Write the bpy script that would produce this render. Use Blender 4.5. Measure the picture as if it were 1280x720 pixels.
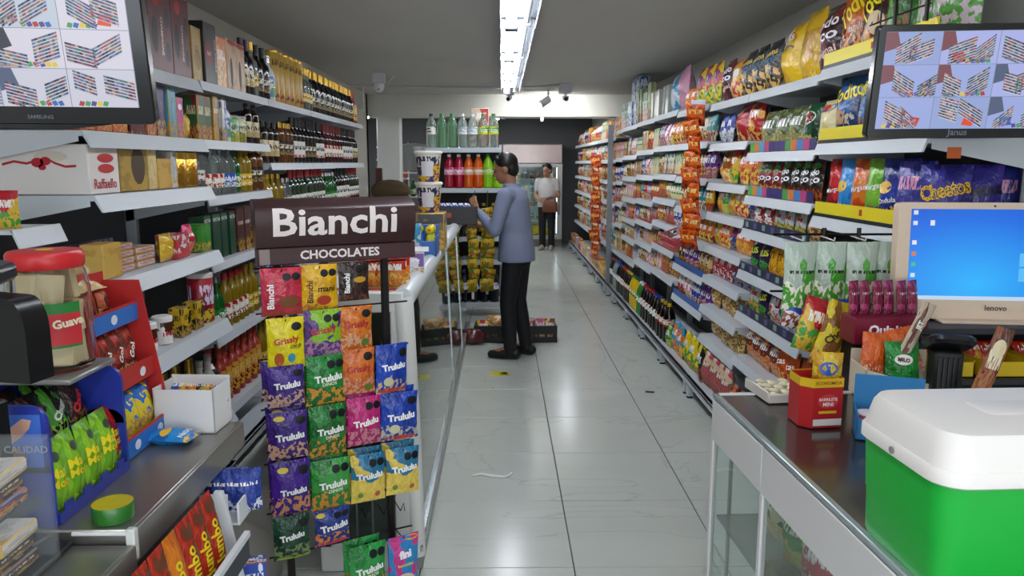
import bpy, bmesh, math, random
from math import sin, cos, pi, radians as R
from mathutils import Vector, Matrix, Euler
for o in list(bpy.data.objects): bpy.data.objects.remove(o)
S = bpy.context.scene
COL = S.collection
rnd = random.Random(7)

# ------------------------------------------------------------------ camera, light, exposure
cd = bpy.data.cameras.new('camera'); cam = bpy.data.objects.new('camera', cd); COL.objects.link(cam)
cd.sensor_width = 36; cd.lens = 27.0; cd.clip_start = 0.02; cd.clip_end = 200
PITCH = math.atan(156/960); YAW = math.atan(13/math.hypot(960, 156))
cam.location = (0, 0, 1.56); cam.rotation_euler = (pi/2 - PITCH, 0, -YAW)
S.camera = cam
S.view_settings.view_transform = 'Standard'; S.view_settings.look = 'None'
S.view_settings.gamma = 1; S.view_settings.use_curve_mapping = False
S.view_settings.exposure = 0.35
W = bpy.data.worlds.new('daylight'); S.world = W; W.use_nodes = True
bg = W.node_tree.nodes['Background']; bg.inputs[0].default_value = (.86, .93, 1, 1); bg.inputs[1].default_value = 3.0
pl = bpy.data.lights.new('shopfront_opening', 'AREA'); pl.shape = 'RECTANGLE'; pl.size = 3.6; pl.size_y = 2.6
try: pl.cycles.is_portal = True
except Exception: pass
po = bpy.data.objects.new('shopfront_opening', pl); COL.objects.link(po); po.location = (-.05, -1.35, 1.3); po.rotation_euler = (pi/2, 0, 0)
TUBE_STRENGTH = 38.0

# ------------------------------------------------------------------ helpers
def lin(h):
    if not isinstance(h, str): return tuple(h)[:3]
    h = h.lstrip('#'); c = [int(h[i:i+2], 16)/255 for i in (0, 2, 4)]
    return tuple(x/12.92 if x <= .04045 else ((x+.055)/1.055)**2.4 for x in c)
MATS = {}
def setin(b, k, v):
    if k in b.inputs: b.inputs[k].default_value = v
def mat(col, rough=.5, metal=0., trans=0., emit=0., coat=0., alpha=1., noise=0., nscale=8., bump=0., bscale=40., ior=1.45):
    key = (col if isinstance(col, str) else tuple(col), rough, metal, trans, emit, coat, alpha, noise, nscale, bump, bscale)
    if key in MATS: return MATS[key]
    m = bpy.data.materials.new('surface'); m.use_nodes = True; nt = m.node_tree; b = nt.nodes['Principled BSDF']
    c = lin(col) + (1,)
    b.inputs['Base Color'].default_value = c; b.inputs['Roughness'].default_value = rough; b.inputs['Metallic'].default_value = metal
    setin(b, 'Transmission Weight', trans); setin(b, 'Coat Weight', coat); setin(b, 'Coat Roughness', .12); setin(b, 'Alpha', alpha); setin(b, 'IOR', ior)
    if emit: b.inputs['Base Color'].default_value = (.01, .01, .012, 1); setin(b, 'Emission Color', c); setin(b, 'Emission Strength', emit)
    if noise or bump:
        tc = nt.nodes.new('ShaderNodeTexCoord')
    if noise:
        n = nt.nodes.new('ShaderNodeTexNoise'); n.inputs['Scale'].default_value = nscale; n.inputs['Detail'].default_value = 4
        nt.links.new(tc.outputs['Object'], n.inputs['Vector'])
        mx = nt.nodes.new('ShaderNodeMix'); mx.data_type = 'RGBA'
        mx.inputs[6].default_value = tuple(x*(1-noise) for x in c[:3]) + (1,); mx.inputs[7].default_value = tuple(min(1, x*(1+noise)) for x in c[:3]) + (1,)
        nt.links.new(n.outputs['Fac'], mx.inputs[0]); nt.links.new(mx.outputs[2], b.inputs['Base Color'])
    if bump:
        n2 = nt.nodes.new('ShaderNodeTexNoise'); n2.inputs['Scale'].default_value = bscale; nt.links.new(tc.outputs['Object'], n2.inputs['Vector'])
        bp = nt.nodes.new('ShaderNodeBump'); bp.inputs['Strength'].default_value = bump; bp.inputs['Distance'].default_value = .01
        nt.links.new(n2.outputs['Fac'], bp.inputs['Height']); nt.links.new(bp.outputs[0], b.inputs['Normal'])
    MATS[key] = m; return m

# printed packaging: ground colour, picture area and brand mark, laid out in the pack's own UV
def make_print_group():
    g = bpy.data.node_groups.new('packaging_print', 'ShaderNodeTree')
    for n, t in (('Ground', 'NodeSocketColor'), ('Accent', 'NodeSocketColor'), ('Mark', 'NodeSocketColor'), ('Food', 'NodeSocketColor'),
                 ('Seed', 'NodeSocketFloat'), ('Split', 'NodeSocketFloat'), ('MarkV', 'NodeSocketFloat'), ('MarkH', 'NodeSocketFloat')):
        g.interface.new_socket(n, in_out='INPUT', socket_type=t)
    g.interface.new_socket('Color', in_out='OUTPUT', socket_type='NodeSocketColor')
    N = g.nodes; L = g.links
    gi = N.new('NodeGroupInput'); go = N.new('NodeGroupOutput')
    uv = N.new('ShaderNodeUVMap'); sp = N.new('ShaderNodeSeparateXYZ'); L.new(uv.outputs[0], sp.inputs[0])
    def math_(op, a, b=None):
        n = N.new('ShaderNodeMath'); n.operation = op
        for i, x in enumerate((a, b)):
            if x is None: continue
            if isinstance(x, (int, float)): n.inputs[i].default_value = x
            else: L.new(x, n.inputs[i])
        return n.outputs[0]
    def noise(scale, off, detail=2.):
        ad = N.new('ShaderNodeVectorMath'); ad.operation = 'MULTIPLY_ADD'; L.new(uv.outputs[0], ad.inputs[0]); ad.inputs[1].default_value = scale
        cb = N.new('ShaderNodeCombineXYZ'); L.new(math_('ADD', gi.outputs['Seed'], off), cb.inputs[2]); L.new(cb.outputs[0], ad.inputs[2])
        n = N.new('ShaderNodeTexNoise'); n.inputs['Scale'].default_value = 1; n.inputs['Detail'].default_value = detail; L.new(ad.outputs[0], n.inputs['Vector'])
        return n.outputs['Fac']
    def mix(f, a, b):
        n = N.new('ShaderNodeMix'); n.data_type = 'RGBA'; L.new(f, n.inputs[0]); L.new(a, n.inputs[6]); L.new(b, n.inputs[7]); return n.outputs[2]
    def step(x): 
        return math_('GREATER_THAN', x, 0.)
    u, v = sp.outputs[0], sp.outputs[1]
    c = gi.outputs['Ground']
    # accent swoosh
    sw = step(math_('SUBTRACT', noise((2.2, 2.6, 0), 0.), .54)); c = mix(sw, c, gi.outputs['Accent'])
    # picture area
    wob = math_('MULTIPLY', math_('SUBTRACT', noise((4, 3, 0), 3.), .5), .45)
    pm = step(math_('SUBTRACT', math_('ADD', gi.outputs['Split'], wob), v))
    fm = step(math_('SUBTRACT', noise((9, 9, 0), 5., 3.), .5))
    c = mix(pm, c, mix(fm, gi.outputs['Food'], gi.outputs['Accent']))
    # brand mark strokes
    dv = math_('ABSOLUTE', math_('SUBTRACT', v, gi.outputs['MarkV'])); du = math_('ABSOLUTE', math_('SUBTRACT', u, .5))
    mm = math_('MULTIPLY', step(math_('SUBTRACT', gi.outputs['MarkH'], dv)), step(math_('SUBTRACT', .38, du)))
    st = step(math_('SUBTRACT', noise((17, 5, 0), 9., 1.), .47)); c = mix(math_('MULTIPLY', mm, st), c, gi.outputs['Mark'])
    L.new(c, go.inputs[0]); return g
PG = make_print_group()
PM = {}
def pmat(c1, c2, c3='#f4f0e8', c4='#d9a24a', split=.4, mv=.66, mh=.1, rough=.25, wr=.45, ws=6., seed=None, metal=0.):
    key = (c1, c2, c3, c4, split, mv, mh, rough, wr, seed)
    if key in PM: return PM[key]
    m = bpy.data.materials.new('printed_film'); m.use_nodes = True; nt = m.node_tree; b = nt.nodes['Principled BSDF']
    g = nt.nodes.new('ShaderNodeGroup'); g.node_tree = PG
    for n, c in (('Ground', c1), ('Accent', c2), ('Mark', c3), ('Food', c4)): g.inputs[n].default_value = lin(c) + (1,)
    g.inputs['Seed'].default_value = seed if seed is not None else len(PM)*3.37
    g.inputs['Split'].default_value = split; g.inputs['MarkV'].default_value = mv; g.inputs['MarkH'].default_value = mh
    nt.links.new(g.outputs[0], b.inputs['Base Color']); b.inputs['Roughness'].default_value = rough; b.inputs['Metallic'].default_value = metal
    if wr:
        uv = nt.nodes.new('ShaderNodeUVMap'); n = nt.nodes.new('ShaderNodeTexNoise'); n.inputs['Scale'].default_value = ws; n.inputs['Detail'].default_value = 3
        nt.links.new(uv.outputs[0], n.inputs['Vector']); bp = nt.nodes.new('ShaderNodeBump'); bp.inputs['Strength'].default_value = wr; bp.inputs['Distance'].default_value = .02
        nt.links.new(n.outputs['Fac'], bp.inputs['Height']); nt.links.new(bp.outputs[0], b.inputs['Normal'])
    PM[key] = m; return m

class MB:
    def __init__(s): s.v = []; s.f = []; s.m = []; s.uv = []
    def add(s, vs, fs, mi=0, uvs=None, M=None):
        n = len(s.v)
        if M is not None: vs = [tuple(M @ Vector(p)) for p in vs]
        s.v += [tuple(p) for p in vs]
        for i, f in enumerate(fs):
            s.f.append(tuple(n+k for k in f)); s.m.append(mi); s.uv.append(uvs[i] if uvs else None)
        return s
    def box(s, x0, x1, y0, y1, z0, z1, mi=0, M=None):
        vs = [(x0,y0,z0),(x1,y0,z0),(x1,y1,z0),(x0,y1,z0),(x0,y0,z1),(x1,y0,z1),(x1,y1,z1),(x0,y1,z1)]
        fs = [(0,3,2,1),(4,5,6,7),(0,1,5,4),(1,2,6,5),(2,3,7,6),(3,0,4,7)]
        q = [(0,0),(1,0),(1,1),(0,1)]
        return s.add(vs, fs, mi, [q]*6, M)
    def cbox(s, x0, x1, y0, y1, z0, z1, c=.004, mi=0, M=None):
        c = min(c, .45*abs(x1-x0), .45*abs(y1-y0), .45*abs(z1-z0))
        vs = []; idx = {}
        for i in (0, 1):
            for j in (0, 1):
                for k in (0, 1):
                    X = (x0, x1)[i]; Y = (y0, y1)[j]; Z = (z0, z1)[k]; a = c*(1-2*i); b = c*(1-2*j); d = c*(1-2*k)
                    for ax, p in enumerate(((X, Y+b, Z+d), (X+a, Y, Z+d), (X+a, Y+b, Z))):
                        idx[(i,j,k,ax)] = len(vs); vs.append(p)
        g = lambda i,j,k,a: idx[(i,j,k,a)]
        F = [[g(0,0,0,0),g(0,0,1,0),g(0,1,1,0),g(0,1,0,0)],[g(1,0,0,0),g(1,1,0,0),g(1,1,1,0),g(1,0,1,0)],
             [g(0,0,0,1),g(1,0,0,1),g(1,0,1,1),g(0,0,1,1)],[g(1,1,0,1),g(0,1,0,1),g(0,1,1,1),g(1,1,1,1)],
             [g(0,0,0,2),g(0,1,0,2),g(1,1,0,2),g(1,0,0,2)],[g(0,0,1,2),g(1,0,1,2),g(1,1,1,2),g(0,1,1,2)]]
        q = [(0,0),(1,0),(1,1),(0,1)]; UV = [[(0,0),(0,1),(1,1),(1,0)],q,q,q,q,q]
        for j in (0,1):
            for k in (0,1):
                f = [g(0,j,k,1),g(0,j,k,2),g(1,j,k,2),g(1,j,k,1)]; F.append(f if (j==k) else f[::-1])
        for i in (0,1):
            for k in (0,1):
                f = [g(i,0,k,2),g(i,0,k,0),g(i,1,k,0),g(i,1,k,2)]; F.append(f if (i==k) else f[::-1])
        for i in (0,1):
            for j in (0,1):
                f = [g(i,j,0,0),g(i,j,0,1),g(i,j,1,1),g(i,j,1,0)]; F.append(f if (i==j) else f[::-1])
        for i in (0,1):
            for j in (0,1):
                for k in (0,1):
                    f = [g(i,j,k,0),g(i,j,k,1),g(i,j,k,2)]; F.append(f[::-1] if (i+j+k)%2 == 0 else f)
        UV += [[(.02,.02)]*4]*12 + [[(.02,.02)]*3]*8
        return s.add(vs, F, mi, UV, M)
    def lathe(s, prof, n=16, mi=0, c=(0,0,0), M=None, sx=1., sy=1., wrap=1.):
        vs = []; fs = []; uvs = []
        for r, z in prof:
            for k in range(n):
                a = 2*pi*k/n - pi/2; vs.append((c[0]+r*cos(a)*sx, c[1]+r*sin(a)*sy, c[2]+z))
        z0 = prof[0][1]; H = (prof[-1][1]-z0) or 1
        for i in range(len(prof)-1):
            for k in range(n):
                k2 = (k+1) % n; fs.append((i*n+k, i*n+k2, (i+1)*n+k2, (i+1)*n+k))
                f = lambda q: ((q/n*2*wrap+.5) % 1.0001)
                va = (prof[i][1]-z0)/H; vb = (prof[i+1][1]-z0)/H; ua = f(k); ub = ua + 2*wrap/n
                uvs.append([(ua,va),(ub,va),(ub,vb),(ua,vb)])
        if prof[0][0] > 1e-5: fs.append(tuple(range(n))[::-1]); uvs.append([(.01,.01)]*n)
        if prof[-1][0] > 1e-5: m = (len(prof)-1)*n; fs.append(tuple(m+k for k in range(n))); uvs.append([(.01,.01)]*n)
        return s.add(vs, fs, mi, uvs, M)
    def tube(s, path, r, n=8, mi=0, M=None, caps=True):
        path = [Vector(p) for p in path]; vs = []; fs = []
        rr = r if isinstance(r, (list, tuple)) else [r]*len(path)
        up = None
        for i, p in enumerate(path):
            t = (path[min(i+1, len(path)-1)] - path[max(i-1, 0)]).normalized()
            if up is None: up = Vector((0,0,1)) if abs(t.z) < .9 else Vector((0,1,0))
            a = t.cross(up).normalized(); b = a.cross(t).normalized(); up = b
            for k in range(n):
                th = 2*pi*k/n; vs.append(p + (a*cos(th)+b*sin(th))*rr[i])
        for i in range(len(path)-1):
            for k in range(n):
                k2 = (k+1) % n; fs.append((i*n+k, i*n+k2, (i+1)*n+k2, (i+1)*n+k))
        if caps: fs.append(tuple(range(n))[::-1]); m = (len(path)-1)*n; fs.append(tuple(m+k for k in range(n)))
        return s.add(vs, fs, mi, None, M)
    def cyl(s, p0, p1, r0, r1=None, n=12, mi=0, M=None): return s.tube([p0, p1], [r0, r0 if r1 is None else r1], n, mi, M)
    def prism(s, pts, y0, y1, mi=0, M=None):   # outline in xz, extruded along y
        n = len(pts); vs = [(x, y0, z) for x, z in pts] + [(x, y1, z) for x, z in pts]
        fs = [tuple(range(n)), tuple(range(n, 2*n))[::-1]] + [((i+1)%n, i, n+i, n+(i+1)%n) for i in range(n)]
        return s.add(vs, fs, mi, None, M)
    def ball(s, c, rx, ry=None, rz=None, n=12, m=8, mi=0, M=None):
        ry = rx if ry is None else ry; rz = rx if rz is None else rz
        vs = [(c[0], c[1], c[2]-rz)]; fs = []
        for i in range(1, m):
            ph = -pi/2 + pi*i/m
            for k in range(n): th = 2*pi*k/n; vs.append((c[0]+rx*cos(ph)*cos(th), c[1]+ry*cos(ph)*sin(th), c[2]+rz*sin(ph)))
        vs.append((c[0], c[1], c[2]+rz)); last = len(vs)-1
        for k in range(n):
            k2 = (k+1) % n; fs.append((0, 1+k2, 1+k)); fs.append((last, last-n+k, last-n+k2))
            for i in range(m-2): a = 1+i*n; fs.append((a+k, a+k2, a+n+k2, a+n+k))
        return s.add(vs, fs, mi, None, M)
    def loft(s, rings, n=16, mi=0, M=None):   # rings: (center, rx, ry) in the horizontal plane
        vs = []; fs = []
        for c, rx, ry in rings:
            for k in range(n): a = 2*pi*k/n; vs.append((c[0]+rx*cos(a), c[1]+ry*sin(a), c[2]))
        for i in range(len(rings)-1):
            for k in range(n): k2 = (k+1)%n; fs.append((i*n+k, i*n+k2, (i+1)*n+k2, (i+1)*n+k))
        fs.append(tuple(range(n))[::-1]); m = (len(rings)-1)*n; fs.append(tuple(m+k for k in range(n)))
        return s.add(vs, fs, mi, None, M)
    def capsule(s, p0, p1, r0, r1, n=12, mi=0):
        p0 = Vector(p0); p1 = Vector(p1); d = (p1-p0).normalized()
        P = []; Q = []
        for k in range(4): a = pi/2*(k+.05)/4.; P.append(p0 - d*r0*cos(a)); Q.append(r0*sin(a))
        P.append(p0); Q.append(r0); P.append(p1); Q.append(r1)
        for k in range(1, 5): a = pi/2*(k-.05)/4.; P.append(p1 + d*r1*sin(a)); Q.append(r1*cos(a))
        return s.tube(P, Q, n, mi)
    def mesh(s, name, mats, smooth=40):
        me = bpy.data.meshes.new(name); me.from_pydata(s.v, [], s.f); 
        for m in (mats if isinstance(mats, (list, tuple)) else [mats]): me.materials.append(m)
        me.polygons.foreach_set('material_index', s.m)
        if any(u is not None for u in s.uv):
            ul = me.uv_layers.new(name='UVMap'); flat = []
            for f, u in zip(s.f, s.uv):
                for q in (u if u is not None else [(.5,.5)]*len(f)): flat += [q[0], q[1]]
            ul.data.foreach_set('uv', flat)
        if smooth: 
            me.shade_smooth(); me.set_sharp_from_angle(angle=R(smooth))
        me.update(); return me
    def build(s, name, mats, parent=None, loc=(0,0,0), rot=(0,0,0), smooth=40):
        return link(name, s.mesh(name, mats, smooth), parent, loc, rot)
def link(name, data, parent=None, loc=(0,0,0), rot=(0,0,0)):
    o = bpy.data.objects.new(name, data); COL.objects.link(o); o.location = loc; o.rotation_euler = rot
    if parent is not None: o.parent = parent
    return o
def empty(name, loc=(0,0,0), rz=0.):
    o = bpy.data.objects.new(name, None); COL.objects.link(o); o.location = loc; o.rotation_euler = (0,0,rz); o.empty_display_size = .05; return o
def tag(o, label, cat, group=None):
    o['label'] = label; o['category'] = cat
    if group: o['group'] = group
    return o
def struct(o, label=None):
    o['kind'] = 'structure'
    if label: o['label'] = label
    return o

TX = {}
def text2d(s, bold=.0, fine=.3):
    if (s, bold, fine) in TX: return TX[(s, bold, fine)]
    c = bpy.data.curves.new('lettering', 'FONT'); c.body = s; c.size = 1; c.resolution_u = 2; c.offset = bold; c.align_x = 'CENTER'; c.align_y = 'CENTER'
    o = bpy.data.objects.new('lettering', c); COL.objects.link(o); dg = bpy.context.evaluated_depsgraph_get()
    me = o.evaluated_get(dg).to_mesh()
    v = [(p.co.x, p.co.y) for p in me.vertices]; f = [tuple(p.vertices) for p in me.polygons]
    o.evaluated_get(dg).to_mesh_clear(); bpy.data.objects.remove(o); bpy.data.curves.remove(c)
    if v:
        xs = [p[0] for p in v]; ys = [p[1] for p in v]; cx = (min(xs)+max(xs))/2; cy = (min(ys)+max(ys))/2; w = max(xs)-min(xs); h = max(ys)-min(ys)
        v = [(x-cx, y-cy) for x, y in v]
    else: w = h = 1
    bm = bmesh.new(); bv = [bm.verts.new((x, y, 0)) for x, y in v]
    for q in f:
        try: bm.faces.new([bv[i] for i in q])
        except ValueError: pass
    for _ in range(4):       # split long strokes so that lettering can follow curved packs
        ed = [q for q in bm.edges if q.calc_length() > fine]
        if not ed: break
        bmesh.ops.subdivide_edges(bm, edges=ed, cuts=1); bmesh.ops.triangulate(bm, faces=bm.faces[:])
    bm.verts.index_update(); v = [(p.co.x, p.co.y) for p in bm.verts]; f = [tuple(p.index for p in q.verts) for q in bm.faces]; bm.free()
    TX[(s, bold, fine)] = (v, f, w, h); return TX[(s, bold, fine)]
def text_on(mb, s, width, cx, cz, surf, rot=0., height=None, bold=.012, mi=0, eps=.0012, fine=.3):
    """lay lettering on a front surface y = surf(x, z); local x right, z up"""
    v, f, w, h = text2d(s, bold, fine); k = width/w; kz = k if height is None else height/h
    c, sn = cos(rot), sin(rot); vs = []
    for x, y in v:
        x *= k; y *= kz; X = cx + x*c - y*sn; Z = cz + x*sn + y*c; vs.append((X, surf(X, Z) - eps, Z))
    mb.add(vs, f, mi)
def disc_on(mb, r, cx, cz, surf, n=14, mi=0, eps=.0008, rz=None):
    rz = rz or r
    vs = [(cx, surf(cx, cz)-eps, cz)] + [(cx+r*cos(2*pi*k/n), surf(cx+r*cos(2*pi*k/n), cz+rz*sin(2*pi*k/n))-eps, cz+rz*sin(2*pi*k/n)) for k in range(n)]
    mb.add(vs, [(0, 1+k, 1+(k+1)%n) for k in range(n)], mi)
ORD = ['top', 'second', 'third', 'fourth', 'fifth', 'sixth', 'seventh', 'eighth', 'ninth', 'tenth']
NUM = ['first', 'second', 'third', 'fourth', 'fifth', 'sixth', 'seventh', 'eighth', 'ninth', 'tenth', 'eleventh', 'twelfth']
WHITE = mat('#dfe0de', .45); OFFW = mat('#cfd1cf', .5); BLACK = mat('#0b0b0d', .4); DARK = mat('#1c1c20', .45); STEEL = mat('#8f9296', .28, .9); CHROME = mat('#d0d4d8', .12, 1.)
GLASS = mat('#f2fbf8', .02, trans=1., ior=1.3)

# ------------------------------------------------------------------ product kinds
K = {}
def bag_surf(w, h, d, seed=0):
    r = random.Random(seed); ph = r.uniform(0, 6); ph2 = r.uniform(0, 6)
    def depth(u, v):
        if u <= 0 or u >= 1 or v <= 0 or v >= 1: return 0.
        vv = min(max((v-.05)/.9, 0), 1)
        return d/2*(max(sin(pi*u), 0)**.62)*(max(sin(pi*vv), 0)**.5 if 0 < vv < 1 else 0)*(1+.10*sin(5*u+3*v*pi+ph)+.06*sin(11*v+4*u+ph2)) + .0015
    return depth
def bag_mesh(mb, w, h, d, seed=0, nu=8, nv=10, mi=0):
    dp = bag_surf(w, h, d, seed); r = random.Random(seed+99)
    ed = [1 - .05*sin(pi*j/nv)**1 + r.uniform(-.012, .012) for j in range(nv+1)]
    vs = []; uv = []; fs = []; uvs = []
    for sgn in (-1, 1):
        for j in range(nv+1):
            v = j/nv
            for i in range(nu+1):
                u = i/nu; x = (u-.5)*w*ed[j]; zig = .0 if 0 < j < nv else .003*((i % 2)*2-1)
                vs.append((x, sgn*dp(u, v), v*h + zig*h*.4)); uv.append((u if sgn < 0 else 1-u, v))
    n = (nu+1)*(nv+1)
    for s in (0, 1):
        for j in range(nv):
            for i in range(nu):
                a = s*n + j*(nu+1)+i; q = (a, a+1, a+nu+2, a+nu+1); q = q if s == 0 else q[::-1]
                fs.append(q); uvs.append([uv[k] for k in q])
    # close the rim
    rim = [i for i in range(nu+1)] + [j*(nu+1)+nu for j in range(1, nv+1)] + [nv*(nu+1)+i for i in range(nu-1, -1, -1)] + [j*(nu+1) for j in range(nv-1, 0, -1)]
    for a, b in zip(rim, rim[1:]+rim[:1]): fs.append((b, a, n+a, n+b)); uvs.append([uv[b], uv[a], uv[a], uv[b]])
    mb.add(vs, fs, mi, uvs)
    return lambda X, Z: -dp(min(max(X/w+.5, .001), .999), min(max(Z/h, .001), .999))
def add_marks(parts, surf, w, h, text, discs):
    if text:
        groups = {}
        for t in text:
            s, col, wd, u, v = t[:5]; rot = t[5] if len(t) > 5 else 0.; ht = t[6] if len(t) > 6 else None; b = t[7] if len(t) > 7 else .02
            groups.setdefault(col, MB()); text_on(groups[col], s, wd*w, (u-.5)*w, v*h, surf, R(rot), ht and ht*h, b, eps=.0016)
        for col, mb in groups.items(): parts.append(('lettering', mb.mesh('lettering', mat(col, .4), 0)))
    if discs:
        groups = {}
        for col, u, v, ru, rv in discs:
            groups.setdefault(col, MB()); disc_on(groups[col], ru*w, (u-.5)*w, v*h, surf, rz=rv*h)
        for col, mb in groups.items(): parts.insert(1, ('printed_spot', mb.mesh('printed_spot', mat(col, .4), 0)))
def bag(key, desc, w, h, d, m, text=None, discs=None, name='snack_bag', cat='snack bag', seed=None):
    seed = len(K) if seed is None else seed
    mb = MB(); surf = bag_mesh(mb, w, h, d, seed); parts = [(name, mb.mesh(name, m, 60))]
    add_marks(parts, surf, w, h, text, discs)
    K[key] = dict(desc=desc, w=w, h=h, d=d, parts=parts, cat=cat)
def boxk(key, desc, w, h, d, m, text=None, discs=None, name='carton', cat='box', ch=.003, lid=None):
    mb = MB(); mb.cbox(-w/2, w/2, -d/2, d/2, 0, h, ch); parts = [(name, mb.mesh(name, m, 30))]
    add_marks(parts, lambda X, Z: -d/2, w, h, text, discs)
    K[key] = dict(desc=desc, w=w, h=h, d=d, parts=parts, cat=cat)
PROF = {
 'wine': [(.0,.0),(.92,.0),(1,.02),(1,.58),(.93,.64),(.6,.70),(.40,.75),(.37,.80),(.37,.98),(.40,.985),(.40,1)],
 'spirit': [(.0,.0),(.95,.0),(1,.015),(1,.62),(.9,.69),(.5,.76),(.38,.80),(.36,.98),(.36,1)],
 'flask': [(.0,.0),(.95,.0),(1,.02),(1,.70),(.92,.77),(.6,.82),(.42,.85),(.40,.98),(.40,1)],
 'champ': [(.0,.0),(.95,.0),(1,.02),(1,.45),(.9,.55),(.62,.66),(.42,.76),(.36,.88),(.38,.97),(.38,1)],
 'soda': [(.0,.02),(.7,.0),(.98,.03),(1,.10),(.96,.28),(1,.45),(1,.62),(.88,.74),(.55,.86),(.34,.92),(.32,.97),(.32,1)],
 'round': [(.0,.0),(.8,.0),(1,.06),(1,.48),(.85,.62),(.4,.72),(.32,.78),(.30,.98),(.30,1)],
}
def bottle(key, desc, r, h, glass, cap, label=None, shape='spirit', capfrac=.9, lab=(.15,.5), name='bottle', cat='bottle', n=14, square=False, text=None, neck=None):
    P = PROF[shape]; b = MB(); sy = .62 if square else 1.
    b.lathe([(a*r, z*h) for a, z in P], n, sy=sy); parts = [(name, b.mesh(name, glass, 40))]
    def rad(z): 
        for (a, za), (c, zc) in zip(P, P[1:]):
            if za <= z <= zc and zc > za: return a + (c-a)*(z-za)/(zc-za)
        return P[-1][0]
    cb = MB(); zz = [capfrac + (1.006-capfrac)*i/4 for i in range(5)]
    cb.lathe([(rad(min(z, 1))*r + .0022, z*h) for z in zz], n, sy=sy); parts.append(('cap', cb.mesh('cap', cap, 40)))
    if label:
        lb = MB(); z0, z1 = lab; nz = 3
        lb.lathe([(rad(z0+(z1-z0)*i/nz)*r*1.012 + .0006, (z0+(z1-z0)*i/nz)*h) for i in range(nz+1)], n, sy=sy); parts.append(('label_band', lb.mesh('label_band', label, 40)))
    if neck:
        lb = MB(); z0, z1, nm = neck
        lb.lathe([(rad(z)*r + .0012, z*h) for z in (z0, (z0+z1)/2, z1)], n, sy=sy); parts.append(('neck_foil', lb.mesh('neck_foil', nm, 40)))
    if text:
        tb = MB()
        for s, wd, v in text: text_on(tb, s, wd*r*1.6, 0, v*h, lambda X, Z: -math.sqrt(max((rad(Z/h)*r*1.012+.0006)**2 - X*X, 1e-6))*sy, bold=.03)
        parts.append(('lettering', tb.mesh('lettering', mat(text_col.get(key, '#f0ede4')), 0)))
    K[key] = dict(desc=desc, w=2*r, h=h, d=2*r*sy, parts=parts, cat=cat)
text_col = {}
def tin(key, desc, r, h, m, lidm, name='tin', cat='tin', lidh=.12, n=18, liddr=.002, text=None):
    b = MB(); b.lathe([(0,0),(r*.98,0),(r,.004),(r,h*(1-lidh)),(r*.97,h*(1-lidh)+.002)], n); parts = [(name, b.mesh(name, m, 40))]
    l = MB(); l.lathe([(r+liddr, h*(1-lidh)),(r+liddr, h-.004),(r-.002, h),(0, h)], n); parts.append(('lid', l.mesh('lid', lidm, 40)))
    if text:
        tb = MB()
        for s, col, wd, v in text: text_on(tb, s, wd*r*1.6, 0, v*h, lambda X, Z: -math.sqrt(max(r*r - X*X, 1e-6)), bold=.03)
        parts.append(('lettering', tb.mesh('lettering', mat(text[0][1]), 0)))
    K[key] = dict(desc=desc, w=2*r, h=h, d=2*r, parts=parts, cat=cat)
def put(key, x, y, z, rz=0., label=None, group=None, tilt=0., sc=1., parent=None, roll=0.):
    k = K[key]; name, me = k['parts'][0]
    o = link(name, me, parent, (x, y, z), (tilt, roll, rz))
    if sc != 1.: o.scale = (sc, sc, sc)
    for n, m2 in k['parts'][1:]: link(n, m2, o)
    if parent is None: tag(o, label or k['desc'], k['cat'], group)
    return o
PLACED = {}
def run(side, y0, y1, z, xf, seq, where, tilt=0., inset=.012, jit=.012, gap=None, hmax=None, fan=0., fill=False):
    """set out runs of alike products along a shelf; side +1 = right-hand shelving (faces -x), -1 = left-hand (faces +x); nearest first"""
    fs_ = lambda k: min(max(hmax*.94/K[k]['h'], .7), 1.4) if (fill and hmax) else 1.
    seq = list(seq)
    while fill and len(seq) > 1 and sum(K[k]['w']*fs_(k)*n for k, n in seq) > (y1-y0)*1.06:
        i = max(range(len(seq)), key=lambda q: (seq[q][1], q)); seq[i] = (seq[i][0], seq[i][1]-1); seq = [q for q in seq if q[1] > 0]
    tot = sum(K[k]['w']*fs_(k)*n for k, n in seq); cnt = sum(n for k, n in seq)
    g = (y1-y0-tot)/max(cnt, 1); y = y0 + g/2; sq = 1.
    if g < -.0 and not fan: sq = (y1-y0)/tot; g = 0; y = y0
    for k, n in seq:
        kk = K[k]; lab = f"{kk['desc']} {where}"; PLACED[lab] = PLACED.get(lab, 0) + n
        for i in range(n):
            pre = '' if n == 1 else ('nearer ', 'farther ')[i] if n == 2 else 'nearest ' if i == 0 else 'farthest ' if i == n-1 else 'middle ' if n == 3 else NUM[i]+' '
            w = kk['w']*sq*fs_(k)*1.; sc = (sq if sq < 1 else 1.)*fs_(k)
            if hmax and kk['h']*sc > hmax: sc = hmax/kk['h']
            j = rnd.uniform(0, jit) + (.03*(i % 2) if g < -.01 else 0.)
            x = xf + side*(inset + kk['d']*sc/2 + j + abs(sin(tilt))*0)
            put(k, x, y + w/2, z + .0015, -side*pi/2 - side*fan + rnd.uniform(-.06, .06), pre + lab, f"row of alike: {lab}" if n > 1 else None, tilt=-tilt, sc=sc)
            y += w + g
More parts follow.
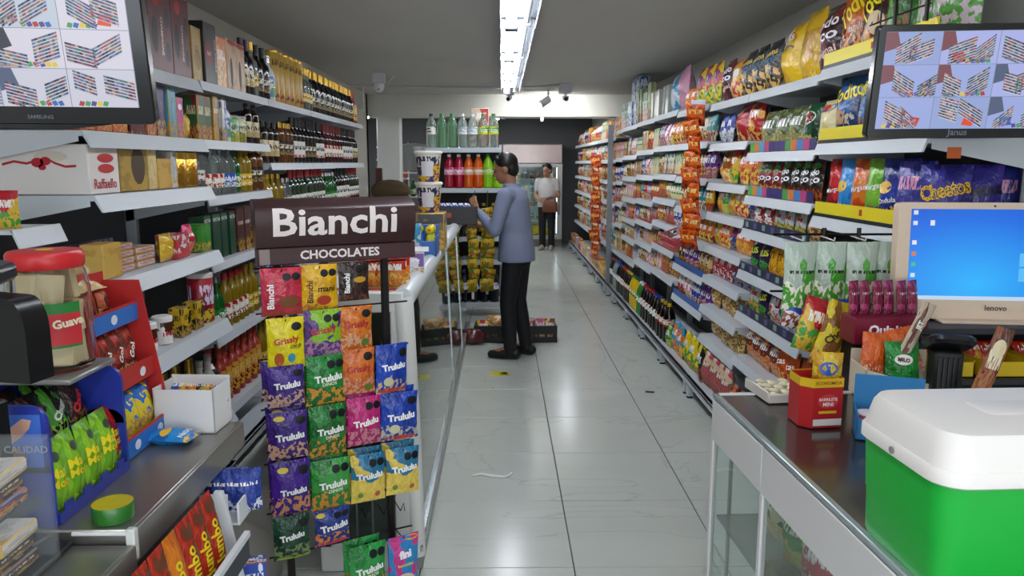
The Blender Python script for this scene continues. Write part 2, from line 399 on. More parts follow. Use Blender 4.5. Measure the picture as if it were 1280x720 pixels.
# ------------------------------------------------------------------ the room
XL, XR, CEIL = -1.75, 1.75, 2.445
fl = struct(MB().box(-3.4, XR+.1, -5, 15.4, -.1, -.006).build('floor', mat('#4f504b', .8)), 'white marbled ceramic tile floor')
def tile_mat():
    m = bpy.data.materials.new('marbled_tile'); m.use_nodes = True; nt = m.node_tree; b = nt.nodes['Principled BSDF']
    g = nt.nodes.new('ShaderNodeNewGeometry'); n = nt.nodes.new('ShaderNodeTexNoise'); n.inputs['Scale'].default_value = .8; n.inputs['Detail'].default_value = 5; n.inputs['Distortion'].default_value = 1.5
    nt.links.new(g.outputs['Position'], n.inputs['Vector'])
    cr = nt.nodes.new('ShaderNodeValToRGB'); e = cr.color_ramp.elements
    e[0].position = .30; e[0].color = lin('#bcc0b8')+(1,); e[1].position = .7; e[1].color = lin('#c9cdc5')+(1,)
    for p, c in ((.490, '#c2c6be'), (.497, '#b4b8b0'), (.504, '#c2c6be')):
        q = e.new(p); q.color = lin(c)+(1,)
    nt.links.new(n.outputs['Fac'], cr.inputs[0]); nt.links.new(cr.outputs[0], b.inputs['Base Color'])
    b.inputs['Roughness'].default_value = .2; setin(b, 'Specular IOR Level', .5)
    return m
TM = tile_mat()
tme = MB().cbox(-.2975, .2975, -.2982, .2982, -.008, 0, .0015).mesh('tile', TM, 30)
for i in range(-6, 3):
    for j in range(-5, 21):
        x = .28+.6*i+.3; y = 2.787+.6*j+.3
        if x > XR or y > 15.2 or (y > 10.4 and x < -3.2) or (y < 10.4 and x < -1.9): continue
        link('tile', tme, fl, (x, y, 0))
struct(MB().box(-3.4, XR+.1, -1.35, 15.4, CEIL, CEIL+.15).build('ceiling', mat('#c2c1bc', .75, noise=.04, nscale=1.5)), 'plain grey painted ceiling')
wl = MB(); wl.box(XL-.12, XL, -1.35, 10.3, 0, CEIL); struct(wl.build('wall_left', mat('#c9c8c0', .8)))
wr = MB(); wr.box(XR, XR+.12, -1.35, 15.4, 0, CEIL); struct(wr.build('wall_right', mat('#c4c4bd', .8)))
struct(MB().box(-3.4, XR, 15.1, 15.25, 0, CEIL).build('wall_back', mat('#5e5f61', .7)))
struct(MB().box(-3.5, -3.35, 10.3, 15.3, 0, CEIL).build('wall_side', mat('#8d908c', .8)))
struct(MB().box(-3.4, XL, 10.18, 10.3, 0, CEIL).build('wall_corner', mat('#c9c8c0', .8)))
struct(MB().box(XL, XR, 10.3, 10.75, 2.165, CEIL).build('trim_1', mat('#dfe0d8', .7)), 'cream ceiling beam across the shop')
struct(MB().cbox(-1.75, -1.43, 11.0, 11.3, 0, CEIL, .01).build('trim_2', mat('#e6e8e6', .6)), 'white square pillar behind the beam')
struct(MB().cbox(-2.05, -1.88, 10.6, 10.9, 0, CEIL, .01).build('trim_3', mat('#c8cac4', .6)), 'narrow cream pilaster behind the left wall')
b = MB()
b.tube([(-1.74, 9.15, 2.17), (-1.60, 9.15, 2.17), (-1.60, 9.15, 2.425)], .008); b.build('pipe', WHITE, None)
tag(bpy.data.objects['pipe'], 'thin white conduit bent down the left wall', 'conduit')

# ------------------------------------------------------------------ ceiling lamps, conduits and cameras
TUBE = mat('#f4f8ff', .4, emit=TUBE_STRENGTH); LENS = mat('#eef4fa', .15, trans=.85, ior=1.2)
LY = [1.9, 3.33, 4.76, 6.19, 7.62]
def lamp(y0, y1, x0, z, label, grp):
    e = empty('ceiling_light', (x0, y0, z)); tag(e, label, 'ceiling light', grp); L = y1-y0
    h = MB(); h.cbox(-.04, .175, 0, L-.01, .028, .062, .006); h.build('housing', mat('#7d838a', .35), e)
    for s, xx in ((0, -.04), (1, .167)):
        MB().cbox(xx, xx+.008, .0, L-.01, -.03, .03, .003).build('side_rail', mat('#8a9098', .25, .5), e)
    for xx in (.03, ):
        t = MB(); t.tube([(xx, .05, -.012), (xx, L-.06, -.012)], .024, 14); t.build('tube', TUBE, e)
    t2 = MB(); t2.tube([(.125, .05, .0), (.125, L-.06, .0)], .013, 12); t2.build('spare_tube', mat('#9aa4b0', .2), e)
    for yy in (.015, L-.045):
        c = MB(); c.cbox(-.008, .068, yy, yy+.03, -.042, .03, .005); c.build('socket', mat('#6d7076', .5), e)
        c = MB(); c.cbox(.105, .145, yy, yy+.025, -.02, .03, .004); c.build('socket', mat('#c9ccd2', .4), e)
    r = MB(); r.prism([(-.03,.026),(.09,.026),(.078,.004),(-.018,.004)][::-1], .04, L-.05); 
    return e
wh = ['overhead, nearest the entrance', 'overhead, second from the entrance', 'third along the ceiling strip', 'fourth along the ceiling strip', 'at the far end of the ceiling strip']
for i, y in enumerate(LY): lamp(y, y+1.42, .03, CEIL-.065, f'white fluorescent tube fitting {wh[i]}', 'ceiling tube fittings in a line')
lamp(11.6, 13.0, -.1, CEIL-.065, 'fluorescent tube fitting behind the ceiling beam', None)
lamp(10.9, 12.3, 1.0, CEIL-.065, 'added unseen tube fitting brightening the back near the right wall', None)  # extra tube, hidden by the beam, added to brighten the back area
lamp(13.2, 14.4, -.1, CEIL-.065, 'added unseen tube fitting brightening the back wall above the fridge', None)  # added out of view to lift the dark back wall and fridge
lamp(10.9, 12.2, -2.25, CEIL-.065, 'added unseen tube fitting brightening the opening beside the white pillar', None)  # second side-room tube, added behind the wall to brighten the left opening
lamp(12.6, 14.0, -2.4, CEIL-.065, 'fluorescent tube fitting in the left side room', None)
lamp(-.2, 1.2, .03, CEIL-.065, 'fluorescent tube fitting above the entrance counters', None)
WPL = mat('#cfcfd6', .5)
c = MB(); c.tube([(-1.74, 9.1, CEIL-.012), (0.0, 9.28, CEIL-.012)], .011); tag(c.build('conduit', WPL), 'white plastic conduit across the ceiling left of the lamps', 'conduit')
c = MB(); c.tube([(.2, 9.28, CEIL-.012), (.66, 8.95, CEIL-.012)], .012); tag(c.build('conduit', WPL), 'short white conduit running to the bullet camera box', 'conduit')
def dome(x, y, label):
    e = empty('security_camera', (x, y, CEIL)); tag(e, label, 'camera')
    MB().cbox(-.06, .06, -.05, .05, -.10, 0, .006).build('junction_box', mat('#d3cfd6', .5), e)
    d = MB(); d.lathe([(.0,-.19),(.03,-.18),(.05,-.15),(.054,-.12),(.05,-.10)], 16); d.build('dome', mat('#d9dade', .3), e)
    MB().ball((0, -.035, -.155), .012).build('lens', BLACK, e)
    t = MB(); t.tube([(.05, 0, -.06), (.09, 0, -.1), (.15, .02, -.02)], .005, 6); t.build('cable', WPL, e)
dome(-1.22, 7.9, 'white dome camera under a ceiling box on the left')
def bullet(x, y, z, label, yaw=0., arm=True):
    e = empty('security_camera', (x, y, z), yaw); tag(e, label, 'camera')
    MB().cbox(-.07, .07, -.05, .05, -.11, 0, .006).build('junction_box', mat('#d3cfd6', .5), e)
    b = MB(); b.tube([(0, 0, -.11), (0, -.02, -.14)], .018); b.build('bracket', WPL, e)
    b = MB(); b.tube([(0, .06, -.155), (0, -.12, -.175)], .034, 14); b.build('camera_body', mat('#dcdce0', .4), e)
    MB().tube([(0, -.121, -.175), (0, -.124, -.1755)], .024, 14).build('lens', BLACK, e)
    MB().cbox(-.04, .04, -.15, .06, -.142, -.136, .002, M=Matrix.Rotation(.1, 4, 'X')).build('sun_shield', WPL, e)
bullet(.72, 8.9, CEIL, 'white bullet camera with round black lens right of the lamps')
e = empty('ceiling_light', (.57, 9.6, CEIL), .5); tag(e, 'white tubular spotlight angled beside the bullet camera', 'spotlight')
MB().tube([(0, 0, -.12), (-.16, -.05, -.2)], .045, 14).build('lamp_body', mat('#e2e6ea', .25), e)
MB().tube([(0, 0, 0), (0, 0, -.12)], .012).build('stem', WPL, e)
MB().tube([(-.16, -.05, -.2), (-.161, -.0503, -.2005)], .036, 14).build('lamp_glass', mat('#f4f8ff', .4, emit=30.), e)
ld = bpy.data.lights.new('spotlight_bulb', 'SPOT'); ld.energy = 34; ld.spot_size = 2.6; ld.spot_blend = .6; ld.shadow_soft_size = .04
lo = bpy.data.objects.new('spotlight_bulb', ld); COL.objects.link(lo); lo.parent = e; lo.location = (.02, .02, -.2); lo.rotation_euler = (R(62), 0, -.5)
e = empty('security_camera', (.1, 9.35, CEIL-.0)); tag(e, 'small white camera at the end of the lamp strip', 'camera')
MB().cbox(-.05, .05, -.04, .04, -.09, 0, .006).build('mount', WPL, e)
MB().tube([(0, .03, -.11), (-.02, -.08, -.14)], .03, 12).build('camera_body', WPL, e); MB().tube([(-.02, -.081, -.14), (-.0205, -.084, -.1405)], .02, 12).build('lens', BLACK, e)
e = empty('pipe', (.53, 10.29, 0)); tag(e, 'white trunking running down the beam face', 'trunking'); MB().cbox(-.02, .02, -.03, 0, 2.1, 2.42, .003).build('duct', mat('#e0e0e2', .4), e)
bullet(.55, 11.6, CEIL, 'far white spotlight camera hanging beyond the beam'); dome(1.05, 12.2, 'far small dome camera hanging by the back wall')

# ------------------------------------------------------------------ shelving bays
SHM = mat('#c3c8cd', .42); SHU = mat('#b7bcc2', .45); PANEL = mat('#505357', .6); LIPB = mat('#c9d6de', .4)
YEL = mat('#e2cf14', .45); PURP = mat('#2f2a5e', .5)
def strip_multi(mb_, y0, y1): pass
def gondola(label, side, y0, y1, zs, xfs, xb, strips=None, base=True, lip=.045, slant=.018, feet=True, group=None, brackets=True, basex=1.24, uprights=True, panel=PANEL):
    """one bay: back panel, uprights and shelves; zs are the shelf surfaces from the top down"""
    e = empty('shelving_unit', (side*xb, y0, 0)); tag(e, label, 'shelving', group); L = y1-y0
    ztop = zs[0] + (.0)
    X = lambda x: (x - xb)*side      # local x of an absolute distance from the aisle's centre
    def bx(x0, x1, *a): return (min(X(x0), X(x1)), max(X(x0), X(x1))) + a
    m = MB(); m.box(*bx(xb-.012, xb-.002, 0, L, .12, ztop)); m.build('back_panel', panel, e)
    if uprights:
        m = MB(); m.cbox(*bx(xb-.06, xb-.012, 0, .035, .0, ztop+.02)); m.build('upright', SHU, e)
    for i, z in enumerate(zs):
        xf = xfs[i] if isinstance(xfs, (list, tuple)) else xfs
        m = MB(); m.box(*bx(xf, xb-.014, .004, L-.004, z-.018, z))
        pts = [(X(xf), z+.001), (X(xf-.004), z+.001), (X(xf-slant), z-lip), (X(xf-slant+.006), z-lip), (X(xf), z-.012)]
        if side < 0: pts = pts[::-1]
        m.prism(pts, .004, L-.004)
        sh = m.build('shelf', SHM, e)
        if brackets:
            for yy in (.0, L-.003):
                m = MB(); q = [(X(xf+.01), z-.004), (X(xb-.014), z-.004), (X(xb-.014), z-.11), (X(xf+.01), z-.035)]
                m.prism(q if side < 0 else q[::-1], yy, yy+.003); m.build('bracket', SHM, sh)
        st = (strips or {}).get(i)
        if st: st(sh, X, xf, z, L, side)
    if base:
        m = MB(); m.cbox(*bx(basex, xb-.014, .004, L-.004, .125, .145), c=.004); m.build('base_deck', SHM, e)
        m = MB(); m.cbox(*bx(basex, basex+.03, .004, L-.004, .095, .145), c=.004); m.build('base_rail', SHU, e)
    if feet:
        for yy in (.03, L-.07):
            m = MB(); m.cbox(*bx(basex+.005, basex+.045, yy, yy+.04, .012, .125), c=.003); ft = m.build('foot', SHU, e)
            m = MB(); m.lathe([(0,0),(.022,0),(.022,.012),(0,.012)], 10, c=(X(basex+.025), yy+.02, .0)); m.build('foot_pad', BLACK, ft)
    return e
def yellow_strip(sh, X, xf, z, L, side):       # yellow snack racks standing on the shelf edge
    m = MB(); x0, x1 = sorted((X(xf+.002), X(xf+.006))); m.box(x0, x1, .01, L-.01, z+.016, z+.064); r = m.build('price_strip', YEL, sh)
    m = MB(); x0, x1 = sorted((X(xf-.001), X(xf+.012))); m.box(x0, x1, .008, L-.008, z+.002, z+.016); m.build('strip_edge', DARK, r)
    q = MB(); x0, x1 = sorted((X(xf+.0015), X(xf+.003))); q.box(x0, x1, L*.5-.012, L*.5+.012, z+.028, z+.052); q.build('red_badge', mat('#b3261c'), r)
def multi_strip(sh, X, xf, z, L, side):
    cols = ['#2f2a66', '#b8417a', '#3c7fc0', '#d77b3c', '#4d9a4a', '#3a2f74', '#3a2f74', '#3a2f74', '#c24a7c', '#4aa3d0', '#df8a3a', '#5aa84a']
    n = len(cols); x0, x1 = sorted((X(xf+.002), X(xf+.005)))
    for i, c in enumerate(cols):
        m = MB(); m.box(x0, x1, .02+(L-.04)*i/n, .02+(L-.04)*(i+1)/n-.002, z+.004, z+.052); m.build('price_card', mat(c, .4), sh)
def navy_strip(sh, X, xf, z, L, side):
    x0, x1 = sorted((X(xf+.002), X(xf+.005))); m = MB(); m.box(x0, x1, .01, L-.01, z+.002, z+.05); r = m.build('price_strip', mat('#2b2c4c', .45), sh)
    x0, x1 = sorted((X(xf+.0005), X(xf+.002)))
    for i in range(7):
        q = MB(); y = L*(i+.5)/7; q.box(x0, x1, y-.022, y+.022, z+.012, z+.040); q.build('emblem_card', mat(['#7fa08c', '#5c5a80'][i % 2], .5), r)
def blue_strip(sh, X, xf, z, L, side):
    x0, x1 = sorted((X(xf+.002), X(xf+.005))); m = MB(); m.box(x0, x1, .01, L-.01, z+.0, z+.045); m.build('price_strip', mat('#2456a8', .4), sh)
def red_strip(sh, X, xf, z, L, side):
    x0, x1 = sorted((X(xf+.002), X(xf+.005))); m = MB(); m.box(x0, x1, .01, L-.01, z-.03, z+.02); m.build('price_strip', mat('#b04048', .4), sh)
XW = 1.74
RB = [2.45, 3.32, 4.25, 5.03, 5.92, 6.79, 7.66, 8.53, 9.05]
ZA = [1.945, 1.64, 1.335, 1.10, .86, .62, .38]
ZB = [1.93, 1.615, 1.385, 1.205, .975, .74, .485]
ZC = [1.93, 1.68, 1.435, 1.245, 1.035, .835, .635, .435]
ZD = [1.96, 1.70, 1.47, 1.27, 1.07, .87, .65, .42]
XFA = [1.35, 1.35, 1.35, 1.33, 1.33, 1.33, 1.33]
XFB = [1.35, 1.35, 1.35, 1.34, 1.33, 1.33, 1.32]
XFC = [1.35, 1.35, 1.35, 1.35, 1.34, 1.34, 1.33, 1.33]
BAYN = ['nearest', 'second', 'third', 'fourth', 'fifth', 'sixth', 'seventh', 'eighth']
gondola('nearest right-hand shelving bay with yellow price strips', 1, RB[0], RB[1], ZA, XFA, XW, {0: yellow_strip, 1: yellow_strip, 2: yellow_strip})
gondola('second right-hand shelving bay with purple and coloured price strips', 1, RB[1], RB[2], ZB, XFB, XW, {1: multi_strip, 2: multi_strip, 3: navy_strip, 4: navy_strip, 5: navy_strip})
gondola('third right-hand shelving bay with plain white shelf edges', 1, RB[2], RB[3], ZC, XFC, XW)
gondola('fourth right-hand shelving bay behind the orange hanging strip', 1, RB[3], RB[4], [1.94, 1.70, 1.46, 1.24, 1.03, .80, .56], 1.34, XW, {1: red_strip, 2: red_strip, 6: blue_strip, 5: blue_strip})
gondola('fifth right-hand shelving bay, above dark soda bottles', 1, RB[4], RB[5], ZD[:7], 1.34, XW, {5: red_strip})
gondola('sixth right-hand shelving bay, under the pink bag', 1, RB[5], RB[6], [1.95, 1.68, 1.45, 1.22, 1.02, .82, .62], 1.34, XW, {4: red_strip})
gondola('seventh right-hand shelving bay, topped by paper-roll packs', 1, RB[6], RB[7], [1.94, 1.64, 1.42, 1.20, .98, .78, .56], 1.34, XW)
gondola('narrow eighth right-hand bay ending at a steel post', 1, RB[7], RB[8], [1.93, 1.62, 1.36, 1.12, .88, .56], 1.34, XW)
m = MB(); m.cbox(-.03, .03, -.02, .02, 0, 2.0, .003); o = m.build('post', mat('#8f969b', .4, .4), None, (1.27, 9.08, 0)); tag(o, 'tall grey steel post between the right-hand shelving rows', 'post')
FB = [9.2+.84*i for i in range(7)]
ZF = [1.87, 1.60, 1.34, 1.08, .82, .54]
for i in range(6):
    gondola(f'{NUM[i]} bay of the far right shelving beyond the steel post', 1, FB[i], FB[i+1], ZF, 1.36, XW, group=None, brackets=False)

# left-hand shelving
LB = [2.53, 3.55, 4.55, 5.55, 6.55, 7.6]
gondola('nearest left-hand shelving bay with deep white shelves', -1, LB[0], LB[1], [1.925, 1.665, 1.455, 1.165, .845, .40], [1.36, 1.35, 1.33, 1.31, 1.29, 1.29], XW, lip=.055, slant=.03, feet=False, basex=1.28)
gondola('second left-hand shelving bay behind the chocolate sign', -1, LB[1], LB[2], [1.925, 1.665, 1.405, 1.095, .735, .365], 1.35, XW, lip=.04, slant=.012, feet=False, basex=1.32)
for i, t in ((2, 'third left-hand shelving bay holding dark wines'), (3, 'fourth left-hand shelving bay holding wines with gold caps'), (4, 'farthest left-hand shelving bay next to the white wall')):
    gondola(t, -1, LB[i], LB[i+1], [1.925, 1.56, 1.22, .88, .54], 1.35, XW, lip=.04, slant=.014, feet=False, basex=1.32)
# ------------------------------------------------------------------ products of the right-hand shelving
def B(key, desc, w, h, d, c1, c2, c3='#f4f0e8', c4='#d9a24a', text=None, discs=None, split=.4, mv=.66, mh=.1, name='snack_bag', cat='snack bag', **k):
    if text: mh = 0.
    bag(key, desc, w, h, d, pmat(c1, c2, c3, c4, split, mv, mh, **k), text, discs, name, cat)
# nearest bay
B('todito_or', 'orange and brown crisps bag with yellow lettering', .23, .33, .1, '#c8621c', '#5a2a14', '#f0d020', '#d98a3a', [('Todito', '#f2dc1e', .95, .46, .72, 38, .3), ('familiar', '#e8e0d0', .5, .62, .45, 5)])
B('todito_br', 'dark brown crisps bag with yellow lettering', .22, .33, .1, '#3a1d12', '#7a3a22', '#f0d020', '#c98a3a', [('Todito', '#f2dc1e', .95, .46, .70, 45, .3)], [('#d9c09a', .55, .4, .2, .13)])
B('todito_gn', 'green crisps bag with dark lettering', .2, .33, .1, '#58a83a', '#2f6a28', '#1d2a18', '#8a5a3a', [('TM', '#1d3014', .3, .4, .45, 0)])
B('palm', 'pale grey bag printed with green leaves', .21, .33, .1, '#c9bcbc', '#b8a8ac', '#7a3a34', '#4f9034', split=.6, mh=0)
B('todito_bl', 'blue crisps bag with yellow lettering', .19, .27, .09, '#2a62a8', '#16346a', '#f0d020', '#c9c0a8', [('Todito', '#f2dc1e', .95, .48, .74, 14, .24)], [('#c99a6a', .4, .38, .2, .11)])
B('todito_bc', 'blue and brown crisps bag with pictured pretzels', .18, .27, .09, '#2a62a0', '#1c4a80', '#f0d020', '#a86a3a', [('Todito', '#f2dc1e', .9, .45, .72, 14, .22)], split=.35)
B('marg_red', 'red crisps bag with white crest', .13, .24, .07, '#c4282c', '#8a1a20', '#f4f0e8', '#d98a3a', [('Margarita', '#f4f0e8', .8, .5, .45, 10, None, .01)], split=.15)
B('marg_blue', 'bright blue crisps bag with yellow crisp', .14, .24, .07, '#2a8ad0', '#1f6ab0', '#f4f0e8', '#e8c04a', [('Natural', '#f4f0e8', .7, .5, .2, 0)], [('#e8b83a', .3, .52, .22, .1)], split=.1)
B('marg_or', 'orange crisps bag with red ribbon', .14, .24, .07, '#d9761e', '#c4481c', '#f4f0e8', '#e8a03a', [('Margarita', '#f4f0e8', .8, .5, .5, 10, None, .01)], split=.15)
B('marg_gn', 'green crisps bag with purple band', .14, .24, .07, '#7ab830', '#5aa028', '#f4f0e8', '#e8b03a', [('Margarita', '#f4f0e8', .8, .5, .55, 10, None, .01), ('Limon', '#6a3a8a', .7, .5, .22, 0)], split=.1)
B('marg_navy', 'royal blue crisps bag with wavy crisps', .15, .24, .08, '#22389a', '#1a2a78', '#f4f0e8', '#e0b44a', [('Onduladas', '#f4f0e8', .75, .5, .36, 8, None, .01)], [('#e8b83a', .28, .55, .2, .1)], split=.25)
B('natu', 'blue violet snack bag with pink mark', .14, .23, .07, '#343a90', '#5a4aa8', '#e8a0c0', '#e0b44a', split=.28)
B('cheetos', 'purple cheese-puff bag with yellow outlined lettering', .16, .23, .08, '#3a3690', '#2a2670', '#f0c020', '#e0a43a', [('Cheetos', '#e8b820', .95, .5, .62, 14, .24, .05), ('Cheetos', '#17142e', .9, .5, .62, 14, .2, .0)], split=.22)
B('cheetos2', 'purple baked-puff bag with dark lettering', .16, .23, .08, '#3c3488', '#52409a', '#f0c020', '#e0a43a', [('Cheetos', '#20182e', .95, .5, .60, 10, .2, .03)], split=.25)
run(1, RB[0]+.01, RB[1]-.03, ZA[0]+.002, 1.36, [('palm', 2), ('todito_gn', 1), ('todito_br', 1), ('todito_or', 1)], 'on the top shelf, nearest right bay', .1, fan=-.3, inset=.03)
run(1, RB[0]+.02, RB[1]-.22, ZA[1]+.002, 1.36, [('todito_bl', 2), ('todito_bc', 1)], 'on the second shelf, nearest right bay', .06)
K['todito_bl2'] = dict(K['todito_bl'], desc='far-end blue crisps bag with yellow lettering')
put('todito_bl2', 1.43, RB[1]-.12, ZA[1]+.002, -pi/2+.2, 'blue crisps bag with yellow lettering, nearest right bay beside its far upright', None, -.06)
for k, x, t in (('cheetos', 1.455, 'front'), ('cheetos2', 1.58, 'middle'), ('natu', 1.68, 'rear')): put(k, x, 2.52 + (x-1.455)*.3, ZA[2]+.003, -.55, f'{t} {K[k]["desc"]} at the near end of the third shelf', None, -.06, .95)
run(1, RB[0]+.16, RB[1]-.01, ZA[2]+.002, 1.36, [('natu', 1), ('marg_navy', 1), ('marg_gn', 1), ('marg_or', 1), ('marg_blue', 1), ('marg_red', 1)], 'on the third shelf, nearest right bay', .1, jit=.004, inset=.03, fan=-.45)
# second bay
B('todorico', 'dark bag with big white lettering', .2, .30, .11, '#3a1a20', '#7a1f28', '#f4f0e8', '#3a7a3a', [('Todo', '#f4f4f8', .8, .45, .72, 14, .17), ('Rico', '#f4f4f8', .8, .5, .53, 14, .17), ('Original', '#f0c8c0', .85, .5, .3, 12, .13)], [('#2f8a3a', .5, .93, .4, .05)], split=.0)
B('superyel', 'large yellow chips bag with red oval badge', .25, .30, .13, '#e8bf14', '#d9a810', '#c8252c', '#e8c84a', [('Super', '#f4f0e8', .45, .44, .80, 14), ('RICAS', '#f4f0e8', .6, .48, .71, 14, .09)], [('#b8282c', .46, .75, .36, .12), ('#1f2f7a', .5, .6, .3, .04)], split=.05)
B('superback', 'yellow bag standing behind the others', .22, .32, .1, '#d9ac14', '#c49010', '#8a2020', '#e8c84a', mh=0, split=.1)
B('costen', 'black plantain chips bag with yellow lettering', .19, .26, .1, '#16161a', '#2a2a30', '#e8c84a', '#d9ae5a', [('Costenitas', '#e8d070', .85, .48, .70, 14, .12), ('Natural', '#4a8ac8', .6, .5, .58, 14)], split=.42)
B('superg', 'dark green potato bag with white badge', .21, .24, .11, '#17502c', '#0f3a20', '#f0f0ec', '#c8b070', [('Super', '#d83a3a', .4, .5, .72, 12), ('RICAS', '#d83a3a', .5, .52, .62, 12, .1), ('NATURAL', '#e8f0e8', .5, .3, .45, 35, None, .01)], [('#f0f0ec', .5, .67, .34, .15)], split=.3)
B('natural', 'blue and cream chips bag with dark print', .15, .23, .08, '#e8dca8', '#d8c88a', '#2a3a8a', '#d8b86a', [('NATURAL', '#2a3a8a', .7, .5, .36, 0, None, .02)], [('#2a48a0', .5, .86, .45, .12), ('#c8302c', .5, .84, .25, .07)], split=.0)
B('superol', 'olive potato bag with pale badge', .18, .2, .09, '#4a5a2a', '#8a8a5a', '#f0f0ec', '#c8b070')
B('rico_s', 'small black bag with white and green print', .11, .19, .06, '#2a2018', '#5a2a1a', '#f6f6f6', '#b8602a', [('Todo', '#f6f6fa', .8, .45, .66, 15, .16), ('Rico', '#f6f6fa', .85, .5, .48, 15, .18)], [('#2f9a42', .5, .84, .35, .08)], split=.3)
B('rico_r', 'small red bag with white and green print', .11, .18, .06, '#8a2a20', '#5a2a1a', '#f6f6f6', '#d8a04a', [('Rico', '#f6f6fa', .85, .5, .5, 15, .2)], [('#2f9a42', .5, .8, .35, .1)], split=.3)
B('rico_mix', 'white and green snack bag', .12, .16, .06, '#b8bcc0', '#4a9a4a', '#c83a3a', '#d8a04a')
B('redsnk', 'red and white snack bag', .11, .15, .06, '#a8242c', '#d8d4d0', '#f0f0f0', '#b86a4a')
B('tozi', 'dark purple bag with yellow green lettering', .14, .18, .07, '#2a1a44', '#3a2a5a', '#c8d040', '#6a9a3a', [('BOLIS', '#c8d43a', .8, .5, .62, 8, .2, .04)], [('#3f9a3a', .62, .3, .3, .12)])
B('gold', 'golden yellow cone-shaped snack bag', .1, .2, .07, '#d8a818', '#b8780f', '#7a3a10', '#e0b03a')
B('orng', 'orange corn-snack bag with white lettering', .12, .19, .06, '#d85a1c', '#a83a14', '#f4f0e8', '#e8a03a', [('ricas', '#f4f0e8', .7, .5, .6, 12, .16)])
B('blwh', 'blue and silver snack bag', .12, .18, .06, '#2a3f98', '#c8ccd4', '#f4f0e8', '#8a90a0')
B('gdpretz', 'clear bag of brown pretzels', .16, .2, .09, '#a8703a', '#c8a070', '#e8d8c0', '#7a4a20', mh=.03)
run(1, RB[1]+.01, RB[2]-.01, ZB[0]+.002, 1.365, [('todorico', 1), ('superback', 1), ('superyel', 1), ('costen', 1)], 'on the top shelf, second right bay', .08)
run(1, RB[1]+.02, RB[2]-.01, ZB[1]+.002, 1.365, [('natural', 1), ('superg', 1), ('superol', 3)], 'on the second shelf, second right bay', .1, hmax=.24, fill=True)
run(1, RB[1]+.08, RB[2]-.01, ZB[2]+.002, 1.365, [('rico_s', 4), ('rico_r', 3)], 'on the third shelf, second right bay', .08)
run(1, RB[1]+.05, RB[2]-.01, ZB[3]+.002, 1.36, [('gdpretz', 1), ('rico_mix', 3), ('redsnk', 2)], 'on the fourth shelf, second right bay', .08, hmax=.15, fill=True)
run(1, RB[1]+.05, RB[2]-.01, ZB[4]+.002, 1.35, [('gdpretz', 1), ('gold', 4), ('tozi', 2)], 'on the fifth shelf, second right bay', .08, hmax=.19, fill=True)
run(1, RB[1]+.05, RB[2]-.01, ZB[5]+.002, 1.35, [('orng', 1), ('blwh', 2), ('redsnk', 1), ('tozi', 1), ('rico_mix', 1)], 'on the sixth shelf, second right bay', .08, hmax=.19, fill=True)
B('choc', 'brown and orange wafer bag', .12, .18, .07, '#6a2a1a', '#d86a2a', '#f4f0e8', '#c89a6a')
run(1, RB[1]+.02, RB[2]-.01, ZB[6]+.002, 1.34, [('orng', 3), ('choc', 4)], 'on the seventh shelf, second right bay', .08, hmax=.2, fill=True)
run(1, RB[1]+.02, RB[2]-.01, .145, 1.27, [('redsnk', 3), ('choc', 4)], 'on the base deck, second right bay', .05)
# third bay
B('redchip', 'red chips bag with pictured crisps', .22, .22, .1, '#b01e28', '#8a1420', '#f0e8e0', '#e0a84a', [('Super', '#f4e8d8', .6, .45, .76, 12, None, .01)], [('#e0b860', .4, .32, .26, .14)], split=.2)
B('redchip2', 'red chips bag with golden star print', .2, .22, .1, '#b4222a', '#d89a3a', '#f0e8e0', '#8a1a20', split=.3)
B('foilor', 'bronze foil caramel bag', .2, .2, .1, '#8a4a14', '#d8902a', '#e8d8c0', '#e8c88a', mh=.04, rough=.15)
B('redgum', 'tall red gummy bag', .14, .22, .08, '#b8202a', '#d8b03a', '#f0e8e0', '#4a9a3a')
B('orgum', 'orange white gummy bag', .12, .18, .07, '#d8843a', '#c83028', '#f4f0f0', '#e8c04a')
B('yelbl', 'yellow candy bag with blue spot', .13, .17, .07, '#d8b83a', '#c8962a', '#2a4aa0', '#b8802a', None, [('#2a5ab0', .5, .6, .3, .18)], mh=0)
B('yelred', 'yellow candy bag with red spots', .13, .17, .07, '#d8a83a', '#b8302a', '#f0e8e0', '#e0c06a')
B('grn', 'green candy bag', .12, .17, .06, '#3a8a3a', '#8ab84a', '#f0f0e8', '#d8b04a')
B('redor', 'red and orange candy bag', .13, .16, .07, '#b8281e', '#d87a2a', '#f4f0e8', '#e0b04a')
B('silvr', 'silver chocolate bag with blue print', .13, .16, .07, '#a8a8ac', '#3a3a7a', '#c83038', '#7a6a5a')
B('pinkbx', 'pink and red dotted candy bag', .12, .16, .06, '#b8384a', '#e8b8b8', '#f4f0f0', '#8a2a34')
B('bread', 'clear bag of golden bread rolls', .2, .2, .11, '#c89a5a', '#e0c08a', '#f0e0c0', '#a87838', mh=.0, split=.8)
B('toast', 'clear bag of toasted slices', .16, .22, .09, '#b8904a', '#d8b878', '#e8d8b0', '#8a6428', mh=.0, split=.8)
B('biscuit', 'pink and cream biscuit bag', .15, .24, .09, '#d0b49a', '#b04a5a', '#f0e8e0', '#8a5a3a', mh=.05, split=.7)
B('dkbar', 'black slim bag with white print', .07, .28, .05, '#141416', '#3a2a2a', '#f0f0f0', '#c83a3a')
B('yelbag', 'bright yellow snack bag with green edge', .15, .24, .08, '#e8c414', '#3a9a3a', '#f4f0e8', '#d88a2a', split=.3)
B('blsnk', 'turquoise and orange snack bag', .15, .24, .08, '#2a90b8', '#d8742a', '#f4f0e8', '#e8b04a')
run(1, RB[2]+.01, RB[3]-.01, ZC[0]+.002, 1.365, [('costen', 2), ('yelred', 1), ('todorico', 1)], 'on the top shelf, third right bay', .08, hmax=.28, fill=True)
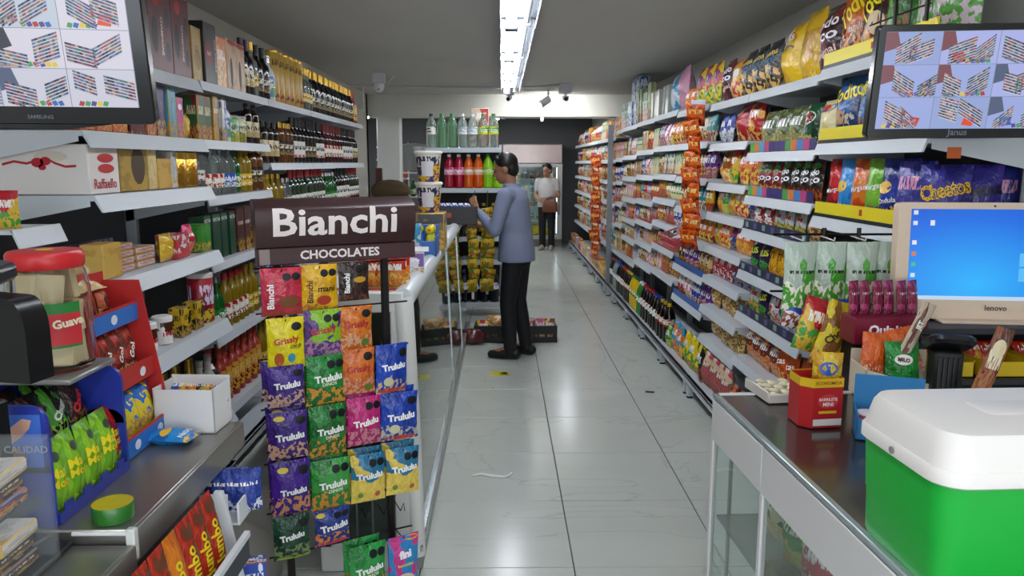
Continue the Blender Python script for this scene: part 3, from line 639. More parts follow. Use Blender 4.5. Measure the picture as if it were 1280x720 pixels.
run(1, RB[2]+.03, RB[3]-.01, ZC[1]+.002, 1.365, [('redchip2', 1), ('redchip', 1), ('blwh', 2)], 'on the second shelf, third right bay', .1)
run(1, RB[2]+.01, RB[3]-.01, ZC[2]+.002, 1.365, [('orgum', 2), ('redgum', 1), ('foilor', 2)], 'on the third shelf, third right bay', .1, hmax=.22, fill=True)
run(1, RB[2]+.01, RB[3]-.01, ZC[3]+.002, 1.365, [('silvr', 1), ('yelred', 2), ('yelbl', 1), ('grn', 1), ('redor', 1)], 'on the fourth shelf, third right bay', .1, hmax=.17, fill=True)
run(1, RB[2]+.01, RB[3]-.01, ZC[4]+.002, 1.355, [('redor', 2), ('silvr', 1), ('orgum', 2), ('yelbl', 1)], 'on the fifth shelf, third right bay', .1, hmax=.165, fill=True)
run(1, RB[2]+.01, RB[3]-.01, ZC[5]+.002, 1.355, [('silvr', 2), ('pinkbx', 3)], 'on the sixth shelf, third right bay', .1, hmax=.17, fill=True)
run(1, RB[2]+.01, RB[3]-.01, ZC[6]+.002, 1.345, [('toast', 2), ('bread', 2)], 'on the seventh shelf, third right bay', .1, hmax=.17, fill=True)
run(1, RB[2]+.01, RB[3]-.01, ZC[7]+.002, 1.345, [('toast', 3), ('bread', 1)], 'on the eighth shelf, third right bay', .1, hmax=.18, fill=True)
run(1, RB[2]+.01, RB[3]-.01, .145, 1.26, [('biscuit', 4), ('dkbar', 1), ('yelbag', 1)], 'on the base deck, third right bay', .06, hmax=.24, fill=True)
# sodas on the base decks further down
COLA = mat('#140806', .08, coat=.3); YS = mat('#d8b40c', .12, coat=.3); GS = mat('#2a7a2a', .12, coat=.3); CS = mat('#c8d8d8', .08, trans=.6); OS = mat('#c8500c', .12, coat=.3); RS = mat('#8a0c1c', .12, coat=.3)
def soda(key, desc, g, cap, lc, lc2='#f4f0e8', r=.05, h=.31): bottle(key, desc, r, h, g, mat(cap, .4), pmat(lc, lc2, '#f4f0e8', lc2, .3, .5, .2, wr=0), 'soda', .93, (.42, .62), cat='bottle', name='soda_bottle', n=12)
soda('cola', 'dark cola bottle with red label', COLA, '#b01c1c', '#b01c1c'); soda('colab', 'dark cola bottle with blue label', COLA, '#1c3a9a', '#1c3a9a')
soda('ysoda', 'yellow soda bottle', YS, '#2a6a2a', '#d8c020', '#2a6a2a'); soda('gsoda', 'green soda bottle', GS, '#d8d8d8', '#3a9a3a'); soda('osoda', 'orange soda bottle', OS, '#e0e0e0', '#e07830')
soda('csoda', 'clear water bottle with blue label', CS, '#2a5ab0', '#3a7ac8'); soda('coff', 'dark malt bottle with white label', COLA, '#c8a020', '#d8d0c0', '#a83020')
run(1, RB[3]+.01, RB[4]-.01, .145, 1.26, [('yelbag', 2), ('blsnk', 2), ('grn', 1)], 'on the base deck, fourth right bay', .06, hmax=.24)
run(1, RB[4]+.01, RB[5]-.01, .145, 1.26, [('coff', 3), ('colab', 3), ('cola', 2)], 'on the base deck, fifth right bay')
run(1, RB[5]+.01, RB[6]-.01, .145, 1.26, [('cola', 2), ('gsoda', 2), ('ysoda', 4)], 'on the base deck, sixth right bay')
run(1, RB[6]+.01, RB[7]-.01, .145, 1.26, [('coff', 3), ('cola', 3), ('colab', 2)], 'on the base deck, seventh right bay')
run(1, RB[7]+.01, RB[8]-.01, .145, 1.26, [('csoda', 3), ('cola', 2)], 'on the base deck, eighth right bay')
# assorted groceries
PAL = [('red', '#b3222a', '#e0b040'), ('blue', '#2648a0', '#d8d8e0'), ('yellow', '#dcb41c', '#b83028'), ('green', '#3a8a3e', '#e0d8b0'), ('purple', '#5a2f88', '#d8a0c0'), ('orange', '#d8701e', '#f0d060'),
       ('white', '#d4d4d0', '#b83a40'), ('brown', '#6a3a20', '#d8b070'), ('pink', '#cc5a80', '#f0d8e0'), ('teal', '#2a8a94', '#e8e0c0'), ('black', '#1c1c20', '#c8a040'), ('cream', '#d8caa0', '#8a5a3a')]
for nme, c1, c2 in PAL:
    c4 = rnd.choice(['#c8963c', '#a8703a', '#e0c080', '#8a3a2a'])
    B('sw_'+nme, f'{nme} sweets bag', .115, .16, .06, c1, c2, c4=c4, name='sweets_bag', cat='sweets bag')
    boxk('bx_'+nme, f'{nme} biscuit carton', .1, .17, .06, pmat(c1, c2, '#f0ece0', c4, .4, .66, .1, .4, 0), name='biscuit_carton', cat='carton')
    B('pk_'+nme, f'{nme} biscuit packet', .085, .19, .05, c1, c2, c4=c4, split=.35, name='biscuit_packet', cat='packet')
    boxk('st_'+nme, f'stack of {nme} wafer packs', .11, .15, .07, pmat(c1, c2, c2, c4, .5, .5, .3, .35, .1), name='wafer_stack', cat='wafer packs')
PN = [p[0] for p in PAL]
def assorted(y0, y1, zs, xf, bayname, types, seed, x0=0):
    r = random.Random(seed)
    for i, z in enumerate(zs):
        hm = (zs[i-1]-z-.055) if i else (.19 if x0 else .26)
        cols = r.sample(PN, 4); seq = []; wsum = 0
        while wsum < (y1-y0)*.93 and cols:
            k = r.choice(types)+'_'+cols.pop(); n = r.randint(2, 4); seq.append((k, n)); wsum += K[k]['w']*n*min(max(hm*.94/K[k]['h'], .7), 1.4)
        run(1, y0+.01, y1-.01, z+.002, xf+.01, seq, f'on the {ORD[i+x0]} shelf, {bayname}', .08, hmax=hm, fill=True)
assorted(RB[3], RB[4], [1.70, 1.46, 1.24, 1.03, .80, .56], 1.34, 'fourth right bay', ['sw', 'sw', 'pk'], 11, 1)
assorted(RB[4], RB[5], ZD[1:7], 1.34, 'fifth right bay', ['sw', 'pk', 'st'], 12, 1)
assorted(RB[5], RB[6], [1.68, 1.45, 1.22, 1.02, .82, .62], 1.34, 'sixth right bay', ['sw', 'pk', 'st'], 13, 1)
assorted(RB[6], RB[7], [1.64, 1.42, 1.20, .98, .78, .56], 1.34, 'seventh right bay', ['bx', 'pk', 'st'], 14, 1)
assorted(RB[7], RB[8], [1.62, 1.36, 1.12, .88, .56], 1.34, 'eighth right bay', ['bx', 'pk'], 15, 1)
# top shelves further down
B('pinkbag', 'big pale pink popcorn bag', .2, .34, .12, '#c88aa8', '#d8a0b8', '#d8d0d8', '#c07a98', mh=0, split=.1, rough=.2)
B('clrbag', 'clear cellophane bag with blue top', .2, .3, .1, '#b8c4cc', '#3a8ab0', '#e0e8ec', '#98a8b4', mh=0, split=.1, rough=.12)
B('colbag', 'red yellow and blue balloon bag', .17, .27, .08, '#b8302a', '#d8c02a', '#2a4aa0', '#3a8a3a')
boxk('paper', 'blue and white paper-roll pack', .24, .26, .12, pmat('#9ab4cc', '#2a4a8a', '#e8eef4', '#c8d8e4', .5, .7, .15, .3, .15), name='paper_pack', cat='paper pack')
boxk('gbox', 'slim green and white carton', .09, .27, .06, pmat('#3a8a4a', '#e0e4dc', '#f0f0f0', '#c83a4a', .4, .6, .12, .4, 0), name='carton', cat='carton')
boxk('cbox', 'tall clear plastic carton', .1, .24, .06, mat('#d8dcd8', .1, trans=.5), name='carton', cat='carton')
boxk('tallbox', 'tall cream carton', .07, .34, .05, pmat('#b8b48a', '#8a9a6a', '#f0f0e0', '#a84a4a', .3, .6, .1, .4, 0), name='carton', cat='carton')
run(1, RB[3]+.01, RB[4]-.01, 1.942, 1.35, [('colbag', 3), ('sw_orange', 2)], 'on the top shelf, fourth right bay', .06)
run(1, RB[4]+.05, RB[5]-.01, ZD[0]+.002, 1.35, [('pinkbag', 1), ('clrbag', 1), ('cbox', 2)], 'on the top shelf, fifth right bay', .05)
run(1, RB[5]+.01, RB[6]-.01, 1.952, 1.35, [('cbox', 3), ('tallbox', 2), ('gbox', 2)], 'on the top shelf, sixth right bay')
run(1, RB[6]+.01, RB[7]-.01, 1.942, 1.35, [('tallbox', 2), ('paper', 2)], 'on the top shelf, seventh right bay')
for i in range(2): put('paper', 1.43, RB[6]+.32+.26*i, 2.203, -pi/2, ['nearer', 'farther'][i]+' blue and white paper-roll pack stacked on another, seventh right bay', 'stacked upper paper-roll packs', sc=.85)
run(1, RB[7]+.01, RB[8]-.01, 1.932, 1.35, [('gbox', 3), ('bx_red', 1)], 'on the top shelf, eighth right bay')
# far row
for b in range(6):
    assorted(FB[b], FB[b+1], ZF, 1.36, f'{NUM[b]} far right bay', [['bx', 'sw'], ['pk', 'bx'], ['sw', 'pk']][b % 3], 40+b)
    run(1, FB[b]+.01, FB[b+1]-.01, .145, 1.27, [(f'bx_{PN[(b*3+2)%12]}', 3), (f'st_{PN[(b*5+5)%12]}', 3)], f'on the base deck, {NUM[b]} far right bay')

# hanging strips of small packs
def hang_strip(label, x, y, z1, z0, cols, w, h, rz, n2=1, seed=0):
    e = empty('hanging_strip', (x, y, z1), rz); tag(e, label, 'hanging packs')
    MB().box(-.012, .012, .0, .002, z0-z1, .0).build('plastic_strip', mat('#d8d0c8', .3), e)
    n = int((z1-z0)/(h*.72)); r = random.Random(seed)
    ms = []
    for c in cols:
        mb = MB(); bag_mesh(mb, w, h, .03, seed+len(ms), 5, 6); ms.append(mb.mesh('pack', pmat(*c), 60))
    for i in range(n):
        for j in range(n2):
            link('pack', ms[(i+j) % len(ms)], e, (r.uniform(-.01, .01) + (j-(n2-1)/2)*w*.9, -.02-.012*j, -(i+1)*h*.72), (r.uniform(.1, .3), r.uniform(-.15, .15), r.uniform(-.3, .3)))
hang_strip('long strip of orange packs hanging down the right-hand shelves', 1.27, 5.08, 1.90, .98, [('#d85a10', '#a83408', '#f0c060', '#3a1408'), ('#e06a14', '#c04a0c', '#f4d080', '#5a200c')], .13, .14, -.9, 1, 5)
tag(MB().cbox(-.05, .05, -.002, .002, 0, .055, .001).build('price_tag', mat('#c8d4e4', .4), None, (1.265, 5.05, 1.905), (0, 0, -.7)), 'pale blue tag on top of the orange pack strip', 'tag')
hang_strip('strip of red and orange packs hanging beyond the steel post', 1.28, 10.3, 1.62, .25, [('#a8321c', '#d8702a', '#f0c060', '#5a1c10'), ('#b84a20', '#8a2014', '#f0d8a0', '#d89040')], .16, .17, -.8, 1, 9)
e = empty('wire_basket', (1.2, 5.3, .98)); tag(e, 'red wire basket hung on the shelves under the orange strip', 'basket')
RW = mat('#b8404a', .4)
for zz in (0, .05): 
    m = MB(); m.tube([(0, 0, zz), (0, .5, zz), (.14, .5, zz+.05), (.14, 0, zz+.05), (0, 0, zz)], .006, 6); m.build('rim', RW, e)
for i in range(11):
    m = MB(); m.tube([(.002, .02+.046*i, .05), (.002, .02+.046*i, 0), (.14, .02+.046*i, .02)], .003, 5); m.build('wire', RW, e)
# ------------------------------------------------------------------ left-hand shelving: gift boxes, spirits, wines
DG = mat('#0c0a0a', .1, coat=.4); GG = mat('#12301c', .1, coat=.4); AG = mat('#6a3a0c', .08, coat=.3, trans=.3); YG = mat('#a88a1c', .08, trans=.45); CG = mat('#dfe8e6', .04, trans=.9, ior=1.35); RG = mat('#3a0c12', .1, coat=.4)
GOLD = mat('#c49a3c', .28, .85); GOLDB = mat('#b8903a', .35, .5); SILV = mat('#c8ccd0', .25, .9); LRED = pmat('#a82028', '#e8dcc8', '#f4f0e8', '#7a1a20', .3, .55, .2, wr=0); LCRM = pmat('#d8ceb4', '#b8a880', '#4a2a1a', '#a88a50', .3, .6, .15, wr=0)
LBLK = pmat('#18181a', '#3a3430', '#d8d0b8', '#8a7440', .3, .6, .15, wr=0); LBLU = pmat('#2a58b0', '#d8e0f0', '#f4f4f8', '#1a3a80', .3, .6, .15, wr=0); LWHT = pmat('#dcdcd6', '#c8c8c0', '#3a3a3a', '#a83a3a', .2, .6, .12, wr=0); LYEL = pmat('#d8b83a', '#e8d898', '#7a2a1a', '#b8842a', .3, .6, .15, wr=0)
bottle('wine_d', 'dark wine bottle with cream label', .038, .30, DG, mat('#3a1418', .3), LCRM, 'wine', .80, (.16, .46)); bottle('wine_r', 'dark wine bottle with red label', .038, .30, RG, mat('#7a1a20', .3), LRED, 'wine', .80, (.16, .46))
bottle('wine_w', 'dark wine bottle with white label', .038, .30, DG, mat('#18181a', .3), LWHT, 'wine', .80, (.12, .48)); bottle('wine_g', 'green wine bottle with red capsule', .038, .30, GG, mat('#a8242c', .3), LWHT, 'wine', .80, (.14, .42))
bottle('wine_gc', 'black bottle with gold capsule', .04, .30, DG, GOLD, LBLK, 'wine', .82, (.14, .46)); bottle('wine_k', 'black bottle with black capsule', .04, .30, DG, mat('#1a1a1c', .3), LBLK, 'wine', .82, (.14, .46))
bottle('clear_r', 'clear spirit bottle with red label', .036, .27, CG, mat('#b02028', .35), LRED, 'spirit', .9, (.14, .42)); bottle('clear_b', 'clear spirit bottle with blue label', .036, .27, CG, mat('#2a4a9a', .35), LBLU, 'spirit', .9, (.14, .42))
bottle('clear_w', 'clear flask bottle with white print', .042, .24, CG, SILV, LWHT, 'flask', .9, (.3, .5), square=True); bottle('clear_g', 'clear tall bottle with gold label', .04, .30, CG, GOLD, LYEL, 'wine', .85, (.2, .4))
bottle('yell', 'yellow liqueur bottle with cream label', .036, .27, YG, GOLD, LYEL, 'spirit', .9, (.14, .4)); bottle('amber', 'amber spirit bottle with red label', .036, .27, YG, mat('#a01c20', .3), LRED, 'spirit', .88, (.14, .45))
bottle('greenb', 'green spirit bottle', .038, .26, mat('#1f6a2a', .08, trans=.4), SILV, pmat('#2a7a3a', '#d8e0c8', '#f0f0e0', '#b8902a', .3, .6, .15, wr=0), 'round', .9, (.12, .42)); bottle('squat', 'square dark whisky bottle with cream label', .05, .24, mat('#1c0e08', .08, coat=.3), BLACK, LCRM, 'flask', .88, (.16, .55), square=True)
bottle('squat2', 'square amber whisky bottle with black label', .05, .25, AG, GOLD, LBLK, 'flask', .88, (.2, .55), square=True); bottle('white', 'white liqueur bottle with blue print', .042, .27, mat('#d8dce0', .2), SILV, pmat('#e0e4ec', '#5a8ac0', '#3a5a3a', '#7ab04a', .4, .6, .1, wr=0), 'spirit', .85, (.1, .55))
bottle('champ', 'champagne bottle with gold foil neck', .045, .32, GG, GOLD, LYEL, 'champ', .62, (.12, .38)); bottle('greyb', 'grey ceramic bottle', .045, .28, mat('#a8a29a', .5), mat('#8a847c', .5), LBLK, 'round', .9, (.08, .2))
bottle('redwrap', 'red wrapped bottle', .036, .29, mat('#a03024', .3, coat=.3), mat('#c8503a', .3), pmat('#b83c2a', '#d8a03a', '#e8c060', '#7a1c14', .4, .6, .2, wr=0), 'wine', .82, (.1, .6)); bottle('santa', 'dark bottle with red and white top', .045, .30, mat('#101012', .4), mat('#c02828', .4), None, 'wine', .82, neck=(.70, .78, mat('#e0dcd8', .6)))
tin('goldtube', 'gold cylinder gift tube with maroon base band', .042, .32, pmat('#c8a44c', '#b88e38', '#5a2420', '#7a3020', .16, .8, .06, .3, 0), GOLD, 'gift_tube', 'gift tube', .05, text=[('OLD PARR', '#4a2a18', .8, .75)])
tin('wtin', 'white and green printed tin', .05, .14, pmat('#d0d4cc', '#5a9a4a', '#3a5a3a', '#c8a83a', .4, .6, .12, .3, 0), SILV); tin('ctin', 'cream and green tin', .05, .14, pmat('#c8c4a0', '#3a7a4a', '#3a5a3a', '#a8842a', .4, .6, .12, .3, 0), SILV)
tin('redtin', 'tall red powdered-drink tin with white lid', .055, .225, pmat('#a81c2c', '#7a1424', '#d8c8e0', '#d8b83a', .28, .62, .22, .35, 0), mat('#d8d4d0', .5), 'drink_tin', 'tin', .1)
tin('nutella', 'chocolate spread jar with white lid', .038, .11, pmat('#4a2414', '#e8e0d8', '#c8202c', '#e8e4e0', .55, .45, .1, .2, 0), mat('#e8e6e2', .4), 'spread_jar', 'jar', .2, text=[('nutella', '#a81c24', 1., .4)])
def GB(key, desc, w, h, d, c1, c2, c3='#f0e8d8', c4='#b8903a', text=None, discs=None, split=.3, mv=.66, mh=.1, rough=.35, **k): boxk(key, desc, w, h, d, pmat(c1, c2, c3, c4, split, mv, 0. if text else mh, rough, 0), text, discs, name='gift_box', cat='gift box', **k)
GB('maroon', 'plain maroon gift box', .13, .26, .1, '#5a1c24', '#4a141c', mh=0, split=0); GB('orangeb', 'tall orange gift box', .1, .34, .09, '#c4601c', '#b04a18', '#7a2a5a', '#d8802a', text=[('Valentia', '#8a3a5a', .7, .5, .5, 90, None, .0)], split=0)
GB('chocbox', 'maroon gift box with windows and lettering', .2, .33, .09, '#5e2226', '#4e1a1e', '#e0c8b8', '#3a1014', text=[('CHAMPAGNE', '#e0c8b8', .75, .55, .42, -90, None, .01)], discs=[('#b03030', .35, .85, .16, .09), ('#1c1214', .25, .42, .13, .22), ('#2a1a1c', .8, .66, .12, .12), ('#2a1a1c', .8, .25, .12, .12)], split=0)
GB('goldbox', 'gold whisky box with round seal', .11, .24, .09, '#a88a4a', '#96783a', text=[('12', '#5a4420', .3, .5, .6, 0)], discs=[('#8a6c34', .5, .4, .34, .2)], split=0)
GB('jack', 'black whisky gift box with white lettering', .17, .28, .1, '#141416', '#1c1a1a', text=[("JACK DANIEL'S", '#d8d4c8', .9, .84, .5, -90, None, .015), ('No.7', '#d8d4c8', .3, .35, .5, 0)], discs=[('#7a2028', .33, .5, .28, .2)], split=0)
GB('peach', 'orange gift box with pictured bottle', .12, .24, .08, '#d0763a', '#e0b080', split=.45); GB('cream', 'cream gift box with red top', .15, .25, .09, '#c8a888', '#b89068', c4='#3a2014', discs=[('#a82c34', .5, .94, .46, .05), ('#20140e', .4, .35, .14, .3)], mh=0, split=0)
GB('slimred', 'slim red box', .085, .205, .05, '#b83a44', '#a02c3a', mh=0); GB('slimpur', 'slim purple box with gold script', .085, .205, .05, '#3a2a6a', '#32245c', text=[('Clos Munells', '#c8a85a', .85, .5, .5, 90, None, .0)]); GB('slimteal', 'slim turquoise box', .085, .205, .05, '#4a94a8', '#3c8498', text=[('Clos Munells', '#d8b8c8', .85, .5, .5, 90, None, .0)]); GB('slimpink', 'slim magenta box with barcode', .07, .17, .05, '#b83a84', '#a83078', discs=[('#e8e4e8', .5, .76, .28, .08)], mh=0)
GB('greenbx', 'green and maroon spirit carton', .08, .2, .06, '#2a5a34', '#7a2a2c', c3='#d8c8a0'); GB('goldslim', 'slim gold carton', .07, .22, .06, '#8a6a34', '#a88446', mh=.05); GB('bluwh', 'blue and white carton', .07, .2, .06, '#c8d0dc', '#3a5a9a')
GB('snackyel', 'small yellow sweets carton', .1, .075, .07, '#d8a024', '#b8482a', c3='#c82c24'); GB('choc3', 'brown sweets carton with yellow print', .09, .08, .07, '#5a2a34', '#8a5a3a', c3='#d8c04a')
GB('goldwin', 'gold chocolate box with oval window', .2, .17, .12, '#b09044', '#9a7a34', discs=[('#4a3a2a', .65, .55, .26, .42)], mh=0, split=.0); GB('goldtall', 'pale gold tall box', .07, .18, .09, '#d8c48c', '#ccb47a', mh=0, split=0, rough=.22); GB('goldsm', 'small gold box', .12, .12, .08, '#c8a250', '#b8903c', mh=0, split=0); GB('silvsl', 'silver slim box', .06, .15, .07, '#b0b0b0', '#c8c8c8', mh=0)
tin('goldround', 'round gold foil tin', .055, .15, mat('#b88a34', .2, .9, bump=.3, bscale=60), mat('#c8a24a', .2, .9), 'gold_tin', 'tin', .2)
GB('pinkslim', 'slim pink and white chocolate box', .15, .025, .09, '#c8b4b8', '#b89098', c3='#7a4a5a'); GB('purchoc', 'slim purple chocolate bar box', .035, .1, .09, '#5a2a6a', '#6a3a7a', c3='#c8a8d0'); GB('lilchoc', 'slim lilac chocolate bar box', .035, .1, .09, '#a894bc', '#8a78a8', c3='#4a3a6a')
GB('kinder', 'white and red sweets box', .13, .1, .09, '#d8d0d0', '#b83a40', c3='#b02a34', c4='#b83a40', split=.25); B('goldpouch', 'gold foil pouch', .1, .11, .06, '#c8a020', '#d8b83a', mh=0, rough=.15, name='pouch', cat='pouch'); B('redpouch', 'red and pink pouch', .1, .13, .06, '#c02848', '#d84a8a', mh=.05, name='pouch', cat='pouch'); GB('greengift', 'green gift box with gold ribbon', .13, .12, .08, '#2f8a28', '#287a22', mh=0, discs=[('#c8a83a', .75, .25, .12, .1)])
GB('nectar', 'green aguardiente carton', .095, .22, .07, '#14402a', '#10341f', text=[('NECTAR', '#d8dcd0', .92, .5, .88, 0, None, .02)], split=0); GB('maroonc', 'maroon spirit carton with labels', .1, .23, .07, '#4a1c1c', '#3e1416', discs=None, mh=.04, c3='#c8b8b0'); GB('yelc', 'yellow carton', .08, .12, .06, '#d0a81c', '#1a1a1c', c3='#1a1a1c'); GB('whitec', 'white and grey carton', .08, .2, .1, '#d0ccc8', '#7a7a7c', c3='#3a3a3a'); GB('darkc', 'dark blue small carton', .07, .1, .06, '#1c2a3a', '#2a6a8a')
T1, XF = 1.927, -1.36
run(-1, 2.70, 3.54, T1, XF, [('maroon', 2), ('orangeb', 1), ('greenbx', 1), ('chocbox', 2)], 'on the top shelf, nearest left bay', gap=0, jit=.004)
run(-1, 3.58, 4.54, T1, XF, [('goldbox', 1), ('jack', 1), ('peach', 1), ('cream', 2), ('wine_d', 2), ('clear_g', 1)], 'on the top shelf, second left bay')
run(-1, 4.56, 5.54, T1, XF, [('wine_k', 2), ('white', 1), ('goldtube', 6)], 'on the top shelf, third left bay')
run(-1, 5.56, 6.54, T1, XF, [('clear_g', 3), ('wine_gc', 8)], 'on the top shelf, fourth left bay')
run(-1, 6.56, 7.55, T1, XF, [('wine_gc', 8), ('redwrap', 2)], 'on the top shelf, fifth left bay')
Z2 = 1.667
run(-1, 2.56, 2.90, Z2, XF, [('snackyel', 3)], 'under the left screen, nearest left bay', jit=.0)
run(-1, 2.92, 3.54, Z2, XF, [('maroon', 1), ('slimred', 1), ('slimpur', 1), ('slimteal', 1), ('slimpink', 1), ('goldpouch', 1)], 'on the second shelf, nearest left bay', hmax=.215)
run(-1, 3.57, 4.54, Z2, XF, [('greenbx', 2), ('goldslim', 1), ('bluwh', 1), ('white', 1), ('wtin', 1), ('ctin', 1), ('squat', 2)], 'on the second shelf, second left bay', hmax=.215)
run(-1, 4.56, 5.54, 1.562, XF, [('squat', 3), ('squat2', 3), ('wine_w', 3)], 'on the second shelf, third left bay')
run(-1, 5.56, 6.54, 1.562, XF, [('wine_k', 3), ('wine_w', 3), ('wine_r', 4)], 'on the second shelf, fourth left bay')
run(-1, 6.56, 7.55, 1.562, XF, [('wine_r', 3), ('wine_w', 4), ('wine_d', 3)], 'on the second shelf, fifth left bay')
# third shelf
e = empty('gift_box', (-1.50, 2.66, 1.457), pi/2); tag(e, 'white praline gift box with red ribbon print on the nearest left bay', 'gift box')
MB().cbox(-.10, .10, -.15, .15, 0, .165, .004).build('carton', mat('#ddd6d2', .45), e)
m = MB(); SF = lambda X, Z: -.15
text_on(m, 'Raffaello', .15, 0, .035, SF, bold=.02); m.build('lettering', mat('#a8242c', .4), e, smooth=0)
m = MB()
for cz in (.12, .085): disc_on(m, .055, 0.01, cz, SF, rz=.016)
m.build('printed_spot', mat('#b8282c', .4), e, smooth=0)
# ribbon on the end facing the camera (local -x)
SM = Matrix.Rotation(-pi/2, 4, 'Z') @ Matrix.Translation((0, 0, 0))
m = MB()
pts = [(-.13,.095),(-.09,.105),(-.05,.098),(-.015,.108),(.02,.112),(.04,.10),(.075,.088),(.11,.09)]
vs = []; fs = []
for i, (x, z) in enumerate(pts): vs += [(-.1006, -x*1.0, z), (-.1006, -x*1.0, z+.008)]
for i in range(len(pts)-1): fs.append((2*i, 2*i+1, 2*i+3, 2*i+2))
m.add(vs, fs)
for cx, cz, r in ((-.015, .105, .016), (.012, .11, .014), (0, .09, .010)):
    n = 10; m.add([(-.101, -cx, cz)] + [(-.101, -(cx+r*cos(2*pi*k/n)*1.3), cz+r*sin(2*pi*k/n)) for k in range(n)], [(0, 1+(k+1) % n, 1+k) for k in range(n)])
m.build('ribbon_print', mat('#b01c28', .4), e, smooth=0)
m = MB(); n = 14; m.add([(-.1004, -.03, .125)] + [(-.1004, -.03-.055*cos(2*pi*k/n), .125+.018*sin(2*pi*k/n)) for k in range(n)], [(0, 1+(k+1) % n, 1+k) for k in range(n)]); m.build('flower_print', mat('#cfc4b4', .5), e, smooth=0)
run(-1, 2.80, 3.54, 1.457, -1.345, [('goldwin', 1), ('goldtall', 1), ('goldsm', 1), ('silvsl', 1), ('goldround', 2)], 'on the third shelf, nearest left bay', hmax=.18)
run(-1, 3.58, 4.54, 1.407, XF, [('clear_w', 1), ('clear_r', 3), ('clear_b', 2), ('clear_w', 0), ('greenb', 1), ('yell', 2), ('squat2', 2)], 'on the third shelf, second left bay', hmax=.24)
run(-1, 4.56, 5.54, 1.222, XF, [('yell', 4), ('clear_w', 2), ('wine_g', 4)], 'on the third shelf, third left bay')
run(-1, 5.56, 6.54, 1.222, XF, [('wine_g', 6), ('greenb', 5)], 'on the third shelf, fourth left bay')
run(-1, 6.56, 7.55, 1.222, XF, [('wine_w', 5), ('wine_g', 5)], 'on the third shelf, fifth left bay')
# fourth shelf
for i in range(4): put('pinkslim', -1.42, 2.80, 1.167+.026*i, pi/2+.02*i, f'{NUM[i]} from the bottom of the stacked pink chocolate boxes, nearest left bay', 'stack of slim pink chocolate boxes')
for i in range(3): put('pinkslim', -1.42, 2.97, 1.167+.026*i, pi/2-.02*i, f'{["lowest", "middle", "highest"][i]} of three pink chocolate boxes beside the gold pouch, left shelving', 'short stack of pink chocolate boxes')
run(-1, 2.56, 2.74, 1.167, -1.32, [('goldsm', 1)], 'on the fourth shelf, nearest left bay')
run(-1, 3.06, 3.54, 1.167, -1.32, [('goldpouch', 1), ('kinder', 1), ('redpouch', 1), ('greengift', 1)], 'on the fourth shelf, nearest left bay', gap=0)
for i in range(9): put(['purchoc', 'lilchoc'][i > 4], -1.56, 2.7+.04*i, 1.167, pi/2, f'{NUM[i] if i else "nearest"} upright {["purple", "lilac"][i>4]} chocolate box in the row, nearest left bay', 'row of upright chocolate boxes', -.15)
run(-1, 3.57, 4.54, 1.097, XF, [('nectar', 4), ('maroonc', 2), ('yelc', 1), ('clear_w', 2)], 'on the fourth shelf, second left bay', hmax=.24)
run(-1, 4.56, 5.54, .882, XF, [('clear_b', 5), ('clear_r', 5)], 'on the fourth shelf, third left bay'); run(-1, 5.56, 6.54, .882, XF, [('amber', 6), ('wine_d', 4)], 'on the fourth shelf, fourth left bay')
# fifth shelf
run(-1, 2.56, 3.54, .847, -1.30, [('whitec', 1), ('darkc', 1), ('nutella', 2), ('yelc', 2), ('whitec', 0), ('redtin', 1)], 'on the fifth shelf, nearest left bay', gap=0)
run(-1, 3.57, 4.54, .737, XF, [('greenb', 3), ('amber', 4), ('yell', 2), ('clear_w', 2)], 'on the fifth shelf, second left bay')
run(-1, 4.56, 5.54, .542, XF, [('clear_r', 6), ('greenb', 4)], 'on the fifth shelf, third left bay')
# sixth shelf
run(-1, 2.60, 3.54, .402, -1.30, [('champ', 6), ('greyb', 2)], 'on the sixth shelf, nearest left bay')
run(-1, 3.57, 4.54, .367, XF, [('santa', 1), ('redwrap', 7), ('yell', 2)], 'on the sixth shelf, second left bay')
# ------------------------------------------------------------------ chocolate stand with hanging sweet bags
BRN = mat('#3a2022', .35, coat=.2); BRN2 = mat('#43272a', .45); IRON = mat('#17100f', .45, .3)
SX, SY, SA = -.748, 2.33, R(27.28)
st = empty('candy_stand', (SX, SY, 0), SA); tag(st, 'brown wire sweets stand with curved chocolate sign', 'display stand')
def sgn(z):   # sign front, z from 1.312 to 1.455
    t = (z-1.312)/.143; t = min(max(t, 0), 1); return -.055 - .03*sin(pi*min(t*.62+.12, 1)) + (.05*max(0, t-.82)/.18)
m = MB(); zs = [1.312+.143*i/14 for i in range(15)]; ring = [(sgn(z), z) for z in zs] + [(-.012, 1.452), (-.02, 1.312)]
n = len(ring); vs = [(x, y, z) for x in (-.01, .487) for y, z in ring]
m.add(vs, [tuple(range(n))[::-1], tuple(range(n, 2*n))] + [(i, (i+1) % n, n+(i+1) % n, n+i) for i in range(n)]); sg = m.build('sign_board', BRN, st, smooth=50)
m = MB(); text_on(m, 'Bianchi', .385, .232, 1.386, lambda x, z: sgn(z), height=.085, bold=.022, fine=.08); m.build('lettering', mat('#efe2df', .45), sg, smooth=0)
m = MB(); m.cbox(-.006, .492, -.062, -.02, 1.257, 1.309, .003); s2 = m.build('sign_strip', BRN2, st)
m = MB(); text_on(m, 'CHOCOLATES', .25, .245, 1.284, lambda x, z: -.062, height=.028, bold=.03); m.build('lettering', mat('#e8dcd8', .45), s2, smooth=0)
m = MB(); m.box(0.0, .03, -.0635, -.062, 1.26, 1.306); m.build('worn_sticker', mat('#8a7876', .3), s2)
for x in (.06, .405):
    m = MB(); m.cbox(x-.011, x+.011, -.011, .011, .03, 1.40, .002); m.build('post', IRON, st)
m = MB()
for x in (.06, .405): m.cbox(x-.02, x+.02, -.2, .2, 0, .03, .003)
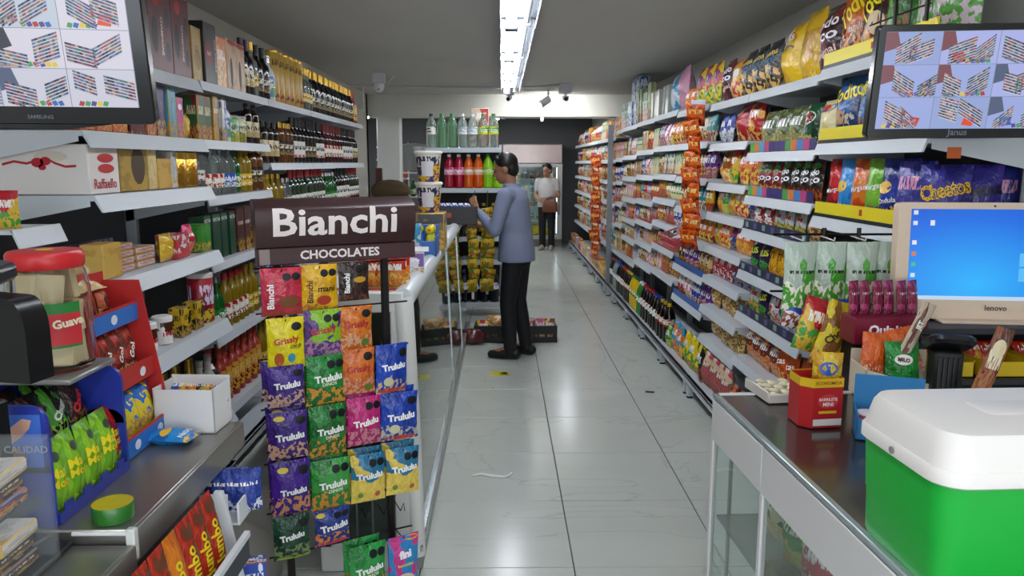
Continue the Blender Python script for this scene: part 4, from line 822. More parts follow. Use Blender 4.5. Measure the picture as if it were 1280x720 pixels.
m.box(.06, .405, -.01, .01, .006, .026); m.build('base_frame', IRON, st)
BAGS = {'pinkb': (.056,1.106,.122,.146), 'yelb': (.170,1.114,.112,.141), 'brnb': (.278,1.133,.101,.124), 'gryel': (.061,.941,.113,.159), 'grgrn': (.175,.966,.116,.149), 'gror': (.279,.977,.110,.139),
 'pur1': (.055,.820,.112,.131), 'grn1': (.177,.810,.126,.160), 'gror2': (.283,.829,.108,.150), 'blu1': (.394,.816,.112,.166), 'pur2': (.053,.652,.123,.154), 'grn2': (.178,.640,.122,.169), 'mag': (.297,.654,.114,.164), 'blu2': (.417,.651,.128,.165),
 'pur3': (.055,.468,.122,.179), 'grn3': (.181,.459,.126,.170), 'tea1': (.304,.456,.116,.168), 'tea2': (.424,.459,.116,.166), 'dkg': (.050,.319,.115,.147), 'blpk': (.180,.337,.118,.125), 'grn4': (.292,.125,.13,.186), 'fini': (.418,.091,.112,.223)}
rails = sorted({round(BAGS[k][1]+BAGS[k][3]-.012, 3) for k in ('yelb', 'grgrn', 'grn1', 'grn2', 'grn3', 'blpk', 'grn4')})
for z in rails:
    m = MB(); m.tube([(-.01, -.006, z), (.48, -.006, z)], .003, 6); m.build('rail', IRON, st)
for k, (x, z, w, h) in BAGS.items():
    m = MB(); m.tube([(x, 0, z+h-.012), (x, -.085, z+h-.014), (x, -.095, z+h-.004)], .002, 6); m.build('hook', IRON, st)
for x in (.30, .36, .42):
    m = MB(); m.tube([(x, 0, .40), (x, -.06, .39), (x+.012, -.06, .415), (x+.012, -.07, .39)], .002, 6); m.build('spare_hook', IRON, st)
SEAL = '#141418'
def H(key, desc, kk, c1, c2, c4, text, discs=None, split=.35, c3='#f4f0e8'):
    x, z, w, h = BAGS[kk]; B(key, desc, w, h, .035, c1, c2, c3, c4, text, discs, split, name='sweets_bag', cat='sweets bag')
TW = '#f6f4f0'
sd = [(SEAL, .82, .82, .13, .085)]; sd2 = [(SEAL, .62, .82, .11, .08), (SEAL, .85, .82, .11, .08)]
H('pinkb', 'crimson chocolate bag with white vertical lettering on the candy stand', 'pinkb', '#c43048', '#b0283e', '#8a4a2a', [('Bianchi', TW, .62, .22, .42, 90, None, .03)], sd2 + [('#7a4a28', .66, .3, .24, .13)], .12)
H('yelb', 'yellow chocolate bag with brown vertical lettering on the candy stand', 'yelb', '#e0ac18', '#d09a14', '#a86a2a', [('Bianchi', '#2a1a14', .62, .22, .42, 90, None, .02), ('mani', '#2a1a14', .45, .66, .48, 0)], sd2 + [('#b03a24', .6, .22, .2, .11)], .1)
H('brnb', 'dark brown chocolate bag with white vertical lettering on the candy stand', 'brnb', '#2e1c1a', '#3a2422', '#6a3c28', [('Bianchi', TW, .62, .24, .48, 90, None, .03)], sd2 + [('#c8982c', .64, .56, .2, .08)], .2)
H('gryel', 'bright yellow gummy bag with red lettering and two bears', 'gryel', '#e6d41a', '#dcc812', '#e8d830', [('Grissly', '#b8242c', .66, .5, .56, 6, None, .035), ('CRUJI', '#2a2a2a', .3, .74, .44, 4)], [(SEAL, .78, .83, .14, .08), ('#b85a24', .3, .2, .13, .14), ('#3a94b0', .62, .22, .1, .1)], .0)
H('grgrn', 'green and purple gummy bag with red lettering', 'grgrn', '#86b828', '#5a3a7a', '#a87a9a', [('Grissly', '#b8242c', .68, .5, .56, 8, None, .035)], sd2, .32)
H('gror', 'orange gummy bag with red lettering, upper of two', 'gror', '#d87a24', '#c86820', '#d8a07a', [('Grissly', '#b02028', .72, .5, .58, 3, None, .035)], [(SEAL, .8, .83, .14, .09), ('#5a7a2a', .75, .16, .12, .09)], .35)
H('gror2', 'orange gummy bag with red lettering, lower of two', 'gror2', '#d8702a', '#c86024', '#d89a7a', [('Grissly', '#b02028', .72, .5, .56, 3, None, .035)], [(SEAL, .78, .83, .14, .09), ('#5a7a2a', .78, .14, .12, .09)], .35)
H('pur1', 'purple gummy bag, uppermost of the purple column on the candy stand', 'pur1', '#4a3088', '#3e2878', '#c8a08a', [('Trululu', TW, .7, .52, .56, 4, None, .05)], sd)
H('pur2', 'purple gummy bag with yellow stickers, middle of the purple column', 'pur2', '#482a86', '#3c2274', '#c89a7a', [('Trululu', TW, .7, .55, .5, 4, None, .05)], sd + [('#d8b82a', .3, .88, .14, .05)])
H('pur3', 'purple gummy bag, lowest of the purple column on the candy stand', 'pur3', '#4a2490', '#3c1c7c', '#c88a5a', [('Trululu', TW, .66, .55, .46, 4, None, .05)], sd + [('#d8b82a', .3, .86, .14, .05)])
H('grn1', 'green dinosaur gummy bag, uppermost of the green column', 'grn1', '#28863a', '#1f6a2c', '#d09030', [('Trululu', TW, .7, .54, .56, 4, None, .05), ('DINOS', '#f0e8d0', .36, .56, .44, 3)], sd2)
H('grn2', 'green dinosaur gummy bag, middle of the green column', 'grn2', '#2a8038', '#20642a', '#cc8a2c', [('Trululu', TW, .7, .54, .52, 4, None, .05), ('DINOS', '#f0e8d0', .36, .58, .4, 3)], sd2)
H('grn3', 'light green dinosaur gummy bag, lowest of the green column', 'grn3', '#3f9a44', '#2a7a34', '#d08a34', [('Trululu', TW, .7, .54, .52, 4, None, .05), ('DINOS', '#f0e8d0', .36, .6, .4, 3)], sd2)
H('blu1', 'blue and red gummy bag, upper of the blue pair', 'blu1', '#2046b4', '#1c3c9c', '#c8a888', [('Trululu', TW, .72, .52, .56, 4, None, .05)], sd + [('#c0402c', .5, .06, .45, .05), ('#c8c8a0', .35, .26, .14, .1)], .3)
H('blu2', 'blue and red gummy bag, lower of the blue pair', 'blu2', '#2044ac', '#1c3a96', '#b8b0a0', [('Trululu', TW, .72, .52, .52, 4, None, .05)], sd + [('#c0402c', .5, .06, .45, .05), ('#c8c8a0', .35, .26, .14, .1)], .3)
H('mag', 'magenta gummy bag with white lettering on the candy stand', 'mag', '#c02a74', '#a82060', '#c87a8a', [('Trululu', TW, .74, .52, .5, 6, None, .05)], sd2)
H('tea1', 'teal and yellow gummy bag, left of the teal pair', 'tea1', '#2a7296', '#e0c050', '#e6cc60', [('Trululu', TW, .74, .52, .58, 4, None, .05)], sd2 + [('#6a8a3a', .25, .18, .08, .06), ('#b85a3a', .75, .16, .08, .06)], .5)
H('tea2', 'teal and yellow gummy bag, right of the teal pair', 'tea2', '#2a7296', '#e0c050', '#e6cc60', [('Trululu', TW, .74, .52, .58, 4, None, .05)], sd2 + [('#6a8a3a', .25, .18, .08, .06), ('#b85a3a', .75, .16, .08, .06)], .5)
H('dkg', 'dark green gummy bag with lime lower edge at the stand bottom', 'dkg', '#1f4a34', '#183c2a', '#7a8a5a', [('Trululu', TW, .66, .5, .56, 6, None, .05)], sd + [('#9ab82a', .5, .05, .44, .05)])
H('blpk', 'small blue and pink gummy bag at the stand bottom', 'blpk', '#2a3f8c', '#24367a', '#d8803a', [('Trululu', TW, .76, .52, .54, 8, None, .05)], sd2 + [('#c8386a', .5, .06, .44, .06), ('#d8b82a', .16, .88, .12, .06)])
H('grn4', 'green dinosaur gummy bag next to the light blue one at the bottom', 'grn4', '#2f9a48', '#248038', '#b88a3a', [('Trululu', TW, .74, .52, .54, 6, None, .05), ('DINOS', '#f0e8d0', .4, .56, .42, 6)], sd2)
H('fini', 'light blue sweets bag with rainbow top at the stand bottom', 'fini', '#2a86c4', '#c83a8a', '#d8c0a0', [('fini', '#f4f4f8', .4, .5, .72, 3, None, .06), ('torcidas', '#e8d83a', .5, .5, .55, 3)], [('#c83a8a', .3, .95, .28, .05), ('#d8a82a', .75, .95, .22, .04), ('#d8c4b4', .5, .22, .36, .18)], .0)
ca, sa = cos(SA), sin(SA)
def stand_put(key, x, y, z, label=None, rz=0., group=None, tilt=.05):
    put(key, SX + x*ca - y*sa, SY + x*sa + y*ca, z, SA + rz, label or K[key]['desc'], group, tilt=tilt)
TILTS = {'gryel': .05, 'dkg': .08}
for k, (x, z, w, h) in BAGS.items():
    stand_put(k, x, -.075, z, None, rnd.uniform(-.08, .08))
for k, t in (('pur1', 'top purple'), ('pur2', 'middle purple'), ('pur3', 'bottom purple'), ('grn1', 'top green'), ('grn2', 'middle green'), ('grn3', 'bottom green'), ('blu2', 'lower blue'), ('mag', 'magenta'), ('tea1', 'left teal'), ('tea2', 'right teal'), ('grn4', 'lowest green')):
    x, z, w, h = BAGS[k]
    stand_put(k, x+rnd.uniform(-.012, .006), -.034, z+.008, f'second bag hanging right behind the {t} gummy bag', rnd.uniform(-.1, .1), 'bags hanging behind the front ones')

# ------------------------------------------------------------------ long glass display counter
CY0, CY1, CX0, CX1, CH = 2.76, 7.0, -.70, -.31, 1.10
ct = empty('display_counter', (CX1, CY0, 0)); tag(ct, 'long white-framed glass display counter behind the candy stand', 'display counter'); CL = CY1-CY0; CW = CX1-CX0
CWH = mat('#d9d8d3', .35); ALU = mat('#b8bfc2', .25, .8)
m = MB(); m.cbox(-CW, 0, .02, CL, .0, .08, .004); m.build('plinth', mat('#8f9694', .4, .3), ct)
m = MB(); m.cbox(-.03, .004, 0, CL, .08, .11, .004); m.build('bottom_rail', ALU, ct)
m = MB(); m.tube([(-.055, .03, CH-.035), (-.055, CL, CH-.035)], .042, 16); m.build('top_rail', mat('#ccd2d4', .3), ct)
m = MB(); m.cbox(-CW, -.05, .03, CL, CH-.02, CH-.006, .003); m.build('top_board', mat('#d8d4d0', .4), ct)
# near end: a white frame with rounded corner post
m = MB(); m.tube([(-.022, .03, .06), (-.03, .03, .5), (-.055, .03, CH-.06), (-.062, .035, CH-.035)], [.034, .034, .04, .042], 16); m.build('corner_post', CWH, ct)
m = MB(); m.cbox(-CW, -.05, 0, .03, CH-.08, CH-.004, .006); m.build('end_top_rail', CWH, ct)
m = MB(); m.cbox(-CW, -.03, 0, .03, 0, .12, .006); m.build('end_bottom_rail', CWH, ct)
m = MB(); m.cbox(-CW, -CW+.05, 0, .03, .1, CH-.06, .006); m.build('end_stile', CWH, ct)
m = MB(); m.cbox(-.10, -.04, .002, .028, .1, CH-.06, .006); m.build('end_stile', CWH, ct)
m = MB(); m.box(-CW+.04, -.09, .012, .018, .1, CH-.07); m.build('end_glass', GLASS, ct)
for i, (z0, z1) in enumerate(((.30, .62),)):
    for x in (-.19, -.25):
        m = MB(); m.cbox(x, x+.008, .004, .012, .12, .45, .002); m.build('end_slat', mat('#6a6460', .5), ct)
for y0, y1 in ((.07, 2.19), (2.27, 3.3), (3.38, CL-.02)):
    m = MB(); a = -.012; b2 = -.055
    m.add([(a, y0, .10), (a, y1, .10), (b2, y1, CH-.06), (b2, y0, CH-.06), (a-.005, y0, .10), (a-.005, y1, .10), (b2-.005, y1, CH-.06), (b2-.005, y0, CH-.06)], [(0,1,2,3), (7,6,5,4), (0,4,5,1), (3,2,6,7), (0,3,7,4), (1,5,6,2)]); m.build('front_glass', mat('#cfe0da', .02, trans=1., ior=1.5), ct)
for y in (2.20, 2.24, 3.31, 3.35):
    m = MB(); a = -.008; m.add([(a, y, .08), (a, y+.03, .08), (-.05, y+.03, CH-.05), (-.05, y, CH-.05), (a-.02, y, .08), (a-.02, y+.03, .08), (-.07, y+.03, CH-.05), (-.07, y, CH-.05)], [(0,1,2,3), (7,6,5,4), (0,4,5,1), (3,2,6,7), (0,3,7,4), (1,5,6,2)]); m.build('mullion', ALU, ct)
m = MB(); m.cbox(-CW, -.06, .05, CL-.03, .52, .53, .002); m.build('glass_shelf', mat('#a8b4b0', .1, trans=.7), ct)
m = MB(); m.box(-CW, -CW+.012, .03, CL, .08, CH-.02); m.build('back_board', mat('#8d9390', .3, .6), ct)
# packs inside the counter
for i in range(12):
    k = ['bx_red', 'bx_white', 'bx_blue', 'bx_cream'][i % 4]; put(k, -.56, 2.9+.16*i, .531, pi/2, f'{NUM[i]} {K[k]["desc"]} on the glass shelf inside the display counter', 'cartons inside the display counter')
# things on the counter
CT = CH-.006
GB('purpbx', 'purple', .2, .09, .16, '#6a4a94', '#d8d4dc', c3='#f0e8f0'); 
put('purpbx', -.42, 3.35, CT, pi/2+.1, 'purple and white sweets carton on the glass counter beside the sign')
m = MB(); m.cbox(-.1, .1, -.08, .08, 0, .006, .002); tag(m.build('flat_card', mat('#d8d8dc', .4), None, (-.42, 3.35, CT+.0905), (0, 0, .1)), 'pale flat card lying on the purple carton', 'card')
for i in range(6):
    put('redor', -.50+.045*(i % 3), 2.90+.11*(i//3), CT, rnd.uniform(-.3, .3), f'{["front", "rear"][i//3]} row {["left", "middle", "right"][i%3]} red wrapped pack near the counter corner', 'red packs on the counter corner', sc=.75)
e = empty('sweets_tray', (-.50, 2.86, CT)); 
m = MB(); m.box(-.13, .13, -.04, .0, 0, .003); m.build('tray_board', mat('#a83a34', .4), e); tag(e, 'flat red card in front of the red packs on the counter', 'card')
put('clrbag', -.44, 3.62, CT, .2, 'clear wrapped pack standing behind the purple carton', None, sc=.62)
# toy-sweet display
e = empty('sweets_display', (-.46, 3.95, CT)); tag(e, 'blue display box of novelty toy sweets on the glass counter', 'display box')
m = MB(); m.cbox(-.13, .13, -.1, .1, 0, .008); m.cbox(-.13, .13, -.1, -.092, 0, .08); m.cbox(-.13, .13, .092, .1, 0, .15); m.cbox(-.13, -.122, -.1, .1, 0, .1); m.cbox(.122, .13, -.1, .1, 0, .1); m.build('open_box', mat('#3a6ab0', .4), e)
cols = ['#3a9a3a', '#d85a9a', '#2a6ac0', '#c8c83a']
for i in range(8):
    x = -.1+.065*(i % 4); y = -.05+.1*(i//4)
    f = MB(); f.lathe([(0,0),(.022,0),(.026,.04),(.018,.09),(.012,.1)], 10); t = f.build('toy_body', mat(cols[i % 4], .3), e, (x, y, .01))
    f = MB(); f.ball((0, 0, .12), .024, n=10, m=6); f.build('toy_head', mat('#d8c01c', .3), t); f = MB(); f.ball((0, -.022, .122), .007, n=6, m=4); f.build('beak', mat('#d8701c', .3), t)
m = MB(); m.cbox(-.14, .14, -.1, .1, 0, .2, .004); o = m.build('carton', pmat('#4a4a4a', '#8a6a3a', '#d8c88a', '#c8a03a', .5, .6, .1, .4, 0), None, (-.45, 4.25, CT)); tag(o, 'dark printed carton under the snack buckets on the counter', 'carton')
def bucket(z, label):
    e = empty('snack_bucket', (-.40, 4.25, z)); tag(e, label, 'bucket', 'stacked snack buckets')
    m = MB(); m.lathe([(0,0),(.055,0),(.072,.15),(.076,.152),(.076,.158)], 20); m.build('cup', pmat('#d8d4c8', '#d8a824', '#2a2a4a', '#3a2a6a', .55, .7, .16, .35, 0), e)
    m = MB(); m.lathe([(.078,.152),(.078,.162),(.07,.165),(0,.165)], 20); m.build('lid', mat('#e4e0d8', .4), e)
    m = MB(); m.add([(.0605*sin(a)+.0, -.0605*cos(a)*1.0-.006, .03) for a in (-.5, -.25, 0, .25, .5)] + [(.069*sin(a), -.069*cos(a)-.004, .11) for a in (-.5, -.25, 0, .25, .5)], [(i, i+1, i+6, i+5) for i in range(4)]); m.build('pale_label', mat('#d0ccd0', .5), e)
bucket(CT+.2, 'lower snack bucket with yellow print on the glass counter'); bucket(CT+.366, 'upper snack bucket with pale label on the glass counter')
e = empty('basket', (-.34, 6.0, CT), .05); tag(e, 'dark plastic basket with blue packs at the counter end', 'basket')
m = MB(); m.cbox(-.15, .15, -.11, .11, 0, .01); m.cbox(-.15, .15, -.11, -.098, 0, .14); m.cbox(-.15, .15, .098, .11, 0, .14); m.cbox(-.15, -.138, -.11, .11, 0, .14); m.cbox(.138, .15, -.11, .11, 0, .14); m.build('tub', mat('#2a2426', .4), e)
m = MB(); m.box(-.10, -.05, -.112, -.11, .055, .09); m.build('brown_badge', mat('#a8502a', .4), e)
for i in range(5): put('sw_blue', -.435+.047*i, 6.0, CT+.035, 1.2, f'{NUM[i]} blue pack from the left inside the dark counter basket', 'blue packs in the dark basket', tilt=-.2, sc=.8)
# ------------------------------------------------------------------ near right: showcase, cooler, computer, screen, sweets
def rr(w, d, r, n=5):
    out = []
    for cx, cy, a0 in ((w/2-r, d/2-r, 0), (-w/2+r, d/2-r, pi/2), (-w/2+r, -d/2+r, pi), (w/2-r, -d/2+r, 3*pi/2)):
        for k in range(n+1): a = a0 + pi/2*k/n; out.append((cx+r*cos(a), cy+r*sin(a)))
    return out
def rloft(mb, levels, mi=0, cap0=True, cap1=True):   # levels: (w, d, r, z)
    rings = [[(x, y, z) for x, y in rr(w, d, r)] for w, d, r, z in levels]; n = len(rings[0]); vs = [p for r in rings for p in r]; fs = []
    for i in range(len(rings)-1):
        for k in range(n): fs.append((i*n+k, i*n+(k+1) % n, (i+1)*n+(k+1) % n, (i+1)*n+k))
    if cap0: fs.append(tuple(range(n))[::-1])
    if cap1: m = (len(rings)-1)*n; fs.append(tuple(m+k for k in range(n)))
    mb.add(vs, fs, mi)
TOPZ = .93
sc = empty('glass_showcase', (.582, 2.045, 0), .04); tag(sc, 'white-framed glass showcase with steel top under the green cooler', 'showcase')
SW, SL = .56, 1.2; SWH = mat('#cfccca', .4); STOP = mat('#6c6a68', .16, .85, bump=.06, bscale=6.)
m = MB(); m.cbox(.012, SW, -SL, -.012, TOPZ-.012, TOPZ, .002); m.build('steel_top', STOP, sc)
m = MB(); m.cbox(.0, .018, -SL, 0, TOPZ-.01, TOPZ+.003, .003); m.build('edge_strip', mat('#b4c0c2', .25, .6), sc)
m = MB(); m.cbox(0, SW, -.018, 0, TOPZ-.012, TOPZ+.003, .003); m.build('edge_strip', mat('#c8c8c6', .35), sc)
for y0, y1 in ((-.37, -.004), (-SL, -.374)):
    m = MB(); m.cbox(0, .02, y0, y1, TOPZ-.125, TOPZ-.012, .002); m.build('fascia_panel', SWH, sc)
m = MB(); m.cbox(0.02, SW, -.02, -.002, TOPZ-.125, TOPZ-.012, .002); m.build('fascia_panel', SWH, sc)
for y in (-.022, -.387, -.80, -SL):
    m = MB(); m.cbox(.0, .018, y, y+.018, .08, TOPZ-.125, .002); m.build('stile', SWH, sc)
m = MB(); m.cbox(SW-.02, SW, -.02, -.002, .08, TOPZ-.125, .002); m.build('stile', SWH, sc)
for y0, y1 in ((-.369, -.022), (-.78, -.387), (-SL+.018, -.80)):
    m = MB(); m.box(.006, .010, y0, y1, .09, TOPZ-.12); m.build('glass_pane', GLASS, sc)
m = MB(); m.box(.018, SW-.02, -.012, -.008, .09, TOPZ-.12); m.build('glass_pane', GLASS, sc)
m = MB(); m.cbox(0, SW, -SL, 0, 0, .09, .004); m.build('plinth', SWH, sc)
m = MB(); m.box(SW-.012, SW, -SL, -.02, .09, TOPZ-.012); m.build('back_board', mat('#a8a8a4', .5), sc)
for z in (.34, .58): m = MB(); m.box(.02, SW-.014, -SL+.02, -.03, z, z+.008); m.build('inner_shelf', mat('#b8c4c0', .08, trans=.8), sc)
m = MB()
m.tube([(.055, -.03, .1), (.055, -.03, .8)], .006, 6); m.build('shelf_rail', ALU, sc)
for i, (k, x, y, z) in enumerate((('grn', .72, 1.72, .588), ('pinkbx', .72, 1.60, .588), ('sw_green', .72, 1.86, .588), ('bx_blue', .78, 1.45, .588), ('bx_cream', .78, 1.32, .588), ('bx_brown', .74, 1.85, .348), ('bx_yellow', .74, 1.72, .348), ('bx_teal', .74, 1.58, .348), ('sw_pink', .74, 1.44, .348), ('bx_white', .74, 1.3, .348))):
    put(k, x, y, z, -pi/2+.3, f'{K[k]["desc"]} inside the right glass showcase, {["upper", "lower"][z < .5]} shelf')
# cooler
e = empty('cooler', (.80, 1.148, TOPZ+.003), .04); tag(e, 'green insulated cooler box with white lid on the steel top', 'cooler')
GRN = mat('#17a838', .38, noise=.05, nscale=3); LID = mat('#e2dcd6', .42)
m = MB(); rloft(m, [(.335, .225, .03, 0), (.345, .232, .034, .012), (.35, .238, .036, .085)]); b0 = m.build('tub', GRN, e)
m = MB(); rloft(m, [(.353, .241, .037, .085), (.362, .248, .04, .16), (.362, .248, .04, .176)]); m.build('tub_collar', GRN, e)
m = MB(); rloft(m, [(.366, .252, .042, .170), (.376, .262, .044, .174), (.376, .262, .044, .192), (.370, .256, .042, .196)]); l0 = m.build('lid_rim', LID, e)
m = MB(); rloft(m, [(.368, .254, .042, .196), (.362, .248, .042, .212), (.352, .238, .042, .236), (.340, .226, .04, .246), (.30, .19, .03, .249)]); m.build('lid', LID, e)
m = MB(); m.tube([(-.188, .0, .183), (-.191, .0, .183)], .006, 12); m.build('button', mat('#8a8580', .4), e)
m = MB(); m.cbox(.0, .1, -.1315, -.124, .180, .232, .004); m.build('latch', mat('#d8cfc8', .45), e)
m = MB(); rloft(m, [(.12, .07, .015, .249), (.11, .06, .012, .251)]); m.build('lid_panel', LID, e)
# red hexagonal sweets box
e = empty('sweets_box', (.765, 1.80, TOPZ+.003), .12); tag(e, 'red and yellow open sweets box on the steel top', 'sweets box')
hexo = [(-.052,-.02),(-.03,-.045),(.045,-.045),(.052,.0),(.04,.045),(-.045,.045)]
m = MB(); n = 6; vs = [(x, y, 0) for x, y in hexo] + [(x, y, .12) for x, y in hexo]
m.add(vs, [tuple(range(n))[::-1]] + [(i, (i+1) % n, n+(i+1) % n, n+i) for i in range(n)]); m.build('carton', mat('#b01c20', .4), e, smooth=0)
m = MB(); vs = [(x*1.01, y*1.01, .1) for x, y in hexo] + [(x*1.01, y*1.01, .122) for x, y in hexo]; m.add(vs, [(i, (i+1) % n, n+(i+1) % n, n+i) for i in range(n)]); m.build('yellow_band', mat('#d8b01c', .4), e, smooth=0)
SF = lambda X, Z: -.0455
m = MB(); text_on(m, 'ECONOMICA', .065, .007, .111, SF, bold=.01, eps=.001); m.build('lettering', mat('#8a1c1c'), e, smooth=0)
m = MB(); disc_on(m, .026, .007, .066, SF, rz=.018); m.build('emblem', mat('#c8383a', .4), e, smooth=0)
m = MB(); text_on(m, 'BARRILETE', .046, .007, .071, SF, bold=.02, eps=.002); m.build('lettering', mat('#f0e4dc'), e, smooth=0)
m = MB(); text_on(m, 'MINI', .026, .007, .059, SF, bold=.02, eps=.002); m.build('lettering', mat('#f0e4dc'), e, smooth=0)
m = MB(); m.box(-.028, .044, -.0468, -.0456, .006, .022); m.build('pale_label', mat('#dcd8d4'), e)
m = MB(); m.box(-.015, .03, -.0468, -.0456, .036, .042); m.build('yellow_ribbon', mat('#d8b020'), e)
put('yelbl', .79, 1.80, TOPZ+.085, -.2, 'small yellow green pack poking out of the red sweets box', None, sc=.55)
# tray of white sweets
e = empty('sweets_tray', (.79, 2.02, TOPZ+.003), .1); tag(e, 'tray of white wrapped sweets on the far end of the showcase', 'sweets tray')
m = MB(); m.box(-.09, .09, -.06, .08, .0, .004); m.cbox(-.095, -.09, -.065, .085, 0, .03); m.cbox(.09, .095, -.065, .085, 0, .03); m.cbox(-.095, .095, -.069, -.064, 0, .025); m.build('tray', mat('#c8c2ba', .4), e)
sw = MB(); sw.ball((0, 0, 0), .016, .009, .008, n=8, m=5); sme = sw.mesh('sweet', mat('#ded2b4', .35), 60)
for i in range(5):
    for j in range(6): link('sweet', sme, e, (-.07+.034*i + .008*(j % 2), -.05+.022*j, .018+.004*((i+j) % 2)), (0, .2, rnd.uniform(-.5, .5)))
# blue wavy display
e = empty('display_box', (.90, 1.70, TOPZ+.003), -.35); tag(e, 'blue die-cut display box of small pink tubs', 'display box')
m = MB(); pts = [(-.075, 0), (.075, 0), (.075, .05), (.055, .042), (.04, .055), (.02, .042), (0, .055), (-.02, .042), (-.04, .055), (-.055, .042), (-.075, .055)]
m.prism(pts[::-1], -.05, -.046); m.box(-.075, .075, .046, .05, 0, .13); m.box(-.075, -.071, -.05, .05, 0, .06); m.box(.071, .075, -.05, .05, 0, .06); m.box(-.075, .075, -.05, .05, 0, .003); m.build('card_box', mat('#2f7ab4', .5), e)
for i in range(4):
    t = MB(); t.lathe([(0,0),(.017,0),(.021,.04),(.022,.043)], 12); q = t.build('tub', mat('#d8708a', .3), e, (-.05+.035*i, -.015+.03*(i % 2), .01)); t = MB(); t.lathe([(.024,.043),(.024,.047),(0,.048)], 12); t.build('lid', mat('#e8d8d8', .3), q)
# cream box with packs
e = empty('display_box', (1.065, 2.0, TOPZ+.003), -.1); tag(e, 'cream cardboard display box beside the black stand', 'display box')
m = MB(); m.prism([(-.1, 0), (.1, 0), (.1, .05), (.0, .062), (-.1, .09)][::-1], -.06, -.055); m.prism([(-.1, 0), (.1, 0), (.1, .12), (-.1, .12)][::-1], .055, .06); m.box(-.1, -.096, -.06, .06, 0, .09); m.box(.096, .1, -.06, .06, 0, .06); m.box(-.1, .1, -.06, .06, 0, .003); m.build('card_box', mat('#d8ccb4', .55), e)
m = MB(); text_on(m, 'Alpinette', .07, -.045, .045, lambda X, Z: -.06, rot=-.2, bold=.02); m.build('lettering', mat('#b04a7a'), e, smooth=0)
B('milo', 'green', .09, .11, .03, '#1f8a34', '#187028', c4='#1f8a34', text=[('MILO', '#5a2a1a', .36, .5, .56, -8, None, .05)], discs=[('#f0ece4', .5, .56, .27, .13)], split=0, name='drink_sachet', cat='sachet')
B('orsach', 'orange', .075, .12, .03, '#d8601a', '#c85014', c4='#e0a880', split=.25, mh=0, name='drink_sachet', cat='sachet')
put('milo', 1.07, 1.975, TOPZ+.05, -.1, 'green sachet with white emblem in the cream display box', None, tilt=-.2); put('orsach', 1.0, 2.0, TOPZ+.06, .1, 'left orange sachet in the cream display box', None, tilt=-.15, roll=.12); put('orsach', 1.115, 2.02, TOPZ+.07, -.2, 'right orange sachet behind the green one in the cream box', None, tilt=-.2, roll=-.3)
B('waferb', 'wafer', .036, .235, .016, '#b8a890', '#6a3a2a', c3='#f4f0e8', c4='#6a9a3a', split=.3, name='wafer_bar', cat='wafer bar', text=[('JET', '#f4f0e8', .7, .5, .72, 90, None, .03)])
put('waferb', 1.04, 1.985, TOPZ+.05, -.1, 'tall slanting cream and brown wafer bar in the cream box', None, tilt=-.05, roll=.42)
B('brnbar', 'bar', .045, .24, .018, '#5a2a18', '#8a4a28', c3='#e8d8b8', c4='#a86a3a', split=.5, name='wafer_bar', cat='wafer bar', discs=[('#d8c8a0', .5, .78, .34, .1)])
put('brnbar', 1.16, 1.82, TOPZ+.003, -.2, 'brown printed wafer bar leaning beside the black stand', None, tilt=-.05, roll=.3)
# black stand
e = empty('scanner_stand', (1.155, 1.93, TOPZ+.003), -.2); tag(e, 'black ribbed stand with rounded tilted head', 'scanner stand')
m = MB(); m.cbox(-.035, .035, -.03, .03, 0, .15, .006); b1 = m.build('column', mat('#141416', .45), e)
for i in range(5): m = MB(); m.cbox(-.028+.012*i, -.022+.012*i, -.034, -.029, .01, .135, .001); m.build('rib', mat('#1e1e20', .4), b1)
m = MB(); rloft(m, [(.10, .09, .03, -.012), (.115, .105, .035, -.004), (.115, .105, .035, .006), (.10, .09, .03, .013)]); m.build('head', mat('#1c1c20', .3), e, (0, -.015, .17), (-.45, .05, 0))
m = MB(); m.lathe([(.026, 0), (.024, .006), (.0, .007)], 16); m.build('button_ring', mat('#3a3c48', .3), e, (0, -.02, .182), (-.45, .05, 0))
# desk shelves for the computer
e = empty('computer_shelf', (1.44, 2.24, 0)); tag(e, 'dark shelf unit carrying the cream computer', 'shelf unit')
DK = mat('#26262a', .5)
for nm, z in (('top_board', 1.09), ('lower_board', .945)):
    m = MB(); m.cbox(-.28, .28, -.18, .18, z, z+.018, .003); m.build(nm, DK, e)
for x in (-.28, .262): m = MB(); m.cbox(x, x+.018, -.18, .18, 0, 1.09, .003); m.build('side_panel', DK, e)
m = MB(); m.box(-.262, .262, .16, .178, .3, 1.09); m.build('back_board', DK, e)
for i in range(3):
    e = empty('bin', (1.26+.16*i, 2.16, .963)); tag(e, f'{["left", "middle", "right"][i]} yellow bin of red packs under the computer', 'bin', 'yellow bins under the computer')
    m = MB(); m.box(-.07, .07, -.08, .08, 0, .003); m.box(-.07, .07, -.08, -.077, 0, .045); m.box(-.07, .07, .077, .08, 0, .06); m.box(-.07, -.067, -.08, .08, 0, .05); m.box(.067, .07, -.08, .08, 0, .05); m.build('tub', mat('#c8a818', .4), e)
    for j in range(2): put('redor', 1.235+.16*i+.05*j, 2.17, .968, .2, f'{["left", "right"][j]} red pack in the {["left", "middle", "right"][i]} yellow bin', None, tilt=-.6, sc=.55)
